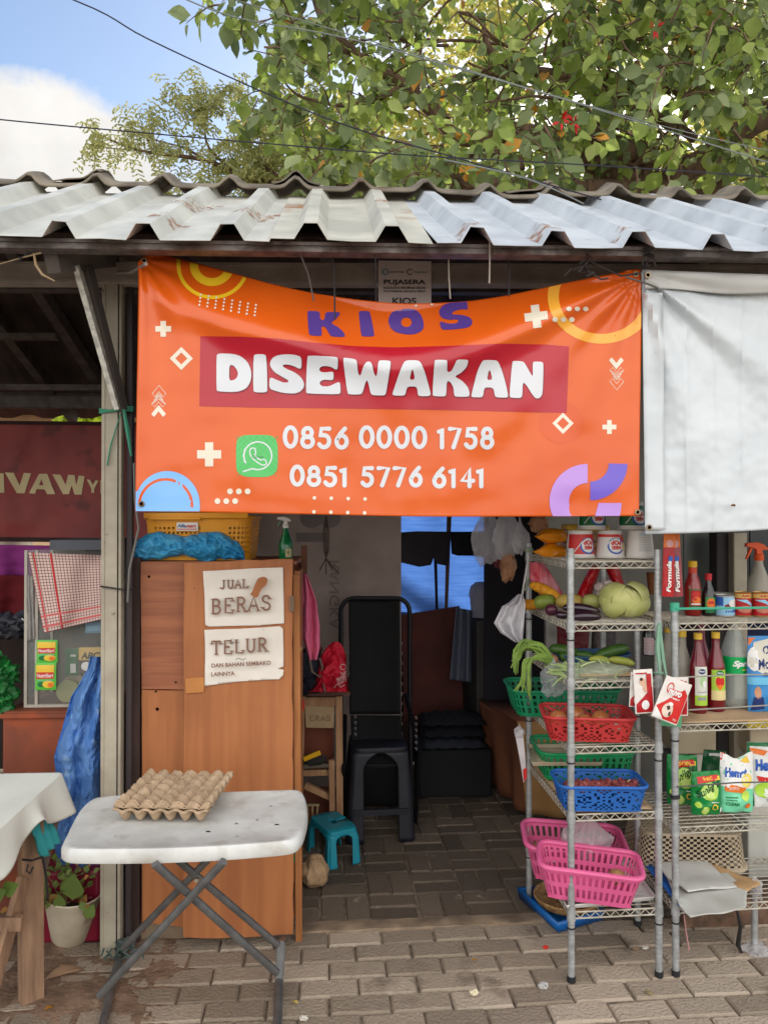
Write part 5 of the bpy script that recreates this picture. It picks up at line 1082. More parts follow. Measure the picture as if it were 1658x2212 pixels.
m = MB(); m.beam(at(640,1240,2.95), at(646,2030,2.95), .02, .024); m.build('frame_post', mat('frame_wood', C(176,116,66), C(150,94,52), scale=6, rough=.7, stretch=(4,4,.4)), cab, world=True)
x0, x1 = at(304,1300,2.95).x, at(640,1300,2.95).x
m = MB(); m.box(((x0+x1)/2, 3.16, zT-.008), (x1-x0, .40, .012)); m.box(((x0+x1)/2, 3.35, zT/2), (x1-x0, .01, zT-.06)); m.box((x0+.006, 3.16, zT/2), (.012, .37, zT-.06)); m.build('carcass', M_plyh, cab, world=True)
h = MB(); a = at(627,1287,2.9); b = at(634,1320,2.9); h.box(((a.x+b.x)/2, 2.898, (a.z+b.z)/2), (b.x-a.x+.006, .004, a.z-b.z)); h.tube([at(633,1287,2.893), at(633,1320,2.893)], .004, 6); h.build('hinge', P('rusty_hinge', 120,96,76,.6), door, world=True)
s_ = pslab('patch_block', [(400,1465),(441,1462),(442,1478),(440,1495),(401,1498)], 2.898, .006, mat('patch_wood', C(190,128,66), C(170,110,56), scale=6, rough=.6), door)
m = MB()
for (px, py, r_) in ((322,1245,.005),(380,1473,.0035),(337,1493,.004),(340,1531,.006),(420,1270,.002),(416,1470,.0015),(434,1490,.0015)): m.lathe([(0,0),(r_,0)], 10, at(px, py, 2.9035 if px > 398 else 2.9425), Matrix.Rotation(pi/2, 3, 'X'))
m.build('nail_hole', P('dark_hole', 50,30,20,.9), cab, world=True)
wall('upright_board', 'dark brown upright plank between the column and the plywood cabinet', at(279,1500,2.96).x, at(303,1500,2.96).x, 2.96, 2.985, 0, at(290,1204,2.96).z, M_dkbrown, 'plank')
m = MB(); m.box((at(350,1975,2.99).x, 3.0, .05), (.2, .03, .1)); tag(origin(m.build('concrete_footing', M_mortar)), 'low crumbly concrete footing showing below the cabinet side panel', 'footing')
# paper signs
M_pap = mat('old_paper', C(222,216,206), C(208,200,190), scale=4, rough=.75, c3=C(170,152,128), thr=.66, dscale=16, detail=9, bump=.1)
M_sink = P('sepia_ink', 128,92,74,.7); M_ssh = P('sepia_shadow', 212,202,192,.8)
def paper(label, pts, its):
    t = T('paper_sign', label, 'paper sign', at(525, max(p[1] for p in pts), 2.9), group='paper signs on the cabinet door')
    f = lambda u, v, l=0: at(u, v, 2.9015-.002-.0015*noise.noise(Vector((u/18, v/18, 4)))-.002*max(0, (abs(u-526)-70)/16)*(.5+noise.noise(Vector((u/9, v/12, 2))))-.0004*l)
    m = MB(); vs, fs = slice2d(poly(pts), 7); m.add([f(u, v) for u, v in vs], fs); m.build('sheet', M_pap, t, world=True, solid=.0005, off=-1)
    prints('lettering', t, f, its, 7, True)
def sword(s, x, y, w_, h_, sw, slope):
    return [((([(a_+1.6, b_+2.2) for a_, b_ in q[0]]), q[1]), M_ssh) for q, _ in word(s, x, y, w_, h_, sw, M_ssh, True, .2, slope)] + [(q, _) for q, _ in word(s, x, y, w_, h_, sw, M_sink, True, .2, slope)]
foot = poly(chaikin([(540,1283),(545,1278),(549,1266),(554,1255),(557,1249),(567,1245),(576,1247),(578,1256),(574,1264),(566,1270),(561,1279),(558,1288),(552,1291),(546,1287)],1))
paper('white paper sign reading JUAL BERAS with a torn patch, on the plywood door', rough([(439,1233),(540,1228),(611,1225),(613,1300),(614,1346),(560,1350),(452,1353),(443,1349),(442,1290)], a=.5),
      sword('JUAL', 475, 1271, 62, 18, 3, -.04)+sword('BERAS', 456, 1325, 130, 31, 4.2, -.075)+[(foot, P('torn_patch', 160,98,56,.7))])
paper('wrinkled paper sign reading TELUR DAN BAHAN SEMBAKO LAINNYA on the plywood door', rough([(442,1360),(520,1357),(604,1352),(611,1358),(613,1400),(613,1440),(600,1444),(613,1447),(612,1458),(603,1466),(520,1471),(443,1481),(443,1420)], a=.6),
      sword('TELUR', 457, 1413, 120, 28, 4, -.07)+[(text('DAN BAHAN SEMBAKO', 521, 1434, 128, 9, rot=-.05, flip=True, bold=.03, space=1.05), M_sink), (text('LAINNYA', 482, 1455, 51, 9, rot=-.05, flip=True, bold=.03), M_sink),
      (stroke([(500,1390),(508,1386),(516,1388)], 1.4), P('scribble', 90,86,90,.6)), (stroke([(497,1383),(503,1379)], 1.2), P('scribble', 90,86,90,.6)), (stroke([(510,1424),(516,1421),(524,1425),(530,1422)], 1.4), P('scribble', 90,86,90,.6))])
# ================================================================== ON TOP OF THE CABINET
def basket(name, label, loc, L_, W_, H_, rz, mt, hole, taper=.88, rim=.006, wall_t=.0022, group=None, rot=None, cr_=.2, nu=96, nv=14, solidrim=.012, dip=0, bottom=None, handle=False):
    """open plastic basket: pierced walls on a rounded-rectangle plan, flared to the rim"""
    t = T(name, label, 'basket', loc, rz, group, rot)
    def plan(a, k):
        # superellipse-like rounded rectangle, parameter a in 0..1 runs around the perimeter with even spacing
        per = 2*(L_+W_); d = (a % 1)*per; x, y = 0, 0
        if d < L_: x, y = -L_/2+d, -W_/2
        elif d < L_+W_: x, y = L_/2, -W_/2+(d-L_)
        elif d < 2*L_+W_: x, y = L_/2-(d-L_-W_), W_/2
        else: x, y = -L_/2, W_/2-(d-2*L_-W_)
        r = cr_*min(L_, W_); cx_ = max(-L_/2+r, min(L_/2-r, x)); cy_ = max(-W_/2+r, min(W_/2-r, y)); v = Vector((x-cx_, y-cy_))
        if abs(x-cx_) > 1e-9 and abs(y-cy_) > 1e-9: v = v.normalized()*r; x, y = cx_+v.x, cy_+v.y
        return x*k, y*k
    def dz(x, y): return -dip*max(0, 1-(abs(y)/(W_*.22))**2)*(1 if abs(x) > L_*.3 else 0)
    def f(s, q): k = taper+(1-taper)*q; x, y = plan(s, k); return Vector((x, y, q*(H_+dz(x, y))))
    m = MB(); m.grid(nu, nv, f, lambda i, j: hole(i, j, nu, nv)); m.build('wall', mt, t, solid=wall_t, smooth=False)
    m = MB(); pts = []
    for i in range(nu): x, y = plan(i/nu, 1.0+.012); pts.append(Vector((x, y, H_+dz(x, y)*1.0)))
    m.tube(pts, rim, 8, closed=True); m.build('rim', mt, t)
    m = MB(); nb = 20
    def g(s, q): x, y = (s-.5)*L_*taper*.985, (q-.5)*W_*taper*.985; return Vector((x, y, .003))
    m.grid(nb*2, nb, g, (lambda i, j: (i % 2 == 1 and j % 2 == 1 and bottom != 'solid'))); m.build('bottom', mt, t, solid=wall_t, smooth=False)
    return t
slot = lambda i, j, nu, nv: (i % 2 == 1) and (2 <= j <= 5 or 8 <= j <= 11)
gridh = lambda i, j, nu, nv: (i % 2 == 1) and (2 <= j <= 4 or 6 <= j <= 8 or 10 <= j <= 11)
sqh = lambda i, j, nu, nv: (i % 2 == 1) and (j % 2 == 1) and 1 <= j <= 10 and not (37 <= i % (nu//1) <= 0)
def orna(i, j, nu, nv):
    u = (i % 14)-7; v = j-6.5; r = sqrt((u*.9)**2+v*v); return 1 <= j <= 12 and ((1.6 < r < 2.6 and (i+j) % 3) or (4.0 < r < 5.1 and (i*2+j) % 3) or (r > 6.2 and (i+j) % 2 == 0) or r < .9)
M_yb = P('yellow_plastic', 232,156,24,.4); c = (at(318,1210,2.99)+at(538,1210,2.99))/2
def yh(i, j, nu, nv): return i % 2 == 1 and j % 2 == 1 and 2 < j < 14 and not (26 <= i <= 38) and not (i < 4 or 60 < i < 66 or 96 < i < 104 or i > 150)
yb = basket('shopping_basket', 'yellow perforated shopping basket on the plywood cabinet, partly hidden by a blue bag', (c.x, 3.13, zT), .415, .27, at(400,1117,3.0).z-zT, radians(-3), M_yb, yh, taper=.93, nu=160, nv=18, rim=.007)
m = MB(); m.box((0, -.142, at(400,1113,3.0).z-zT), (.40, .014, .022)); m.box((-.08, -.149, at(400,1117,3.0).z-zT-.004), (.2,.006,.012)); m.build('handle', M_yb, yb, bevel=.004)
zz = at(408,1137,3.0).z-zT; xx_ = at(408,1137,2.98).x-c.x
prints('label', yb, lambda u, v, l: Vector((u/100, -.1415-.0006*l, v/100)), [(rect(xx_*100-4.1, zz*100-1.6, xx_*100+4.1, zz*100+1.6), P('label_white', 226,222,214,.4)), (rect(xx_*100-3.7, zz*100-1.15, xx_*100+3.7, zz*100-.8), Rd), (text('Alfa', xx_*100-2.1, zz*100+.3, 3.3, 1.3, bold=.03), P('label_blue', 30,80,150,.4)), (text('mart', xx_*100+1.5, zz*100+.2, 3.9, 1.1, bold=.03, shear=.3), Rd)])
m = MB(); m.blob((c.x-.02, 3.1, at(400,1113,3.05).z), (.13, .06, .02), .4, 3, 8); tag(origin(m.build('green_cloth', P('teal_cloth', 24,84,74,.8))), 'dark teal cloth piled in the yellow basket', 'cloth')
M_bb = mat('blue_bag_film', C(90,186,232), C(60,166,222), scale=9, rough=.32, bump=.2, bscale=24, transl=.35)
bagtop = [(285,1186),(300,1166),(322,1152),(350,1150),(385,1157),(420,1153),(440,1147),(480,1150),(512,1168),(528,1190),(530,1212)]
bagbot = [(285,1200),(300,1209),(350,1207),(372,1202),(400,1200),(440,1212),(448,1216),(475,1206),(515,1209),(530,1212)]
def bagf(s, q):
    u = 285+245*s; a_ = sm(bagtop, u); b_ = sm(bagbot, u)
    if q < .5: k = q/.5; v = b_+(a_-b_)*k; Y = 2.975-.055*sin(pi*k)**.6*(.6+.4*sin(s*pi))
    else: k = (q-.5)/.5; v = a_+(b_-8-a_)*k; Y = 2.985+.08*sin(pi*k*.5)
    n1 = noise.noise(Vector((s*9, q*5, 3))); n2 = abs(noise.noise(Vector((s*16+q*7, q*8-s*6, 6)))); return at(u, v+4*noise.noise(Vector((s*14, q*3, 2))), Y+.022*n1+.028*n2+.005*abs(noise.noise(Vector((s*40-q*9, q*16, 6)))))
m = MB(); m.grid(110, 60, bagf); tag(origin(m.build('plastic_bag', M_bb)), 'crumpled bright blue plastic bag on the front of the plywood cabinet top', 'plastic bag')
# green spray bottle
M_gg = mat('green_bottle_plastic', C(20,120,66), C(14,100,54), rough=.15, transl=.3, coat=.4)
def spraybottle(name, label, base, s, mb_, mh, rz=0, lab=None, white=False):
    t = T(name, label, 'spray bottle', base, rz); m = MB()
    m.lathe([(0,0),(.034*s,.0),(.037*s,.01*s),(.037*s,.075*s),(.033*s,.1*s),(.022*s,.13*s),(.0135*s,.155*s),(.0125*s,.175*s)], 28); m.build('bottle', mb_, t)
    m = MB(); m.lathe([(.0145*s,.168*s),(.0155*s,.17*s),(.0155*s,.186*s),(.012*s,.19*s),(.0,.192*s)], 20); m.build('collar', mh, t)
    m = MB(); m.prism([(-.046,.214),(-.044,.226),(-.01,.229),(.012,.222),(.028,.209),(.024,.203),(.008,.204),(.010,.186),(-.010,.186),(-.012,.206),(-.03,.212)], lambda u, v, d: Vector((u*s, (-.009 if d == 0 else .009)*s, v*s))); m.build('spray_head', mh, t, bevel=.003*s)
    m = MB(); m.prism([(-.022,.207),(-.032,.190),(-.042,.172),(-.046,.174),(-.038,.195),(-.030,.211)], lambda u, v, d: Vector((u*s, (-.005 if d == 0 else .005)*s, v*s))); m.build('trigger', mb_ if not white else mh, t, bevel=.0015*s)
    if lab: prints('label', t, lambda u, v, l: Vector(((.0375*s+.0003*l)*sin(u/10), -(.0375*s+.0003*l)*cos(u/10), v/100*s)), [(rect(-1, 1.5, 9, 6), lab[0]), (disc(3, 4, 1.6, .9, 12), lab[1])], 1.2)
    return t
sbz = zT; hgt = at(615,1122,2.98).z-sbz
spraybottle('spray_bottle', 'dark green trigger spray bottle with white head on the plywood cabinet', (at(617,1200,3.02).x, 3.02, sbz), hgt/.213, M_gg, P('spray_white', 214,212,206,.4), radians(8), (P('bottle_label', 170,160,120,.5), P('bottle_label_print', 90,110,60,.5)))
slab('wooden_post', 'short brown wooden post end standing up behind the right corner of the plywood cabinet', 'post', [(650,1178),(663,1178),(662,1300),(650,1300)], 3.3, .03, P('post_brown', 110,72,52,.8))
# ================================================================== LEFT INTERIOR STAND
M_sw = mat('stand_wood', C(176,136,100), C(146,108,78), scale=7, rough=.85, stretch=(3,3,.5)); M_swd = mat('stand_board', C(120,64,44), C(98,50,36), scale=5, rough=.8)
Ys = 3.88; st = T('wooden_stand', 'narrow rough wooden stand behind the cabinet door, with red bag on top', 'stand', at(700,1790,Ys))
def sbeam(nm, x0, y0, x1, y1, w_, mt=M_sw, Y=Ys, d=.03, par=st): m = MB(); m.beam(at(x0,y0,Y), at(x1,y1,Y), d, w_); return m.build(nm, mt, par, world=True, bevel=.002)
a = at(640,1496,Ys-.03); b = at(756,1496,Ys-.03); m = MB(); m.box(((a.x+b.x)/2, Ys+.12, a.z), (b.x-a.x, .36, .016)); m.build('top_board', P('stand_top', 96,56,42,.6), st, world=True)
sbeam('apron', 652,1514,738,1514,.045, Y=Ys+.01); sbeam('leg', 732,1502,734,1792,.034); sbeam('leg', 716,1640,718,1785,.028, Y=Ys-.03); sbeam('leg', 655,1502,648,1800,.02)
sbeam('rail', 655,1668,722,1666,.03, mt=M_sw); sbeam('rail', 655,1654,724,1650,.02, mt=P('rail_grey', 104,92,80,.8), Y=Ys-.02); sbeam('rail', 658,1695,716,1722,.03)
slab('back_board', '', '', [(655,1530),(720,1530),(720,1655),(655,1655)], Ys+.1, .01, M_swd, st); slab('lower_board', '', '', [(655,1700),(716,1700),(716,1790),(655,1790)], Ys+.12, .01, M_swd, st)
t = T('cardboard_sign', 'worn cardboard sign with faint hand lettering fixed on the wooden stand', 'sign', at(690,1573,Ys)); m = MB(); m.prism([(659,1524),(722,1526),(720,1572),(661,1571)], lambda u, v, s: at(u, v, Ys-.012)+Vector((0, .006*s, 0))); m.build('card', mat('worn_card', C(176,150,116), C(156,130,98), scale=5, rough=.9), t, world=True)
prints('lettering', t, lambda u, v, l: at(u, v, Ys-.0135-.0004*l), word('ERAS', 668, 1556, 46, 11, 1.8, P('faint_pencil', 136,104,78,.9)), 0, True)
t = T('hand_brush', 'yellow-handled dark brush lying on the lower rail of the wooden stand', 'brush', at(675,1645,Ys-.05)); m = MB(); m.beam(at(655,1640,Ys-.06), at(692,1624,Ys-.06), .015, .024); m.build('handle', P('brush_yellow', 224,170,20,.4), t, world=True, bevel=.004)
m = MB(); m.blob(at(680,1640,Ys-.03), (.06,.03,.028), .3, 3, 2); m.build('bristles', P('brush_bristle', 40,38,36,.9), t, world=True)
t = T('plastic_crate', 'small grimy slatted crate end at the foot of the wooden stand', 'crate', at(682,1782,3.84)); m = MB()
for k in range(3): m.beam(at(664+k*11,1738,3.84), at(666+k*9,1778,3.84), .01, .007)
m.beam(at(662,1738,3.84), at(690,1738,3.84), .012, .008); m.beam(at(664,1778,3.84), at(686,1778,3.84), .012, .014); m.build('slats', P('crate_olive', 150,136,100,.7), t, world=True)
# red bag, backpack, pink cloth
M_rb = mat('red_nonwoven', C(204,20,50), C(176,12,40), scale=6, rough=.6, bump=.4, bscale=16)
t = T('red_bag', 'red fabric shopping bag with white lettering on the wooden stand', 'bag', at(716,1494,3.8))
rbt = [(664,1490),(680,1470),(690,1420),(712,1392),(728,1386),(742,1400),(752,1440),(754,1470),(748,1490)]
def rbf(s, q, l=0):
    u0 = 664+88*s; tp__ = sm(rbt, u0); v = 1494-(1494-tp__)*q; return at(u0, v, 3.76-.07*sin(pi*s)*sin(pi*min(1, q+.15))+.03*noise.noise(Vector((s*5, q*5, 2)))+.012*noise.noise(Vector((s*12, q*12, 4)))-.001*l)
m = MB(); m.grid(40, 40, rbf); m.grid(12, 12, lambda s, q: rbf(s, q)+Vector((0, .14*sin(pi*s)*sin(pi*min(1,q+.2))+.01, 0))); m.build('bag_body', M_rb, t, world=True)
def rbp(u, v, l): s = (u-664)/88; tp__ = sm(rbt, u); q = (1494-v)/(1494-tp__); return rbf(s, max(0, min(1, q)), 3+l*.4)
prints('lettering', t, rbp, [(text('mobil', 738, 1464, 26, 22, rot=-.5, flip=True, bold=.04, shear=.3), Pk), (ring(741, 1440, 5, 7, 14), Pk), (stroke([(735,1451),(742,1456),(747,1450)], 2), Pk), (stroke([(722,1484),(729,1476),(736,1484),(744,1478)], 2.5), Pk)], 4, True)
m = MB(); 
for (px, py, r) in ((668,1440,(.06,.06,.1)), (676,1470,(.07,.07,.06)), (655,1470,(.05,.06,.07)), (686,1448,(.045,.05,.07))): m.blob(at(px, py, 3.8), r, .25, 2, px)
tag(origin(m.build('backpack', mat('navy_fabric', C(30,32,48), C(20,22,34), scale=10, rough=.7))), 'dark navy rucksack slumped beside the red bag on the wooden stand', 'rucksack')
m = MB(); m.tube([at(668,1420,3.72), at(674,1450,3.71), at(690,1462,3.71), at(696,1440,3.71), at(690,1420,3.72)], .006, 6); m.tube([at(695,1460,3.7), at(700,1485,3.7), at(702,1495,3.7)], .004, 6); tag(origin(m.build('strap', P('grey_strap', 120,104,98,.8))), 'grey strap looped over the dark rucksack', 'strap')
M_pink = mat('pink_cotton', C(212,106,140), C(186,84,118), scale=5, rough=.9)
def pinkf(s, q):
    L0 = interp([(0,656),(.2,654),(.5,650),(.75,655),(1,668)], q); R0 = interp([(0,662),(.3,682),(.6,690),(.85,690),(1,684)], q)
    return at(L0+(R0-L0)*s, 1240+185*q, 3.2+.015*sin(s*10+q*3)+.012*noise.noise(Vector((s*4, q*5, 1))))
m = MB(); m.grid(24, 50, pinkf); tag(origin(m.build('pink_cloth', M_pink, solid=.004)), 'pink cloth hanging from the post right of the plywood cabinet', 'cloth')
slab('colourful_wrapper', 'crumpled green and purple wrapper stuck beside the cabinet door', 'wrapper', [(634,1400),(646,1392),(653,1398),(648,1412),(638,1418),(633,1410)], 3.0, .004, mat('mixed_wrapper', C(140,180,50), C(150,40,110), scale=60, rough=.3)); 
o = MB().blob(at(648,1523,3.2), (.018,.02,.04), .3, 2, 4).build('red_rag', P('red_rag', 186,24,30,.8)); tag(origin(o), 'red rag squeezed between the cabinet door and the wooden stand', 'rag')
o = MB().blob(at(275+405,1402,3.9), (.035,.03,.03), .5, 3, 5).build('fur_ball', P('rusty_fur', 110,60,46,.9)); tag(origin(o), 'rusty brown fluffy thing hanging behind the pink cloth', 'ornament')
o = slab('green_sheet_scrap', 'green plastic scrap sticking out from behind the cabinet door under the table top', 'plastic scrap', [(632,1838),(642,1836),(642,1850),(634,1866)], 2.95, .004, P('emerald_scrap', 0,160,110,.5))
# ================================================================== LOUNGE CHAIR, STOOLS, ROCK
Yc = 4.2; t = T('lounge_chair', 'black folding lounge chair with laced fabric standing upright in the dark stall', 'chair', at(812,1800,Yc)); M_bf = P('black_tube', 16,16,22,.4); M_bs = mat('black_mesh_fabric', C(14,14,18), C(9,9,12), scale=20, rough=.8)
def rrp(x0, y0, x1, y1, r): return arc(x0+r, y0+r, r, r, 180, 270, 6)+arc(x1-r, y0+r, r, r, 270, 360, 6)
m = MB(); m.tube([at(735,1800,Yc-.05), at(736,1500,Yc)]+[at(u, v, Yc) for u, v in rrp(736,1292,884,1650,28)]+[at(884,1500,Yc), at(890,1800,Yc-.05)], .013, 8); m.build('frame', M_bf, t, world=True)
m = MB(); m.grid(16, 30, lambda s, q: at(753+110*s+2*q, 1297+245*q, Yc+.03*sin(pi*s)-.01)); m.grid(16, 30, lambda s, q: at(757+108*s+4*q, 1545+110*q, Yc-.10-.22*q+.03*sin(pi*s))); m.grid(10,10, lambda s, q: at(760+104*s, 1650+90*q, Yc-.3+.2*q)); m.build('sling', M_bs, t, world=True, solid=.006)
m = MB(); m.tube([at(745,1545,Yc-.1), at(742,1660,Yc-.35), at(750,1795,Yc-.1)], .012, 8); m.tube([at(876,1500,Yc-.05), at(905,1620,Yc-.3), at(896,1795,Yc-.1)], .012, 8); m.build('arm_frame', M_bf, t, world=True)
m = MB()
for k in range(6): m.tube([at(752+2*sin(a_), 1387+k*22.5+3*cos(a_), Yc-.02) for a_ in [j*pi/4 for j in range(7)]], .0022, 4)
for k in range(12): m.tube([at(867+2*sin(a_), 1389+k*21.8+3*cos(a_), Yc-.02) for a_ in [j*pi/4 for j in range(7)]], .0022, 4)
for k in range(4): m.tube([at(767+2*sin(a_), 1548+k*12.6+3*cos(a_), Yc-.36) for a_ in [j*pi/4 for j in range(7)]], .002, 4)
for k in range(6): m.tube([at(898+2*sin(a_), 1550+k*13.4+3*cos(a_), Yc-.36) for a_ in [j*pi/4 for j in range(7)]], .002, 4)
m.build('lacing', P('grey_elastic', 130,124,124,.6), t, world=True)
def plaststool(name, label, base, w_, d_, h_, rz, mt, legw, flare=1.22, arch=True, hole=False):
    t = T(name, label, 'stool', base, rz); m = MB()
    n = 18; k = circ(0, 0, 1, 1, n*4)
    def se(a_, x, y, p=.32): c_, s2 = cos(a_), sin(a_); return (math.copysign(abs(c_)**p, c_)*x, math.copysign(abs(s2)**p, s2)*y)
    vs = []; L_ = [(1.0,-.028),(1.02,-.02),(1.0,-.004),(.95,0),(.6,-.002)]
    m.grid(64, 6, lambda s, q: (lambda e, r: Vector((e[0]*r[0], e[1]*r[0], h_+r[1])))(se(2*pi*s, w_/2, d_/2), [(1.0,-.03),(1.02,-.02),(1.0,-.004),(.95,0),(.6,-.002),(.22,-.002),(.22 if hole else .001,-.012 if hole else -.002)][int(round(q*6))])); m.build('seat', mt, t, solid=.002)
    for i, j in ((-1,-1),(1,-1),(1,1),(-1,1)):
        m = MB(); 
        def lf(s, q, i=i, j=j):
            k_ = 1+(flare-1)*(1-q); ang = pi*.5*s; lw = legw*(1+.25*(1-q) if arch else 1)
            top = max(0, (q-.80)/.2); lw2 = lw+(w_/2-lw)*top**2*.95
            if s < .5: x = w_/2-lw2*(1-2*s); y = d_/2
            else: x = w_/2; y = d_/2-(lw if not arch else lw+(d_/2-lw)*top**2*.95)*(2*s-1)
            cut = min(abs(s-.5)*8, 1); x -= .006*(1-cut); y -= .006*(1-cut)
            return Vector((i*x*k_, j*y*k_, (h_-.02)*q))
        m.grid(16, 20, lf); m.build('leg', mt, t, solid=.004)
    return t
M_tq = P('turquoise_plastic', 30,140,160,.4); M_bk_ = mat('black_stool_plastic', C(34,34,44), C(24,24,32), rough=.5)
s2 = plaststool('stool', 'tall black plastic stool in front of the lounge chair', (at(817,1795,3.9).x, 4.0, -.01), .28, .28, at(817,1605,3.9).z, radians(4), M_bk_, .055)
m = MB()
for y_ in (-.165, .165): m.box((0, y_, .15), (.27, .012, .03))
m.build('stretcher', M_bk_, s2)
A1, A2 = G(716,1903), G(776,1888); cc = G(719,1845)
plaststool('stool', 'low turquoise plastic stool with a grip hole beside the cabinet door', (cc.x, cc.y+.01, -.01), .15, .235, .165, radians(26), M_tq, .032, flare=1.12, hole=True)
m = MB(); m.blob(G(679,1888,.055)+Vector((0,.03,0)), (.06, .05, .07), .26, 1.5, 12, 4); o = m.build('stone', mat('rough_stone', C(176,146,112), C(140,112,84), scale=14, rough=.95, bump=.7, bscale=40, c3=C(96,66,46), thr=.66, dscale=16)); tag(origin(o), 'rough tan stone against the foot of the cabinet, beside the turquoise stool', 'stone')
# ================================================================== brown-covered table on the right
a0, a1, a2 = G(1059,1700), G(1136,1768), G(1300,1775); zt3 = .50; M_bc = mat('brown_tablecloth', C(124,76,50), C(100,58,40), scale=3, rough=.8); M_oc = mat('ochre_tablecloth', C(150,112,66), C(132,96,56), scale=3, rough=.8)
t = T('covered_table', 'low table wrapped in a brown and ochre cloth behind the left wire rack', 'table', (a1.x+.2, a1.y+.2, 0)); m = MB()
m.grid(30, 12, lambda s, q: (a0.lerp(a1, s) if q < 2 else 0)+Vector((.02*sin(s*14)*(1-q)-.07*q*(1-s)+.0, 0, .02+zt3*q))); m.build('side_drape', M_bc, t, world=True, solid=.006)
m = MB(); m.grid(30, 12, lambda s, q: a1.lerp(a2, s)+Vector((-.05*q, .02*sin(s*11)*(1-q), .02+zt3*q))); m.build('front_drape', M_oc, t, world=True, solid=.006)
m = MB(); q0 = a0+Vector((-.07,0,zt3+.02)); q1 = a1+Vector((-.05,0,zt3+.02)); q2 = a2+Vector((-.05,0,zt3+.02)); m.add([q0, q1, q2, q2+(q0-q1)], [(0,1,2,3)]); m.build('top', M_bc, t, world=True, solid=.006)
# ================================================================== WIRE RACKS
M_ch = mat('dull_chrome', C(184,187,188), C(152,155,156), scale=30, rough=.4, metal=.45, c3=C(120,96,76), thr=.7, dscale=20); M_coat = mat('cream_coated_wire', C(190,184,170), C(160,152,138), scale=30, rough=.5, c3=C(120,84,60), thr=.68, dscale=24)
FL, FR = G(1233,2119), G(1422,2108); BL = G(1142,1946); BR = BL+(FR-FL)*1.02
def rack(label, corners, heights, tops, group):
    FL, FR, BR, BL = corners; t = T('wire_rack', label, 'rack', (FL+FR+BR+BL)/4, group=group)
    for c_, hh in zip(corners, tops):
        m = MB(); m.tube([c_, c_+Vector((0,0,hh))], .0122, 14); o = m.build('post', M_ch, t, world=True)
        m = MB(); k = .05
        while k < hh: m.tube([c_+Vector((0,0,k)), c_+Vector((0,0,k+.0022))], .0130, 12); k += .0165
        m.build('ring', mat('ring_steel', C(176,178,180), C(150,150,150), rough=.3, metal=.6), o, world=True)
        for z in heights: m = MB(); m.tube([c_+Vector((0,0,z-.026)), c_+Vector((0,0,z+.012))], [.0158,.0145], 12); m.build('collar', M_ch, o, world=True)
        m = MB(); m.tube([c_, c_+Vector((0,0,.02))], .0145, 12); m.build('foot_cap', P('rubber_black', 34,34,38,.7), o, world=True)
        for z in heights[::2]: m = MB(); m.tube([c_+Vector((0,0,z-.055)), c_+Vector((0,0,z-.05))], .0142, 12); m.build('rubber_band', P('rubber_black', 34,34,38,.7), o, world=True)
    for z in heights:
        m = MB(); e = Vector((0,0,z)); 
        for p, q in ((FL,FR),(BL,BR),(FL,BL),(FR,BR)):
            d = (q-p).normalized()*.014; p2, q2 = p+e+d, q+e-d; m.tube([p2, q2], .0028, 6); lo = Vector((0,0,-.022)); m.tube([p2+lo, q2+lo], .0028, 6)
            n = max(4, int((q2-p2).length/.034)); zz_ = [p2.lerp(q2, k/(n*2))+(lo*.92 if k % 2 else lo*.08) for k in range(n*2+1)]; m.tube(zz_, .0022, 5)
        nw = int((BL-FL).length/.03)
        for k in range(1, nw): s = k/nw; m.tube([FL.lerp(BL, s)+e, FR.lerp(BR, s)+e], .0018, 4)
        for s in (.33, .66): m.tube([FL.lerp(FR, s)+e+Vector((0,0,-.004)), BL.lerp(BR, s)+e+Vector((0,0,-.004))], .0026, 5)
        m.build('shelf', M_coat, t, world=True)
    return t
ZL = [.238, .574, .807, 1.033, 1.232, 1.450]
rack('narrow wire rack with vegetables and plastic baskets, left of the two', (FL, FR, BR, BL), ZL, (1.497,1.492,1.49,1.497), 'wire racks')
gFL = G(1458,2106); dr_ = (G(1658,1950,.234)-G(1458,1962,.234)).normalized(); gFR = gFL+dr_*.80; gBL = G(1376,1997); gBR = gBL+dr_*.80
ZR = [.238, .516, .874, 1.23]
rack('wide wire rack with bottles and refill pouches, right of the two', (gFL, gFR, gBR, gBL), ZR, (1.30,1.30,1.3,1.3), 'wire racks')
def onL(px, py, z): return G(px, py, z)
o = MB(); o.tube([gFL+Vector((0,-.016,1.285)), gFL+Vector((.5,-.02,1.288)), gFL+Vector((.9,-.03,1.29))], .0045, 6); o.tube([gFL+Vector((0,0,1.275)), gFL+Vector((0,0,1.305))], .0165, 12); tag(origin(o.build('green_strap', P('mint_strap', 70,170,140,.5))), 'mint green strap stretched across the top of the right rack', 'strap')
for (z, lab, cc_) in ((1.045,'pale string stretched across the bottles of the right rack, upper one',(150,146,138)), (.93,'pale string stretched across the bottles of the right rack, lower one',(150,150,142)), (.665,'dark cord stretched in front of the refill pouches',(84,84,80))):
    m = MB(); m.tube([gFL+Vector((0,-.018,z)), gFL+dr_*.22+Vector((0,-.012,z+.004)), gFL+dr_*.45+Vector((0,-.014,z+(.012 if z < 1 and z > .8 else 0)))], .0028, 6); tag(origin(m.build('guard_string', P('string_%d' % cc_[0], *cc_, .7))), lab, 'string')
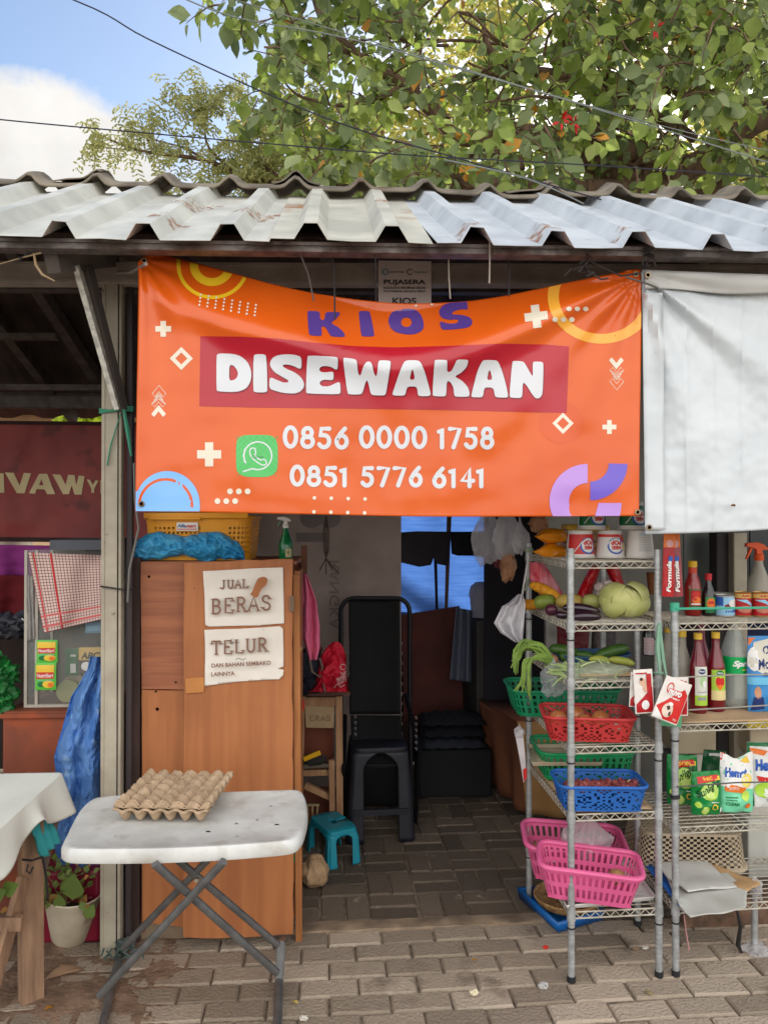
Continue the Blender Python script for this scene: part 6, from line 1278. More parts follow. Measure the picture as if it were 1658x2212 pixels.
for (z, lab) in ((.93,'dark wire wound round the right rack\'s front post below the strap'), (.62,'dark wire wound round the right rack\'s front post beside the pouches')):
    m = MB()
    for k in range(3): m.tube([gFL+Vector((.0155*cos(a_*pi/5), .0155*sin(a_*pi/5), z+k*.005+.002*sin(a_))) for a_ in range(10)], .0022, 5, closed=True)
    m.tube([gFL+Vector((-.015,0,z)), gFL+Vector((-.04,.01,z+.02))], .0025, 5); tag(origin(m.build('wire_winding', M_wire)), lab, 'tie wire')
# ================================================================== GOODS
def sx(px, Y): return at(px, 1120, Y).x
def pod(pa, pb, r, bend=(0,0,0), k=12, blunt=.5):
    a = Vector(pa); b = Vector(pb); bd = Vector(bend); pts = []; rr_ = []
    for i in range(k+1): t_ = i/k; pts.append(a.lerp(b, t_)+bd*sin(pi*t_)); rr_.append(max(.0015, r*(1-abs(2*t_-1)**(2/blunt))**.5))
    return pts, rr_
def single(m, name, mt, label, cat, group=None, **k): return tag(origin(m.build(name, mt, **k)), label, cat, group)
def packet2(name, label, px0, py0, px1, py1, Y, mt, items, cat, th=.02, roll=0, yaw=0, prof=None, group=None, base=None, top=None, lean=0, seal=True):
    p = base or at((px0+px1)/2, py1, Y); w_ = at(px1, py1, Y).x-at(px0, py1, Y).x; h_ = at(px0, py0, Y).z-at(px0, py1, Y).z
    t = T(name, label, cat, p, 0, group, rot=(lean, roll, yaw)); pf = prof or (lambda q: 1-.03*q)
    def bul(s, q): return th*(max(0, 1-(2*s-1)**4)**.8*(max(0, min(1, (1-q)*1.15))**.6)*min(1, .45+q*3))+(.008 if th > .012 else .003)*noise.noise(Vector((s*4, q*5, px0*.1)))*min(1, 6*min(s,1-s))+(.004*noise.noise(Vector((s*9, q*11, px0))) if th > .012 else 0)
    tp_ = top or (lambda s: 1)
    def f(u, v, l=0, sgn=-1):
        s = min(1, max(0, u/100+.5)); q = min(1, max(0, v/100)); return Vector(((s-.5)*w_*pf(q), sgn*bul(s, q)*(1 if sgn < 0 else .8)-.0012*(l > 0)-.00022*l, q*h_*(1+(tp_(s)-1)*q**3)))
    m = MB(); m.grid(20, 24, lambda s, q: f(s*100-50, q*100)); m.grid(20, 24, lambda s, q: f(s*100-50, q*100, 0, 1)+Vector((0,.0008,0))); m.build('pouch' if th > .012 else 'wrapper', mt, t)
    if items: prints('print', t, f, items, 9)
    return t
def vessel(name, label, px, Y, z, prof, mt, capprof=None, capm=None, lab=None, cat='bottle', group=None, liquid=None, n=26, facing=0, parts=None, flip=False):
    t = T(name, label, cat, (sx(px, Y), Y, z), 0, group); m = MB(); m.lathe(prof, n); m.build('body' if cat != 'bottle' else 'glass', mt, t)
    if capprof: m = MB(); m.lathe(capprof, 20); m.build('cap', capm, t)
    if liquid: m = MB(); m.lathe(liquid[0], n); m.build('liquid', liquid[1], t)
    if lab:
        z0, z1, items, base, half = lab
        def rad(z_): return interp([(b_, a_) for a_, b_ in prof], z_)
        def f(u, v, l): 
            zz_ = z0+(z1-z0)*v/100; r_ = rad(zz_)+.0006+.00022*l; a_ = u/100*half*2+facing; return Vector((r_*sin(a_), -r_*cos(a_), zz_))
        prints('label', t, f, [(rect(-50,0,50,100), base)]+items, 8)
    return t
zs = {i: v+.0075 for i, v in enumerate([.238,.574,.807,1.033,1.232,1.450])}
# ---- noodle cups
def cup(label, px, z, Y, band, deco, rot=0):
    H = .1; R0, R1 = .0515, .0430; t = T('noodle_cup', label, 'cup', (sx(px, Y), Y, z), rot, 'noodle cups on the top shelf'); m = MB(); m.lathe([(R0+.002,0),(R0+.003,.003),(R0,.006),(R1,H-.002),(R1-.002,H),(R1-.006,H-.003)], 32); m.build('cup_body', P('cup_white', 226,222,216,.4), t)
    f = lambda u, v, l: (lambda r_: Vector((r_*sin(u/10*.19*pi), -r_*cos(u/10*.19*pi), v/100*H)))((R0+(R1-R0)*v/100)+.0006+.0002*l)
    prints('print', t, f, deco, 1.6); return t
def popm(main, bgc): 
    return [(rect(-24,14,24,86), bgc), (disc(4,44,11,30,18), Bl), (disc(4,46,9,26,16), Wh if main is not Wh else Lb), (text('POP', 4, 56, 14, 17, rot=pi, bold=.06), Rd), (text('MIE', 4, 38, 12, 14, rot=pi, bold=.06), Rd), (stroke([(-14,22),(-4,60)], 1.2), Wh)]
cup('red and white instant noodle cup stored upside down, leftmost on the top shelf', 1252, zs[5], 2.79, Rd, popm(Rd, Rd), .1)
cup('white instant noodle cup with red stripes upside down, in the middle of the top shelf', 1316, zs[5], 2.78, Rd, [(stroke([(8+k*3, 84),(14+k*3,62-k*6)], 2), Rd) for k in range(4)]+[(rect(-24,76,8,86), Rd)]+popm(Rd, Wh)[1:]+[(disc(17,40,6,16,12), P('noodle_tan', 214,190,150,.5))], -.1)
cup('plain back of a white noodle cup with fine print, rightmost on the top shelf', 1380, zs[5], 2.77, Gy, [(rect(-7,80-k*6,10,81.6-k*6), Gy) for k in range(10)]+[(rect(-7,86,8,90), Lb)], 0)
cup('green instant noodle cup upside down on the red cups, left one of the upper row', 1277, zs[5]+.104, 2.79, Dg, popm(Rd, Dg), 0); cup('green instant noodle cup upside down, right one of the upper row behind the banner corner', 1362, zs[5]+.104, 2.78, Dg, popm(Rd, Dg), .1)
# ---- snack packs on top shelf
M_sn = P('snack_orange', 236,146,20,.3)
for k, (py0, py1, lab) in enumerate(((1142,1172,'orange pointed snack bag, upper of two at the left of the top shelf'), (1174,1208,'orange pointed snack bag, lower of two at the left of the top shelf'))):
    m = MB(); m.blob(at(1196, (py0+py1)/2, 2.98), (.062, .04, .031), .22, 2, k+3, 3, fn=lambda p: Vector((p.x-.010 if p.x > -.04 else p.x*1.25, p.y, p.z*(.35+.65*min(1, (p.x+.075)/.06))))); single(m, 'snack_bag', M_sn, lab, 'snack bag', 'orange snack bags')
M_tan = P('biscuit_wrap', 196,152,110,.4)
for k, (y0, lab) in enumerate(((1140,'yellow-edged biscuit packet, upper of the stack beside the orange snack bags'), (1158,'tan biscuit packet, second of the stack beside the orange snack bags'), (1176,'tan biscuit packet, third of the stack behind the red noodle cup'), (1192,'tan biscuit packet, lowest of the stack behind the red noodle cup'))):
    p = at(1262, y0, 3.02); m = MB(); m.box(p, (.17, .1, .026), Matrix.Rotation(radians(2-k), 3, 'Y')); single(m, 'biscuit_packet', (P('wrap_yellow', 216,176,60,.4) if k == 0 else M_tan), lab, 'packet', bevel=.008, seg=3)
# ---- hanging plastic bags left of the rack
M_film = bagmat('milky_film', (.80,.78,.80,1), .42); M_film2 = bagmat('clear_film', (.7,.72,.74,1), .28, .12); M_filmw = bagmat('white_film', (.86,.85,.88,1), .85, .4)
def bag(label, px, py, Y, rx, rz, mt, seed, neck=True, amp=.35, name='plastic_bag', group=None, inner=None):
    c = at(px, py, Y); m = MB(); m.blob(c, (rx, rx*.7, rz), amp, 1.9, seed, 4, fn=lambda p: Vector((p.x*(1 if p.z < rz*.3 else max(.18, 1-(p.z-rz*.3)/(rz*.8))), p.y*(1 if p.z < rz*.3 else max(.2, 1-(p.z-rz*.3)/(rz*.8))), p.z*(1.25 if p.z > 0 else 1)))); o = single(m, name, mt, label, 'plastic bag', group); return o
bag('milky plastic bag hanging from above, leftmost beside the rack top', 1052, 1160, 3.5, .075, .115, M_film, 3); bag('milky plastic bag hanging just left of the rack\'s top shelf', 1092, 1155, 3.4, .06, .11, M_film, 8)
bag('small milky bag hanging between the bigger bags and the rack corner', 1122, 1165, 3.3, .035, .07, M_film, 11)
m = MB(); m.blob(at(1096,1225,3.4), (.036,.03,.062), .4, 2, 7, 3); single(m, 'snack_bundle', mat('tan_crackers', C(176,128,92), C(140,98,70), scale=24, rough=.5, bump=.6), 'tan bundle of crackers hanging below the milky bags', 'bag'); m = MB(); m.blob(at(1163,1130,3.25), (.04,.03,.04), .4, 2, 9, 3); single(m, 'snack_bundle', MATS['tan_crackers'], 'brownish bundle hanging behind the orange banner\'s lower edge', 'bag')
o = slab('dark_red_bag', 'dark red bag hanging behind the tan bundle', 'bag', [(1058,1195),(1090,1190),(1092,1230),(1070,1226)], 3.6, .03, P('dull_maroon', 90,24,30,.7))
def wb_(s, q): u = interp([(0,1118),(.18,1098),(.25,1084),(.6,1066),(.8,1080),(1,1112)], q); r_ = interp([(0,1128),(.2,1134),(1,1128)], q); return at(u+(r_-u)*s, 1283+104*q, 2.98+.014*sin(s*16+q*3)+.02*noise.noise(Vector((s*4, q*4, 3))))
m = MB(); m.grid(30, 40, wb_); m.grid(6, 30, lambda s, q: at(1131+4*s+8*(1-q)-6*q, 1200+85*q, 3.03+.004*s)); single(m, 'plastic_bag', M_filmw, 'crumpled white plastic bag tied to the left rear post of the narrow rack', 'plastic bag', solid=.001)
slab('hanging_pouch', 'white and red packet in clear film hanging from the left rear post', 'packet', [(1112,1585),(1128,1575),(1134,1640),(1136,1682),(1130,1690),(1124,1650)], 3.0, .008, P('pouch_white_red', 206,200,202,.3)); slab('red_corner', 'red lower corner of the packet hanging on the left rear post', 'packet', [(1129,1662),(1137,1658),(1137,1680),(1131,1688)], 2.99, .004, Rd)
bag('crumpled clear plastic sleeve above the white and red packet', 1121, 1580, 3.0, .02, .022, M_film, 6)
m = MB(); m.tube([BL+Vector((0,-.02,1.43)), BL+Vector((-.004,-.03,1.36)), BL+Vector((-.02,-.02,1.30))], .004, 6); m.blob(BL+Vector((0,0,1.47)), .018, .3, 2, 1, 2); single(m, 'pale_green_tie', P('pale_green_tape', 150,164,140,.6), 'pale green tape tied round the top of the left rear post', 'tape')
# ---- shelf 2: corn, squash, aubergines, cabbage
M_corn = mat('corn_husk_yellow', C(226,158,30), C(196,128,24), scale=60, rough=.5, bump=.8, bscale=90)
def veg(label, a, b, r, mt, name, cat, bend=(0,0,0), blunt=.5, group=None):
    pts, rr_ = pod(a, b, r, bend, 14, blunt); m = MB(); m.tube(pts, rr_, 16); return single(m, name, mt, label, cat, group)
z2 = zs[4]; Yv = 2.93
veg('yellow corn cob pointing left off the second shelf', at(1116,1307,3.05), at(1166,1306,3.0), .021, M_corn, 'corn_cob', 'corn', (0,0,.002), .6, 'corn cobs'); veg('yellow corn cob slanting down across the second shelf', at(1142,1262,3.02), at(1218,1303,2.92), .021, M_corn, 'corn_cob', 'corn', (0,0,.012), .6, 'corn cobs')
veg('green chayote on the second shelf beside the corn', at(1152,1302,2.93), at(1200,1296,2.93), .028, mat('chayote_green', C(120,136,50), C(96,108,40), scale=12, rough=.5, bump=.3, c3=C(140,90,50), thr=.64), 'chayote', 'chayote', (0,0,0), .7)
veg('yellowish squash behind the front post on the second shelf', at(1198,1298,2.9), at(1262,1300,2.88), .03, mat('squash_yellow', C(176,150,70), C(150,124,58), scale=10, rough=.6, bump=.4), 'squash', 'squash', (0,0,0), .7); veg('pale green chayote left of the cabbage', at(1256,1297,2.86), at(1300,1300,2.84), .027, mat('chayote_pale', C(164,166,96), C(140,144,78), scale=10, rough=.6, bump=.4), 'chayote', 'chayote', (0,0,0), .7)
M_aub = mat('aubergine_skin', C(44,16,34), C(30,12,28), scale=5, rough=.25, coat=.4)
veg('dark purple aubergine, upper of two long ones on the second shelf', at(1212,1312,2.8), at(1296,1322,2.78), .018, M_aub, 'aubergine', 'aubergine', (0,0,.006), .8, 'aubergines'); veg('dark purple aubergine, lower long one at the front of the second shelf', at(1224,1334,2.74), at(1298,1332,2.74), .019, M_aub, 'aubergine', 'aubergine', (0,0,.004), .8, 'aubergines'); veg('small round purple aubergine at the left of the second shelf', at(1176,1316,2.85), at(1204,1318,2.85), .022, mat('aubergine_light', C(84,34,54), C(60,24,42), rough=.3, scale=8), 'aubergine', 'aubergine', (0,0,0), .8, 'aubergines'); veg('small dark aubergine tucked under the pale squash', at(1198,1326,2.8), at(1226,1330,2.78), .014, M_aub, 'aubergine', 'aubergine', (0,0,0), .8, 'aubergines')
t = T('cabbage', 'large pale green cabbage on the second shelf of the narrow rack', 'cabbage', (sx(1346,2.79), 2.79, z2)); M_cab = mat('cabbage_leaf', C(188,188,120), C(164,170,96), scale=4, rough=.5, bump=.35, c3=C(208,204,150), thr=.56, dscale=6, stretch=(1,1,2))
m = MB(); m.blob((0,0,.056), (.088,.075,.058), .08, 2, 3, 4); m.build('heart', M_cab, t)
for k in range(6):
    m = MB(); an0 = -1.9+k*.62
    def lf(s, q, k=k, an0=an0):
        a_ = an0+(s-.5)*1.5; e = -.75+1.75*q; r_ = 1.03+.03*k/6+.05*max(0, q-.75)*4*(.5+noise.noise(Vector((s*9, k, 1))))*(1 if q > .8 else .4); return Vector((.090*r_*cos(e)*sin(a_), -.077*r_*cos(e)*cos(a_), .057+.058*r_*sin(e)))
    rq = Matrix.Rotation(R9.uniform(-.9,.9), 3, 'Y') if False else Matrix.Rotation(.5*sin(k*2.3), 3, 'Y') @ Matrix.Rotation(.3*cos(k*1.7), 3, 'X')
    m.grid(22, 16, lambda s, q: rq @ (lf(s, q)-Vector((0,0,.057)))+Vector((0,0,.059))); m.build('outer_leaf', M_cab, t, solid=.0012)
m = MB()
for k in range(7):
    m.tube([Vector((.0925*cos(e)*sin(an0), -.080*cos(e)*cos(an0), .057+.0605*sin(e))) for an0, e in [(.75+(k-4)*.30*(j/6)**1.1, -.75+1.3*j/6*(1-.06*abs(k-3))) for j in range(7)]], [.0022,.002,.0018,.0015,.0012,.001,.0008], 5)
m.build('leaf_rib', P('cabbage_rib', 204,204,150,.5), t)
def hangbag(label, pts, Y, mt, name='hanging_bag'): 
    L0 = [(p[1], p[0]) for p in pts[0]]; R0 = [(p[1], p[0]) for p in pts[1]]; y0, y1 = pts[0][0][1], pts[0][-1][1]
    m = MB(); m.grid(16, 24, lambda s, q: (lambda v: at(interp(L0, v)+(interp(R0, v)-interp(L0, v))*s, v, Y-.03*sin(pi*s)+.008*noise.noise(Vector((s*5, q*6, Y)))))(y0+(y1-y0)*q)); single(m, name, mt, label, 'bag', solid=.004)
M_rp = P('red_poly', 190,16,30,.3, transl=.2)
hangbag('red plastic bag hanging slantwise under the top shelf, left of the garlic', ([(1276,1222),(1255,1262),(1238,1305)], [(1296,1222),(1284,1262),(1268,1308)]), 3.0, M_rp); hangbag('red plastic bag hanging slantwise under the top shelf, right of the garlic', ([(1305,1222),(1318,1252),(1332,1300)], [(1334,1222),(1344,1255),(1358,1300)]), 3.0, M_rp)
hangbag('pink and red striped bag hanging at the rear left of the narrow rack', ([(1143,1214),(1143,1250),(1166,1286)], [(1172,1214),(1196,1250),(1216,1284)]), 3.12, mat('striped_bag', C(196,40,60), C(224,150,160), scale=30, stretch=(1,1,.15), rough=.5))
hangbag('dark red bag hanging below the second shelf at the back', ([(1202,1352),(1203,1410)], [(1272,1352),(1268,1412)]), 3.35, P('dark_red_bag', 100,16,28,.6)); hangbag('grey striped cloth hanging below the second shelf at the back', ([(1278,1352),(1276,1405)], [(1335,1352),(1335,1405)]), 3.4, mat('grey_stripe', C(120,110,108), C(70,66,68), scale=40, stretch=(1,1,.1), rough=.8))
t = T('garlic_bunch', 'net bag of white garlic hanging between the two red bags', 'garlic', at(1306,1292,2.95)); 
for k, (px, py) in enumerate(((1294,1268),(1312,1262),(1303,1278),(1318,1276),(1297,1284),(1312,1288))): m = MB(); m.blob(at(px, py, 2.95), (.02,.02,.019), .2, 2.4, k, 3); m.build('garlic_bulb', mat('garlic_skin', C(206,190,182), C(176,156,152), scale=20, rough=.5), t, world=True)
# ---- shelf 3: beans, cucumbers, bagged greens
M_bean = mat('long_bean', C(128,156,70), C(96,124,50), scale=12, rough=.6)
t = T('long_beans', 'bundle of green long beans drooping over the left edge of the third shelf', 'long beans', at(1170,1440,2.9)); R9 = random.Random(3)
for k in range(26):
    j = lambda s: R9.uniform(-s, s); e = R9.random()
    if k < 17: pts = [at(1196+j(6),1440+j(12),2.86), at(1165+j(8),1400+j(14),2.88+j(.02)), at(1135+j(8),1392+j(12),2.9+j(.03)), at(1115+j(6),1415+j(12),2.9), at(1110+j(8),1440+j(18),2.9)]
    elif k < 23: pts = [at(1196,1436+j(8),2.86), at(1165+j(6),1420+j(8),2.86), at(1138+j(6),1432+j(8),2.85), at(1130+j(5),1465,2.85), at(1105+j(8)+e*30,1494+j(4),2.85)]
    else: pts = [at(1150,1420,2.84), at(1140+j(4),1440,2.84), at(1143+j(4),1480,2.84), at(1142+j(4),1505+j(12),2.84)]
    a_, b_ = smooth_path(pts, [.0042,.0045,.0045,.004,.002], 4) if len(pts) == 5 else smooth_path(pts, [.0042,.0045,.0045,.003], 4); m = MB(); m.tube(a_, b_, 6); m.build('bean', M_bean, t, world=True)
M_cu = mat('cucumber_skin', C(70,104,40), C(44,76,32), scale=14, rough=.4, stretch=(1,1,1), c3=C(120,140,76), thr=.62, dscale=10)
for k, (a_, b_, r_, lab) in enumerate((((1184,1400),(1254,1416),.023,'dark green cucumber at the left rear of the third shelf'), ((1240,1412),(1296,1428),.018,'dark green cucumber lying across the middle rear of the third shelf'), ((1282,1420),(1358,1398),.022,'light-ended green cucumber at the right rear of the third shelf'), ((1205,1416),(1240,1430),.017,'small green cucumber in front of the left rear one'))): veg(lab, at(*a_, 3.0-.02*k), at(*b_, 3.0-.02*k), r_, M_cu, 'cucumber', 'cucumber', (0,0,.006), .6, 'cucumbers')
for k, (a_, b_, lab) in enumerate((((1312,1424),(1370,1434),'wrinkled yellow-green pepper right of the bagged greens'), ((1270,1424),(1316,1428),'wrinkled yellow-green pepper behind the bagged greens'))): veg(lab, at(*a_, 2.86), at(*b_, 2.86), .015, mat('pepper_green', C(160,166,70), C(130,140,56), scale=14, rough=.4, bump=.4), 'green_pepper', 'pepper', (0,0,.004), .8, 'green peppers')
m = MB(); m.blob(at(1192,1424,2.92), (.022,.02,.02), .05, 2, 2, 3); single(m, 'egg', P('brown_egg', 176,116,86,.5), 'brown egg in the blue dish at the left of the third shelf', 'egg')
p = (FL+FR+BR+BL)/4; m = MB(); m.grid(30, 10, lambda s, q: (lambda a_, r_: Vector((sx(1276,2.98)+r_*.155*cos(a_), 2.98+r_*.10*sin(a_), zs[3]+.005+.028*q)))(2*pi*s, .86+.14*q)); single(m, 'blue_dish', P('dull_blue_plastic', 50,90,130,.4), 'shallow dull blue dish under the cucumbers', 'dish', solid=.003)
t = T('bagged_greens', 'leafy greens packed in a clear plastic sleeve at the front of the third shelf', 'vegetables', (sx(1285,2.76), 2.76, zs[3])); M_gv = mat('pale_greens', C(150,172,110), C(190,200,160), scale=9, rough=.5, transl=.1)
m = MB()
for k in range(60): c0 = at(1210+R9.uniform(0,130), 1466-R9.uniform(0,34)*sin(pi*min(1,max(0,(k % 30)/30))), 2.70+R9.uniform(0,.09)); d_ = Vector((R9.uniform(-1,.3), R9.uniform(-.3,.3), R9.uniform(-.2,.3))).normalized(); m.tube([c0, c0+d_*.03+Vector((0,0,.004)), c0+d_*.06], [.005,.004,.002], 5)
m.build('leaves', M_gv, t, world=True)
m = MB(); m.blob(at(1285,1452,2.75), (.128,.06,.036), .16, 2.2, 5, 4); m.build('sleeve', bagmat('greens_sleeve', (.62,.70,.56,1), .55, .2), t, world=True)
m = MB(); m.box((sx(1300,2.75), 2.75, zs[3]+.003), (.2,.12,.004)); single(m, 'cardboard_piece', P('kraft_card', 176,146,110,.9), 'strip of cardboard under the bagged greens', 'cardboard')
bag('crumpled clear plastic bag hanging over the green basket, left of the front post', 1196, 1468, 2.76, .045, .062, bagmat('dark_clear_film', (.5,.53,.56,1), .38, .1), 14)
# ---- baskets
M_gb = mat('green_basket_plastic', C(14,132,88), C(12,112,74), scale=5, rough=.5); M_gb2 = mat('mid_green_plastic', C(30,150,90), C(26,130,80), scale=5, rough=.4); M_rdb = P('red_basket_plastic', 186,50,50,.5); M_blb = P('blue_basket_plastic', 34,98,178,.5); M_pkb = mat('pink_basket_plastic', C(220,98,148), C(206,88,136), scale=4, rough=.45)
def zat(q): return zs[q]+.003
basket('vegetable_basket', 'emerald green basket jutting left from the fourth shelf behind the red basket', (sx(1212,3.10), 3.12, zat(2)), .43, .26, .10, radians(-3), M_gb, gridh, group='baskets on the narrow rack', dip=.0)
basket('vegetable_basket', 'red basket with flower pattern holding onions on the fourth shelf', (sx(1266,2.745)+.0, 2.755, zat(2)), .315, .215, .082, radians(-9), M_rdb, orna, taper=.86, group='baskets on the narrow rack')
basket('vegetable_basket', 'green basket holding a pale mesh tray on the fifth shelf behind the blue basket', (sx(1253,3.06), 3.06, zat(1)), .37, .26, .105, radians(-3), M_gb2, gridh, group='baskets on the narrow rack')
basket('vegetable_basket', 'blue basket with flower pattern holding shallots on the fifth shelf', (sx(1292,2.70), 2.715, zat(1)), .305, .19, .085, radians(-4), M_blb, orna, taper=.87, group='baskets on the narrow rack')
pk1 = basket('vegetable_basket', 'pink slotted basket at the back of the bottom shelf with a plastic bag in it', (sx(1232,2.93), 2.93, .25), .37, .22, .13, radians(-8), M_pkb, slot, taper=.8, rim=.0095, group='baskets on the narrow rack', cr_=.22, rot=(.10,.04,radians(-8)), bottom='solid')
pk2 = basket('vegetable_basket', 'pink slotted basket tilted on the white mesh tray, holding one potato', (sx(1270,2.68), 2.70, .278), .345, .185, .115, radians(-14), M_pkb, slot, taper=.82, rim=.0095, group='baskets on the narrow rack', cr_=.22, rot=(.08,.05,radians(-14)), bottom='solid')
M_on = mat('onion_skin', C(190,122,70), C(160,94,52), scale=6, rough=.3, stretch=(4,4,.5), coat=.2)
for k, (px, py, Y, r_, lab) in enumerate(((1204,1552,2.78,.034,'large brown onion at the left of the red basket'), (1242,1545,2.80,.036,'large brown onion behind the front post in the red basket'), (1262,1556,2.74,.026,'smaller brown onion in the middle of the red basket'), (1296,1554,2.76,.036,'large shiny brown onion at the right of the red basket'), (1330,1572,2.71,.018,'small pale onion at the right corner of the red basket'))):
    m = MB(); m.blob(at(px, py, Y), (r_, r_, r_*.88), .06, 1.6, k, 3, fn=lambda p, r_=r_: p*(1+.25*max(0, p.z/r_-.75))); single(m, 'onion', M_on if k < 4 else P('pale_onion', 214,200,180,.4), lab, 'onion', 'onions in the red basket')
M_shl = mat('shallot_skin', C(160,84,80), C(120,54,56), scale=20, rough=.5); t = MB(); hb = MB()
for k in range(150):
    px = R9.uniform(1216,1372); r_ = R9.uniform(.009,.014); t.blob(G(px, R9.uniform(1688,1706), zs[1]+.062+R9.uniform(0,.012)), (r_,r_,r_*1.3), .2, 2, k, 1, M=Matrix.Rotation(R9.uniform(0,3), 3, 'X'))
o = single(t, 'shallots', [M_shl], 'heap of reddish shallots in the blue basket', 'shallots'); o['kind'] = 'stuff'
m = MB(); m.tube([at(1350,1702,2.72), at(1354,1688,2.71), at(1360,1683,2.71)], .002, 5); single(m, 'shallot_stalk', P('straw', 206,180,130,.8), 'dry stalk sticking up from the shallots', 'stalk')
m = MB()
for k in range(40): m.tube([G(1150+R9.uniform(0,45), 1818+R9.uniform(0,12), .30), G(1150+R9.uniform(0,45), 1812+R9.uniform(0,16), .315)], .002, 4)
for k in range(9): m.blob(G(1170+R9.uniform(0,26), 1812+R9.uniform(0,14), .31), .014, .3, 2, k, 2)
o = single(m, 'ginger_scraps', mat('ginger', C(176,136,96), C(130,92,64), scale=20, rough=.8), 'tangle of ginger and root scraps in the rear pink basket', 'ginger'); o['kind'] = 'stuff'
bag('knotted milky plastic bag lying in the rear pink basket', 1266, 1812, 2.84, .088, .075, M_film, 21, amp=.3)
m = MB(); m.blob(G(1331,1893,.335), (.032,.03,.026), .12, 2, 4, 3); single(m, 'potato', mat('potato_skin', C(164,120,82), C(136,98,66), scale=14, rough=.8), 'brown potato at the right end of the front pink basket', 'potato')
lat = lambda i, j: (i % 3 == 1 and j % 3 == 1)
def tray(name, label, corners, z, mt, hole, h_=.012, lip=.014):
    A, B, C_, D = corners; m = MB(); n1, n2 = 45, 36
    m.grid(n1, n2, lambda s, q: A.lerp(B, s).lerp(D.lerp(C_, s), q)+Vector((0,0,z+(lip if (s in (0,1) or q in (0,1)) else 0))), lambda i, j: hole(i, j) and 3 < i < n1-4 and 3 < j < n2-4); single(m, name, mt, label, 'tray', solid=.003, smooth=False)
tray('mesh_tray', 'white plastic mesh tray lying on the bottom shelf under the pink basket', [G(1213,1966,.25), G(1414,1944,.25), G(1352,1858,.25), G(1180,1880,.25)] and [Vector((q.x, q.y, 0)) for q in (G(1222,1966,.25), G(1416,1946,.25), G(1345,1850,.25), G(1178,1868,.25))], .252, P('tray_white', 214,214,210,.45), lat)
tray('mesh_tray', 'pale ribbed mesh tray standing in the lower green basket', [Vector((q.x, q.y, 0)) for q in (G(1148,1668,.63), G(1300,1668,.63), G(1300,1610,.66), G(1138,1612,.66))], .655, P('tray_beige', 186,172,146,.6), lambda i, j: j % 3 == 1)
# blue tray with woven plate on the ground
bt = T('blue_tray', 'blue plastic tray on the paving under the narrow rack holding a woven plate', 'tray', G(1210,1960)); c4 = [Vector((q.x, q.y, 0)) for q in (G(1204,2018), G(1305,1990), G(1240,1925), G(1116,1940))]
m = MB()
def btf(s, q):
    e = min(s, 1-s, q, 1-q); return c4[0].lerp(c4[1], s).lerp(c4[3].lerp(c4[2], s), q)+Vector((0,0,.045 if e == 0 else (.044 if e < .05 else .014)))
m.grid(40, 40, btf); c5 = [q+(sum(c4, Vector())/4-q)*.06 for q in c4]
for i in range(4): a_, b_ = c4[i], c4[(i+1) % 4]; a2_, b2_ = c5[i], c5[(i+1) % 4]; m.add([a_+Vector((0,0,.045)), b_+Vector((0,0,.045)), b2_+Vector((0,0,.004)), a2_+Vector((0,0,.004))], [(0,1,2,3)])
m.build('tray_body', P('tray_blue', 20,96,170,.35), bt, world=True, solid=.003)
M_wov = mat('woven_bamboo', C(186,146,96), C(140,104,66), scale=60, rough=.85, bump=1, bscale=120)
wc = sum(c4, Vector())/4+Vector((.02,.01,.03)); m = MB(); m.lathe([(.0,.004),(.10,.006),(.125,.03),(.135,.034),(.138,.028),(.12,.0)], 40, wc, cap=False, M=Matrix.Diagonal((1,.95,1))); single(m, 'woven_plate', M_wov, 'round woven bamboo plate lying in the blue tray', 'plate')
o = MB().blob(wc+Vector((.01,.0,.02)), (.05,.04,.012), .4, 3, 2).build('dark_scraps', P('dark_scraps', 70,58,50,.9)); tag(origin(o), 'dark scraps in the middle of the woven plate', 'scraps')
# ---- soap packets hanging between the racks
def soap(label, px0, py0, px1, py1, Y, roll, big=False):
    its = [(poly([(-44,3),(44,3),(44,60),(-44,22)]), Dr if not big else Rd), (disc(2,20,20,11,14), Wh), (disc(-6,72,16,9,12), P('print_peach', 214,170,140,.5)), (disc(-12,78,8,4,10), P('print_hair', 60,40,36,.6)), (disc(8,58,14,9,12), P('print_peach', 214,170,140,.5)), (rect(-40,90,20,93), Dr), (rect(14,40,40,90), Dr)]
    if big: its = [(poly([(-47,3),(47,3),(47,72),(30,84),(-47,28)]), Rd), (poly([(-47,3),(-47,26),(-10,3)]), Wh), (ring(-22,76,10,13,16), Rd), (text('nuvo', 0, 68, 50, 13, bold=.05, shear=.2), Wh), (text('nuvo', -1, 68.6, 52, 14.5, bold=.12, shear=.2), Rd) , (text('nuvo', 0, 68, 50, 12, bold=.05, shear=.2), Wh), (text('FAMILY', 8, 56, 34, 4, bold=.03), Wh), (disc(-6,26,20,17,16), P('print_peach2', 226,206,190,.5)), (poly([(-14,34),(-4,38),(2,30),(-6,26)]), P('print_hair', 60,40,36,.6)), (poly([(0,22),(8,26),(10,16),(2,14)]), P('print_hair', 60,40,36,.6)), (disc(-2,42,9,4,10), Wh), (text('70', 30, 10, 14, 5), Wh)]
    packet2('soap_packet', label, px0, py0, px1, py1, Y, P('soap_white', 226,220,214,.3), its, 'soap packet', th=.006, roll=roll, prof=lambda q: 1, group='soap packets hanging between the racks')
soap('white and red soap packet hanging leftmost of the bunch between the racks', 1357, 1452, 1382, 1526, 2.60, .06); soap('white and red soap packet, second from the left of the hanging bunch', 1371, 1445, 1412, 1540, 2.58, -.05); soap('red and white soap packet hidden behind the tilted big one', 1440, 1462, 1484, 1545, 2.60, .02)
soap('tilted red and white soap packet with white lettering in front of the hanging bunch', 1403, 1462, 1462, 1556, 2.555, .38, True)
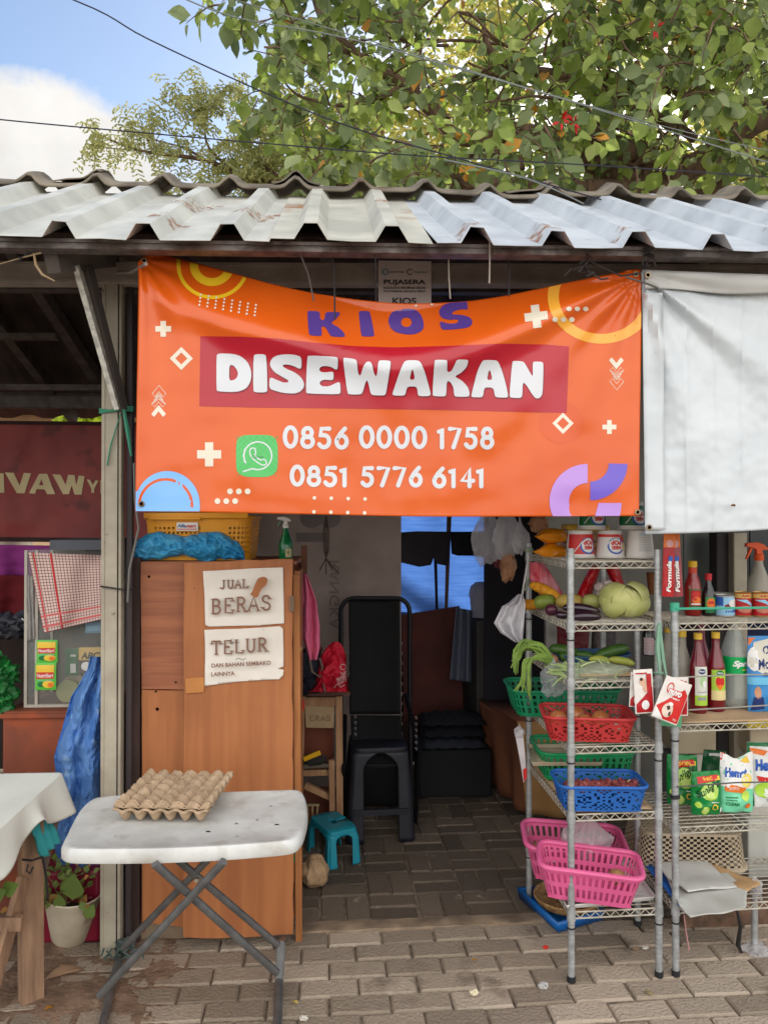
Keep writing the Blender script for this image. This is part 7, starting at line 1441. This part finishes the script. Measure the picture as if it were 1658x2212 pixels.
packet2('green_sachet', 'green sachet peeking out below the tilted soap packet', 1425, 1530, 1470, 1568, 2.6, P('sachet_dull_green', 90,160,120,.35), [], 'sachet', th=.005, roll=.1)
m = MB(); m.tube([at(1421,1350,2.63), at(1419,1400,2.61), at(1424,1455,2.58)], [.006,.009,.004], 6); m.tube([at(1423,1345,2.63), at(1430,1420,2.61), at(1439,1465,2.58)], [.005,.007,.003], 6); m.tube([FR+Vector((.0165*cos(a_), .0165*sin(a_), 1.06)) for a_ in [k*.6 for k in range(11)]], .004, 5, closed=True); single(m, 'green_twine', M_rope if False else P('sage_twine', 120,158,134,.7), 'sage green twine knotted on the post holding the soap packets', 'twine')
# ---- right rack, upper shelf
zA, zB, zC, zD = 1.234, .8825, .52, .238
def tube_pack(label, px, py0, py1, Y, roll, word_, body):
    packet2('toothpaste_pack', label, px-12.5, py0, px+12.5, py1, Y, body, [(rect(-50,78,50,100), Or), (disc(0,84,26,6,12), Pk), (text(word_, -2, 36, 62, 30, rot=0, bold=.04), Wh)] if word_ == '' else [(rect(-50,78,50,100), Or), (disc(2,84,30,6,12), Pk), (disc(8,60,20,5,12), Bl), (([( -b_ , a_) for a_, b_ in text(word_, 32, 2, 50, 40, bold=.04, shear=.2)[0]], text(word_, 32, 2, 50, 40, bold=.04, shear=.2)[1]), Wh)], 'toothpaste', th=.008, roll=roll, prof=lambda q: 1, group='toothpaste packs')
tube_pack('red toothpaste pack with white vertical lettering hanging at the left of the right rack', 1441, 1152, 1288, 2.62, .03, 'Formula', Dr); tube_pack('maroon and silver toothpaste pack hanging right of the red one', 1462, 1152, 1288, 2.64, -.06, 'Formula', P('pack_silver_red', 150,60,66,.3))
def vy(H): return H
sauce = mat('chilli_sauce', C(150,26,20), C(120,18,16), scale=5, rough=.12, coat=.5)
vessel('sauce_bottle', 'red chilli sauce bottle with yellow cap on the upper shelf of the right rack', 1494, 2.86, zA, [(.0,0),(.028,.0),(.031,.006),(.031,.105),(.026,.130),(.016,.158),(.0145,.185)], sauce, [(.0165,.182),(.0165,.205),(.0,.207)], P('cap_yellow', 226,176,20,.4), (.034,.1,[(rect(-42,6,42,94), Dr), (disc(0,72,34,16,16), Rd), (disc(4,38,34,20,14), Or), (rect(-36,12,36,20), Wh), (disc(-10,44,14,8,12), Rd)], Dg, .8))
m = MB(); m.lathe([(.0162,.160),(.0158,.18)], 18, (sx(1494,2.86), 2.86, zA), cap=False); o = m.build('neck_band', P('neck_orange', 206,60,30,.4)); tag(origin(o), 'orange-red neck band on the chilli sauce bottle', 'label'); o.parent = None
for q in [o_ for o_ in COL.objects if o_.name.startswith('sauce_bottle')]:
    o.parent = q; o.location = Vector(o.location)-q.location
    for k_ in ('label', 'category'): del o[k_]
M_dg = mat('dark_glass', C(24,20,20), C(18,14,14), rough=.08, coat=.6)
vessel('soy_bottle', 'small dark soy sauce bottle with red cap and green label on the upper shelf', 1528, 2.85, zA, [(0,0),(.022,0),(.024,.005),(.024,.075),(.018,.1),(.0105,.12),(.0105,.135)], M_dg, [(.0125,.133),(.0125,.158),(0,.16)], P('cap_red', 196,30,40,.4), (.012,.07,[(disc(0,60,40,34,16), Or), (disc(0,66,28,10,12), Rd), (rect(-48,2,48,24), Dg)], P('label_green', 60,150,80,.4), .9))
vessel('milk_can', 'light blue condensed milk can on the upper shelf', 1563, 2.84, zA, [(0,0),(.035,0),(.035,.003),(.0345,.074),(.035,.077),(.033,.078),(.032,.075),(0,.074)], P('can_silver', 190,190,186,.3, metal=.5), None, None, (.004,.072,[(rect(-50,52,-20,100), Bl), (disc(0,50,16,14,12), Mr), (disc(20,66,22,24,14), Wh), (text('milk', 12, 24, 50, 14, bold=.03), Bl)], Lb, 1.5), cat='can', group='tins on the upper shelf')
for k, (px, lab) in enumerate(((1601,'red sardine can with yellow top band, left of the pair on the upper shelf'), (1640,'red sardine can with yellow top band, right of the pair on the upper shelf'))):
    vessel('sardine_can', lab, px, 2.83-.01*k, zA, [(0,0),(.030,0),(.0305,.003),(.030,.086),(.0305,.089),(.028,.09),(.027,.087),(0,.086)], P('can_gold', 190,150,80,.3, metal=.5), None, None, (.004,.087,[(rect(-50,78,50,97), Gd), (text('ABC', 0, 88, 40, 10, bold=.04), Dr), (poly([(-40,70),(0,56),(40,30),(30,50),(0,72)]), Lb), (disc(0,28,34,16,14), P('print_salmon', 196,120,100,.5))], Dr, 1.5), cat='can', group='tins on the upper shelf')
m = MB(); m.lathe([(.0,0),(.055,.0),(.075,.03),(.078,.034)], 30, (sx(1560,3.02), 3.02, zA+.03), cap=False); single(m, 'ribbed_bowl', mat('ribbed_white', C(196,192,180), C(160,156,146), scale=50, rough=.5, stretch=(1,1,6)), 'upturned ribbed white bowl behind the blue can', 'bowl', solid=.002)
M_trw = mat('frosted_plastic', C(196,190,176), C(184,178,164), scale=4, rough=.35, transl=.35)
sb = spraybottle('spray_bottle', 'frosted white spray bottle with orange trigger head at the right of the upper shelf', (sx(1637,2.98), 2.98, zA), 1.19, M_trw, P('spray_orange', 226,84,30,.4), 0, white=True)
m = MB(); m.lathe([(.017,.04),(.021,.0),(.018,.0),(.0,0)], 18, (0,0,0)); 
t = vessel('brown_cup', 'brown plastic cup hanging between the two racks', 1410, 3.0, 1.30, [(.020,0),(.028,.08),(.030,.085)], P('cup_brown', 120,72,40,.5), cat='cup')
# ---- middle shelf
syr = mat('red_syrup', C(120,14,30), C(96,10,26), scale=4, rough=.08, coat=.6); gl = mat('bottle_glass', C(196,190,176), C(186,180,168), rough=.08, alpha=.45); capy = P('cap_gold', 220,180,60,.3)
def syrup(label, px, Y, mt, lab, hh=.292, capc=None): return vessel('syrup_bottle', label, px, Y, zB, [(0,0),(.030,0),(.033,.005),(.033,.14),(.0325,.165),(.026,.195),(.015,.235),(.0135,hh-.02)], mt, [(.0152,hh-.022),(.0152,hh),(0,hh+.001)], capc or capy, lab, group='bottles on the middle shelf')
syrup('red syrup bottle with a pale lime label, left of the pair on the middle shelf', 1505, 2.80, syr, (.03,.172,[(rect(-50,0,50,26), Lg), (disc(8,62,26,14,14), P('print_lime2', 170,206,150,.5)), (disc(18,56,14,9,12), Wh), (disc(0,88,26,7,12), Nv), (text('Marjan', 0, 88, 40, 6, bold=.03), Wh), (rect(-30,34,36,36), Gy), (rect(-30,14,30,22), Gy)], P('label_pale', 214,216,206,.4), .75))
syrup('red syrup bottle with a yellow-green tomato label, right of the pair on the middle shelf', 1543, 2.82, syr, (.044,.156,[(disc(-10,62,16,15,12), Rd), (disc(14,60,18,15,12), Rd), (disc(2,90,24,9,14), Dg), (text('Marjan', 2, 90, 34, 6, bold=.03), Wh), (rect(-50,0,50,32), P('label_cream', 222,206,150,.4)), (poly([(-26,50),(26,50),(0,32)]), Or)], Lg, .9))
syrup('clear bottle with gold cap behind the soap packets on the middle shelf', 1471, 2.86, gl, None); syrup('clear bottle with gold cap between the two racks at the back', 1441, 3.02, gl, None, .285); 
syrup('dark red bottle with pink cap behind the left syrup bottle', 1512, 3.0, P('dark_pink_glass', 120,30,60,.2), None, .33, P('cap_pink', 170,50,90,.4))
vessel('vinegar_bottle', 'dark bottle with pale label and gold cap behind the narrow rack\'s right post', 1400, 3.1, 1.04, [(0,0),(.027,0),(.028,.005),(.028,.09),(.02,.115),(.012,.135),(.012,.16)], M_dg, [(.0135,.158),(.0135,.178),(0,.18)], capy, (.005,.075,[(rect(-50,30+k*18,50,36+k*18), Pk) for k in range(4)], P('label_white2', 206,196,200,.5), 1.2))
pet = mat('clear_pet', C(190,200,196), C(180,190,186), rough=.06, alpha=.38); 
t = vessel('soda_bottle', 'large clear soda bottle with green label and green cap on the middle shelf', 1583, 2.86, zB, [(0,.004),(.026,.0),(.045,.02),(.0475,.04),(.046,.06),(.0475,.08),(.046,.1),(.0475,.125),(.0475,.2),(.042,.235),(.026,.285),(.0145,.31),(.0135,.325)], pet, [(.0165,.318),(.0165,.338),(0,.34)], P('cap_green', 30,150,84,.4), (.135,.198,[(text('Sprite', 12, 56, 64, 46, bold=.05, shear=.3), Wh), (rect(4,20,44,26), Yl)], P('soda_green', 0,164,84,.35), 1.5))
def washbag(label, px0, py0, px1, py1, Y, mt, its, yaw=0, roll=0, top=None, grp='refill pouches', z=None, prof=None, th=.026):
    b0 = at((px0+px1)/2, py1, Y); b0.z = z if z else b0.z; return packet2('refill_pouch', label, px0, py0, px1, py1, Y, mt, its, 'pouch', th=th, yaw=yaw, roll=roll, top=top, base=b0, group=grp, prof=prof or (lambda q: 1-.10*abs(q-.45)))
washbag('blue fabric softener pouch with black lettering at the right of the middle shelf', 1612, 1388, 1690, 1550, 2.80, P('pouch_blue', 60,140,206,.3), [(poly([(-50,60),(-34,92),(20,98),(50,92),(50,50),(-10,50)]), P('pouch_cream', 214,210,196,.4)), (disc(-36,70,16,16,12), Wh), (rect(-50,36,50,46), P('pouch_sky', 110,190,230,.4)), (text('Molto', 4, 64, 58, 14, rot=.05, bold=.03), Nv), (text('PEWANGI', 8, 50, 40, 5, bold=.03), Nv), (ring(-2,82,6,9,14,k=.6), Nv), (disc(-28,26,10,8,12), P('print_skin', 190,140,110,.5)), (poly([(-46,2),(-8,4),(-14,20),(-40,20)]), Nv), (disc(12,20,12,9,12), P('print_skin', 190,140,110,.5)), (poly([(4,2),(30,2),(26,16),(6,16)]), Wh), (rect(30,30,48,44), Bl), (poly([(-50,88),(-30,98),(-50,98)]), Or)], z=zB)
lime_art = [(poly([(-34,88),(38,92),(40,80),(-34,74)]), Rd), (text('5400', 2, 84, 34, 8, rot=.04, bold=.04), Yl), (rect(22,80,44,89), Yl), (disc(4,56,30,20,18), P('print_glow', 190,226,120,.4)), (disc(8,48,22,13,16), Lg), (disc(8,48,17,10,14), P('print_lime3', 206,230,130,.4)), (text('Sunlight', 2, 60, 82, 22, rot=.35, bold=.03, shear=.1), P('print_deep_green', 10,70,30,.4)), (disc(-12,12,15,10,16), Lg), (disc(-12,12,12,8,14), P('print_lime3', 206,230,130,.4)), (rect(8,30,34,31.5), Wh), (ring(18,20,6,10,16,k=.7), Yl), (disc(-34,26,10,7,10), Lg), (disc(40,12,6,7,10), Wh)]
M_sg = P('pouch_green', 10,130,60,.3)
washbag('green dish soap pouch with lime slices, front one of the pair', 1490, 1684, 1557, 1776, 2.76, M_sg, lime_art, z=zC, yaw=.05)
washbag('green dish soap pouch with lime slices half hidden behind the rack post', 1440, 1668, 1504, 1774, 2.86, M_sg, lime_art, z=zC, yaw=-.2)
washbag('dark green pouch back peeking out between the dish soap and the mint pouch', 1508, 1664, 1560, 1760, 2.95, P('pouch_dark_green', 20,90,50,.35), [(rect(-30,88,40,94), Wh)], z=zC, roll=.1)
washbag('mint and white cleaner pouch with orange band and curled top', 1552, 1655, 1626, 1778, 2.78, Mint, [(poly([(-50,46),(50,40),(50,100),(-50,100)]), Wh), (poly([(-50,86),(-30,100),(-50,100)]), Rd), (poly([(-40,38),(10,34),(20,44),(-38,52)]), Or), (text('Hemat', -6, 70, 66, 17, bold=.06, shear=.1), Bl), (disc(24,56,18,12,16), P('print_lemon', 236,214,110,.4)), (disc(18,30,12,9,12), P('print_pear', 190,220,90,.4)), (disc(26,12,9,5,10), Or), (text('CLEAN', -20, 16, 36, 6, bold=.03), Dg), (rect(-38,26,-4,28), Dg), (rect(-38,22,-8,23.5), Dg), (poly([(10,94),(30,98),(38,84),(20,88)]), Yl), (text('aroma', -16, 43, 30, 5), Wh)], z=zC, top=lambda s: 1+.06*cos(s*2*pi)-.02)
washbag('white and green detergent pouch with red band at the right picture edge', 1612, 1634, 1696, 1772, 2.82, P('pouch_white', 226,228,226,.3), [(rect(-50,94,50,100), Dg), (poly([(-50,94),(-44,94),(-36,2),(-50,2)]), Dg), (poly([(-44,92),(0,88),(-10,80),(-42,84)]), Or), (text('Hemat', 4, 66, 72, 18, bold=.06), Bl), (poly([(-30,50),(50,42),(50,34),(-26,42)]), Rd), (text('Higienis', 10, 42, 40, 4), Wh), (disc(-10,28,26,12,14), Lg), (disc(-4,24,12,7,12), Wh), (text('TOTAL', 10, 12, 36, 5), Gy)], z=zC, yaw=-.1)
# ---- bottom shelf and background on the right
def sheetpile(label, pts, z, mt, name='folded_sack', curl=.012, seed=0):
    vs_ = [G(px, py, z) for px, py in pts]; vs, fs = slice2d(poly([(q.x, q.y) for q in vs_]), .02); m = MB(); m.add([(x, y, z+curl*noise.noise(Vector((x*9, y*9, seed)))+.004) for x, y in vs], fs); single(m, name, mt, label, 'sack', solid=.003)
sheetpile('blue folded plastic sack at the bottom of the pile on the lowest right shelf', [(1390,1870),(1425,1866),(1500,1935),(1612,1915),(1600,1940),(1560,1952),(1498,1966),(1470,1964)], .25, P('sack_blue', 40,110,200,.5), seed=1)
sheetpile('cream paper sack sticking out of the pile to the right', [(1480,1866),(1520,1860),(1640,1906),(1638,1914),(1606,1934),(1540,1920)], .262, mat('kraft_paper', C(196,160,116), C(176,140,98), scale=6, rough=.8), seed=2)
sheetpile('grubby white sack hanging over the front edge of the lowest right shelf', [(1440,1900),(1570,1888),(1612,1926),(1610,1962),(1560,1974),(1490,1982),(1466,1958)], .266, mat('grubby_white_sack', C(196,196,190), C(176,174,166), scale=6, rough=.6), seed=3)
sheetpile('large greyish white folded sack on top of the pile', [(1412,1862),(1520,1856),(1590,1918),(1485,1928),(1440,1898)], .278, mat('greyish_white_sack', C(204,204,200), C(184,182,176), scale=6, rough=.6, c3=C(160,150,136), thr=.7), seed=4)
def gch(i, j, nu, nv): return (i+j) % 2 == 0 and 1 <= j <= 12
gcr = basket('storage_crate', 'beige latticed plastic crate upside down behind the sacks', (sx(1478,3.0), 3.02, .40), .42, .26, .14, radians(-4), P('crate_beige', 176,160,136,.6), gch, rot=(pi+.12, 0, radians(-6)), rim=.008, bottom='x', taper=.9); gcr['category'] = 'crate'
def bx(label, px0, py0, px1, py1, Y, d_, mt, name='styrofoam_box', cat='box', bev=.006):
    a_ = at(px0, py0, Y); b_ = at(px1, py1, Y); m = MB(); m.box(((a_.x+b_.x)/2, Y+d_/2, (a_.z+b_.z)/2), (b_.x-a_.x, d_, a_.z-b_.z)); return single(m, name, mt, label, cat, bevel=bev)
M_cb = mat('cream_box', C(190,176,150), C(170,156,132), scale=5, rough=.8); M_wbx = mat('white_box', C(200,196,186), C(180,176,166), scale=5, rough=.7)
bx('cream cardboard box behind the right rack under the bottles', 1462, 1575, 1546, 1628, 3.45, .3, M_cb); bx('white foam box below the cream one behind the pouches', 1500, 1630, 1551, 1790, 3.45, .3, M_wbx); bx('grey board leaning behind the left pouches', 1440, 1628, 1500, 1790, 3.5, .1, P('grey_board2', 120,118,118,.8), 'leaning_board', 'board')
bx('cream box at the far right with a tan seam, upper of the two', 1618, 1572, 1740, 1627, 3.4, .3, M_cb); bx('white foam box at the far right, below the seamed cream box', 1617, 1630, 1740, 1760, 3.42, .3, M_wbx); bx('white steel cabinet standing low at the far right behind the rack', 1614, 1770, 1780, 1920, 3.38, .4, mat('white_cabinet', C(206,206,198), C(190,190,182), scale=3, rough=.5), 'steel_cabinet', 'cabinet')
bx('yellow basin rim showing above the boxes at the far right', 1612, 1552, 1730, 1572, 3.35, .3, P('basin_yellow', 196,170,40,.4), 'yellow_basin', 'basin'); bx('dark square post behind the right rack', 1546, 1150, 1581, 1990, 3.55, .08, P('dark_post', 52,48,50,.7), 'dark_post', 'post'); bx('cream square post behind the right rack, right of the dark one', 1583, 1150, 1616, 1990, 3.5, .08, M_alu, 'cream_post', 'post')
bx('dark teal glass pane at the far right behind the spray bottle', 1617, 1100, 1900, 1345, 3.7, .01, mat('dark_teal_glass', C(40,52,56), C(30,40,44), rough=.2, scale=3), 'window_pane', 'window'); bx('dark navy cloth hanging behind the soda bottle at far right', 1585, 1345, 1900, 1575, 3.72, .02, P('navy_cloth', 24,32,66,.9), 'navy_cloth', 'cloth'); bx('grey-green glass pane behind the sauce bottles', 1474, 1120, 1546, 1330, 3.7, .01, mat('grey_green_glass', C(92,98,94), C(70,76,74), rough=.3, scale=3), 'window_pane', 'window'); bx('dark sheet standing for the shaded void behind the syrup bottles', 1440, 1335, 1585, 1572, 3.74, .01, P('void_dark', 40,28,36,.9), 'dark_void_sheet', 'cloth')  # sheet behind the syrup bottles carries the void's shade in its dark colour
# low brick edge and cord by the right rack
m = MB(); m.box((sx(1660,2.97)+.2, 3.0, .05), (1.1, .08, .12)); single(m, 'low_kerb', mat('crumbling_brick', C(120,92,74), C(84,66,54), scale=14, rough=1, bump=1), 'low crumbling brick edge behind the right rack', 'kerb')
m = MB(); m.tube([at(1590,1965,2.72), at(1598,2000,2.74), at(1592,2040,2.76), at(1602,2060,2.78)], [.004,.007,.009,.003], 6); single(m, 'black_strip', P('black_strip', 40,38,40,.6), 'twisted black plastic strip dangling under the right rack', 'strip'); m = MB(); m.tube([at(1476,1975,2.68), at(1480,2010,2.68), at(1487,2052,2.68)], .003, 5); single(m, 'pink_string', P('pink_string', 190,140,140,.7), 'pale pink string hanging from the lowest right shelf', 'string')
t = T('wrapped_leg', 'grey metal leg wrapped in plastic film under the right rack', 'leg', G(1628,2058)); m = MB(); m.tube([G(1628,2058), at(1628,1900,2.78)], .012, 10); m.build('tube', M_ch, t, world=True); m = MB(); m.blob(G(1634,2050,.015), (.045,.03,.02), .6, 2.5, 3, 3); m.build('plastic_film', M_film, t, world=True); m = MB(); m.blob(at(1632,1920,2.77), (.02,.02,.04), .5, 2.5, 5, 3); m.build('plastic_film', M_film, t, world=True)

def liner(label, corners, z, mt):
    c0 = sum(corners, Vector())/4; q = [c_+(c0-c_)*.06 for c_ in corners]; m = MB(); m.grid(14, 14, lambda s, t: q[0].lerp(q[1], s).lerp(q[3].lerp(q[2], s), t)+Vector((0,0,z+.0045+.003*noise.noise(Vector((s*4, t*4, z)))))); single(m, 'cardboard_liner', mt, label, 'cardboard', 'cardboard shelf liners', solid=.002)
M_kc = mat('corrugated_card', C(196,166,132), C(170,140,108), scale=6, rough=.9, c3=C(150,120,92), thr=.62)
liner('cardboard sheet under the bottles on the middle shelf of the right rack', (gFL, gFR, gBR, gBL), .8745, M_kc); liner('cardboard sheet under the blue and green baskets on the fifth shelf', (FL, FR, BR, BL), .5745, M_kc)
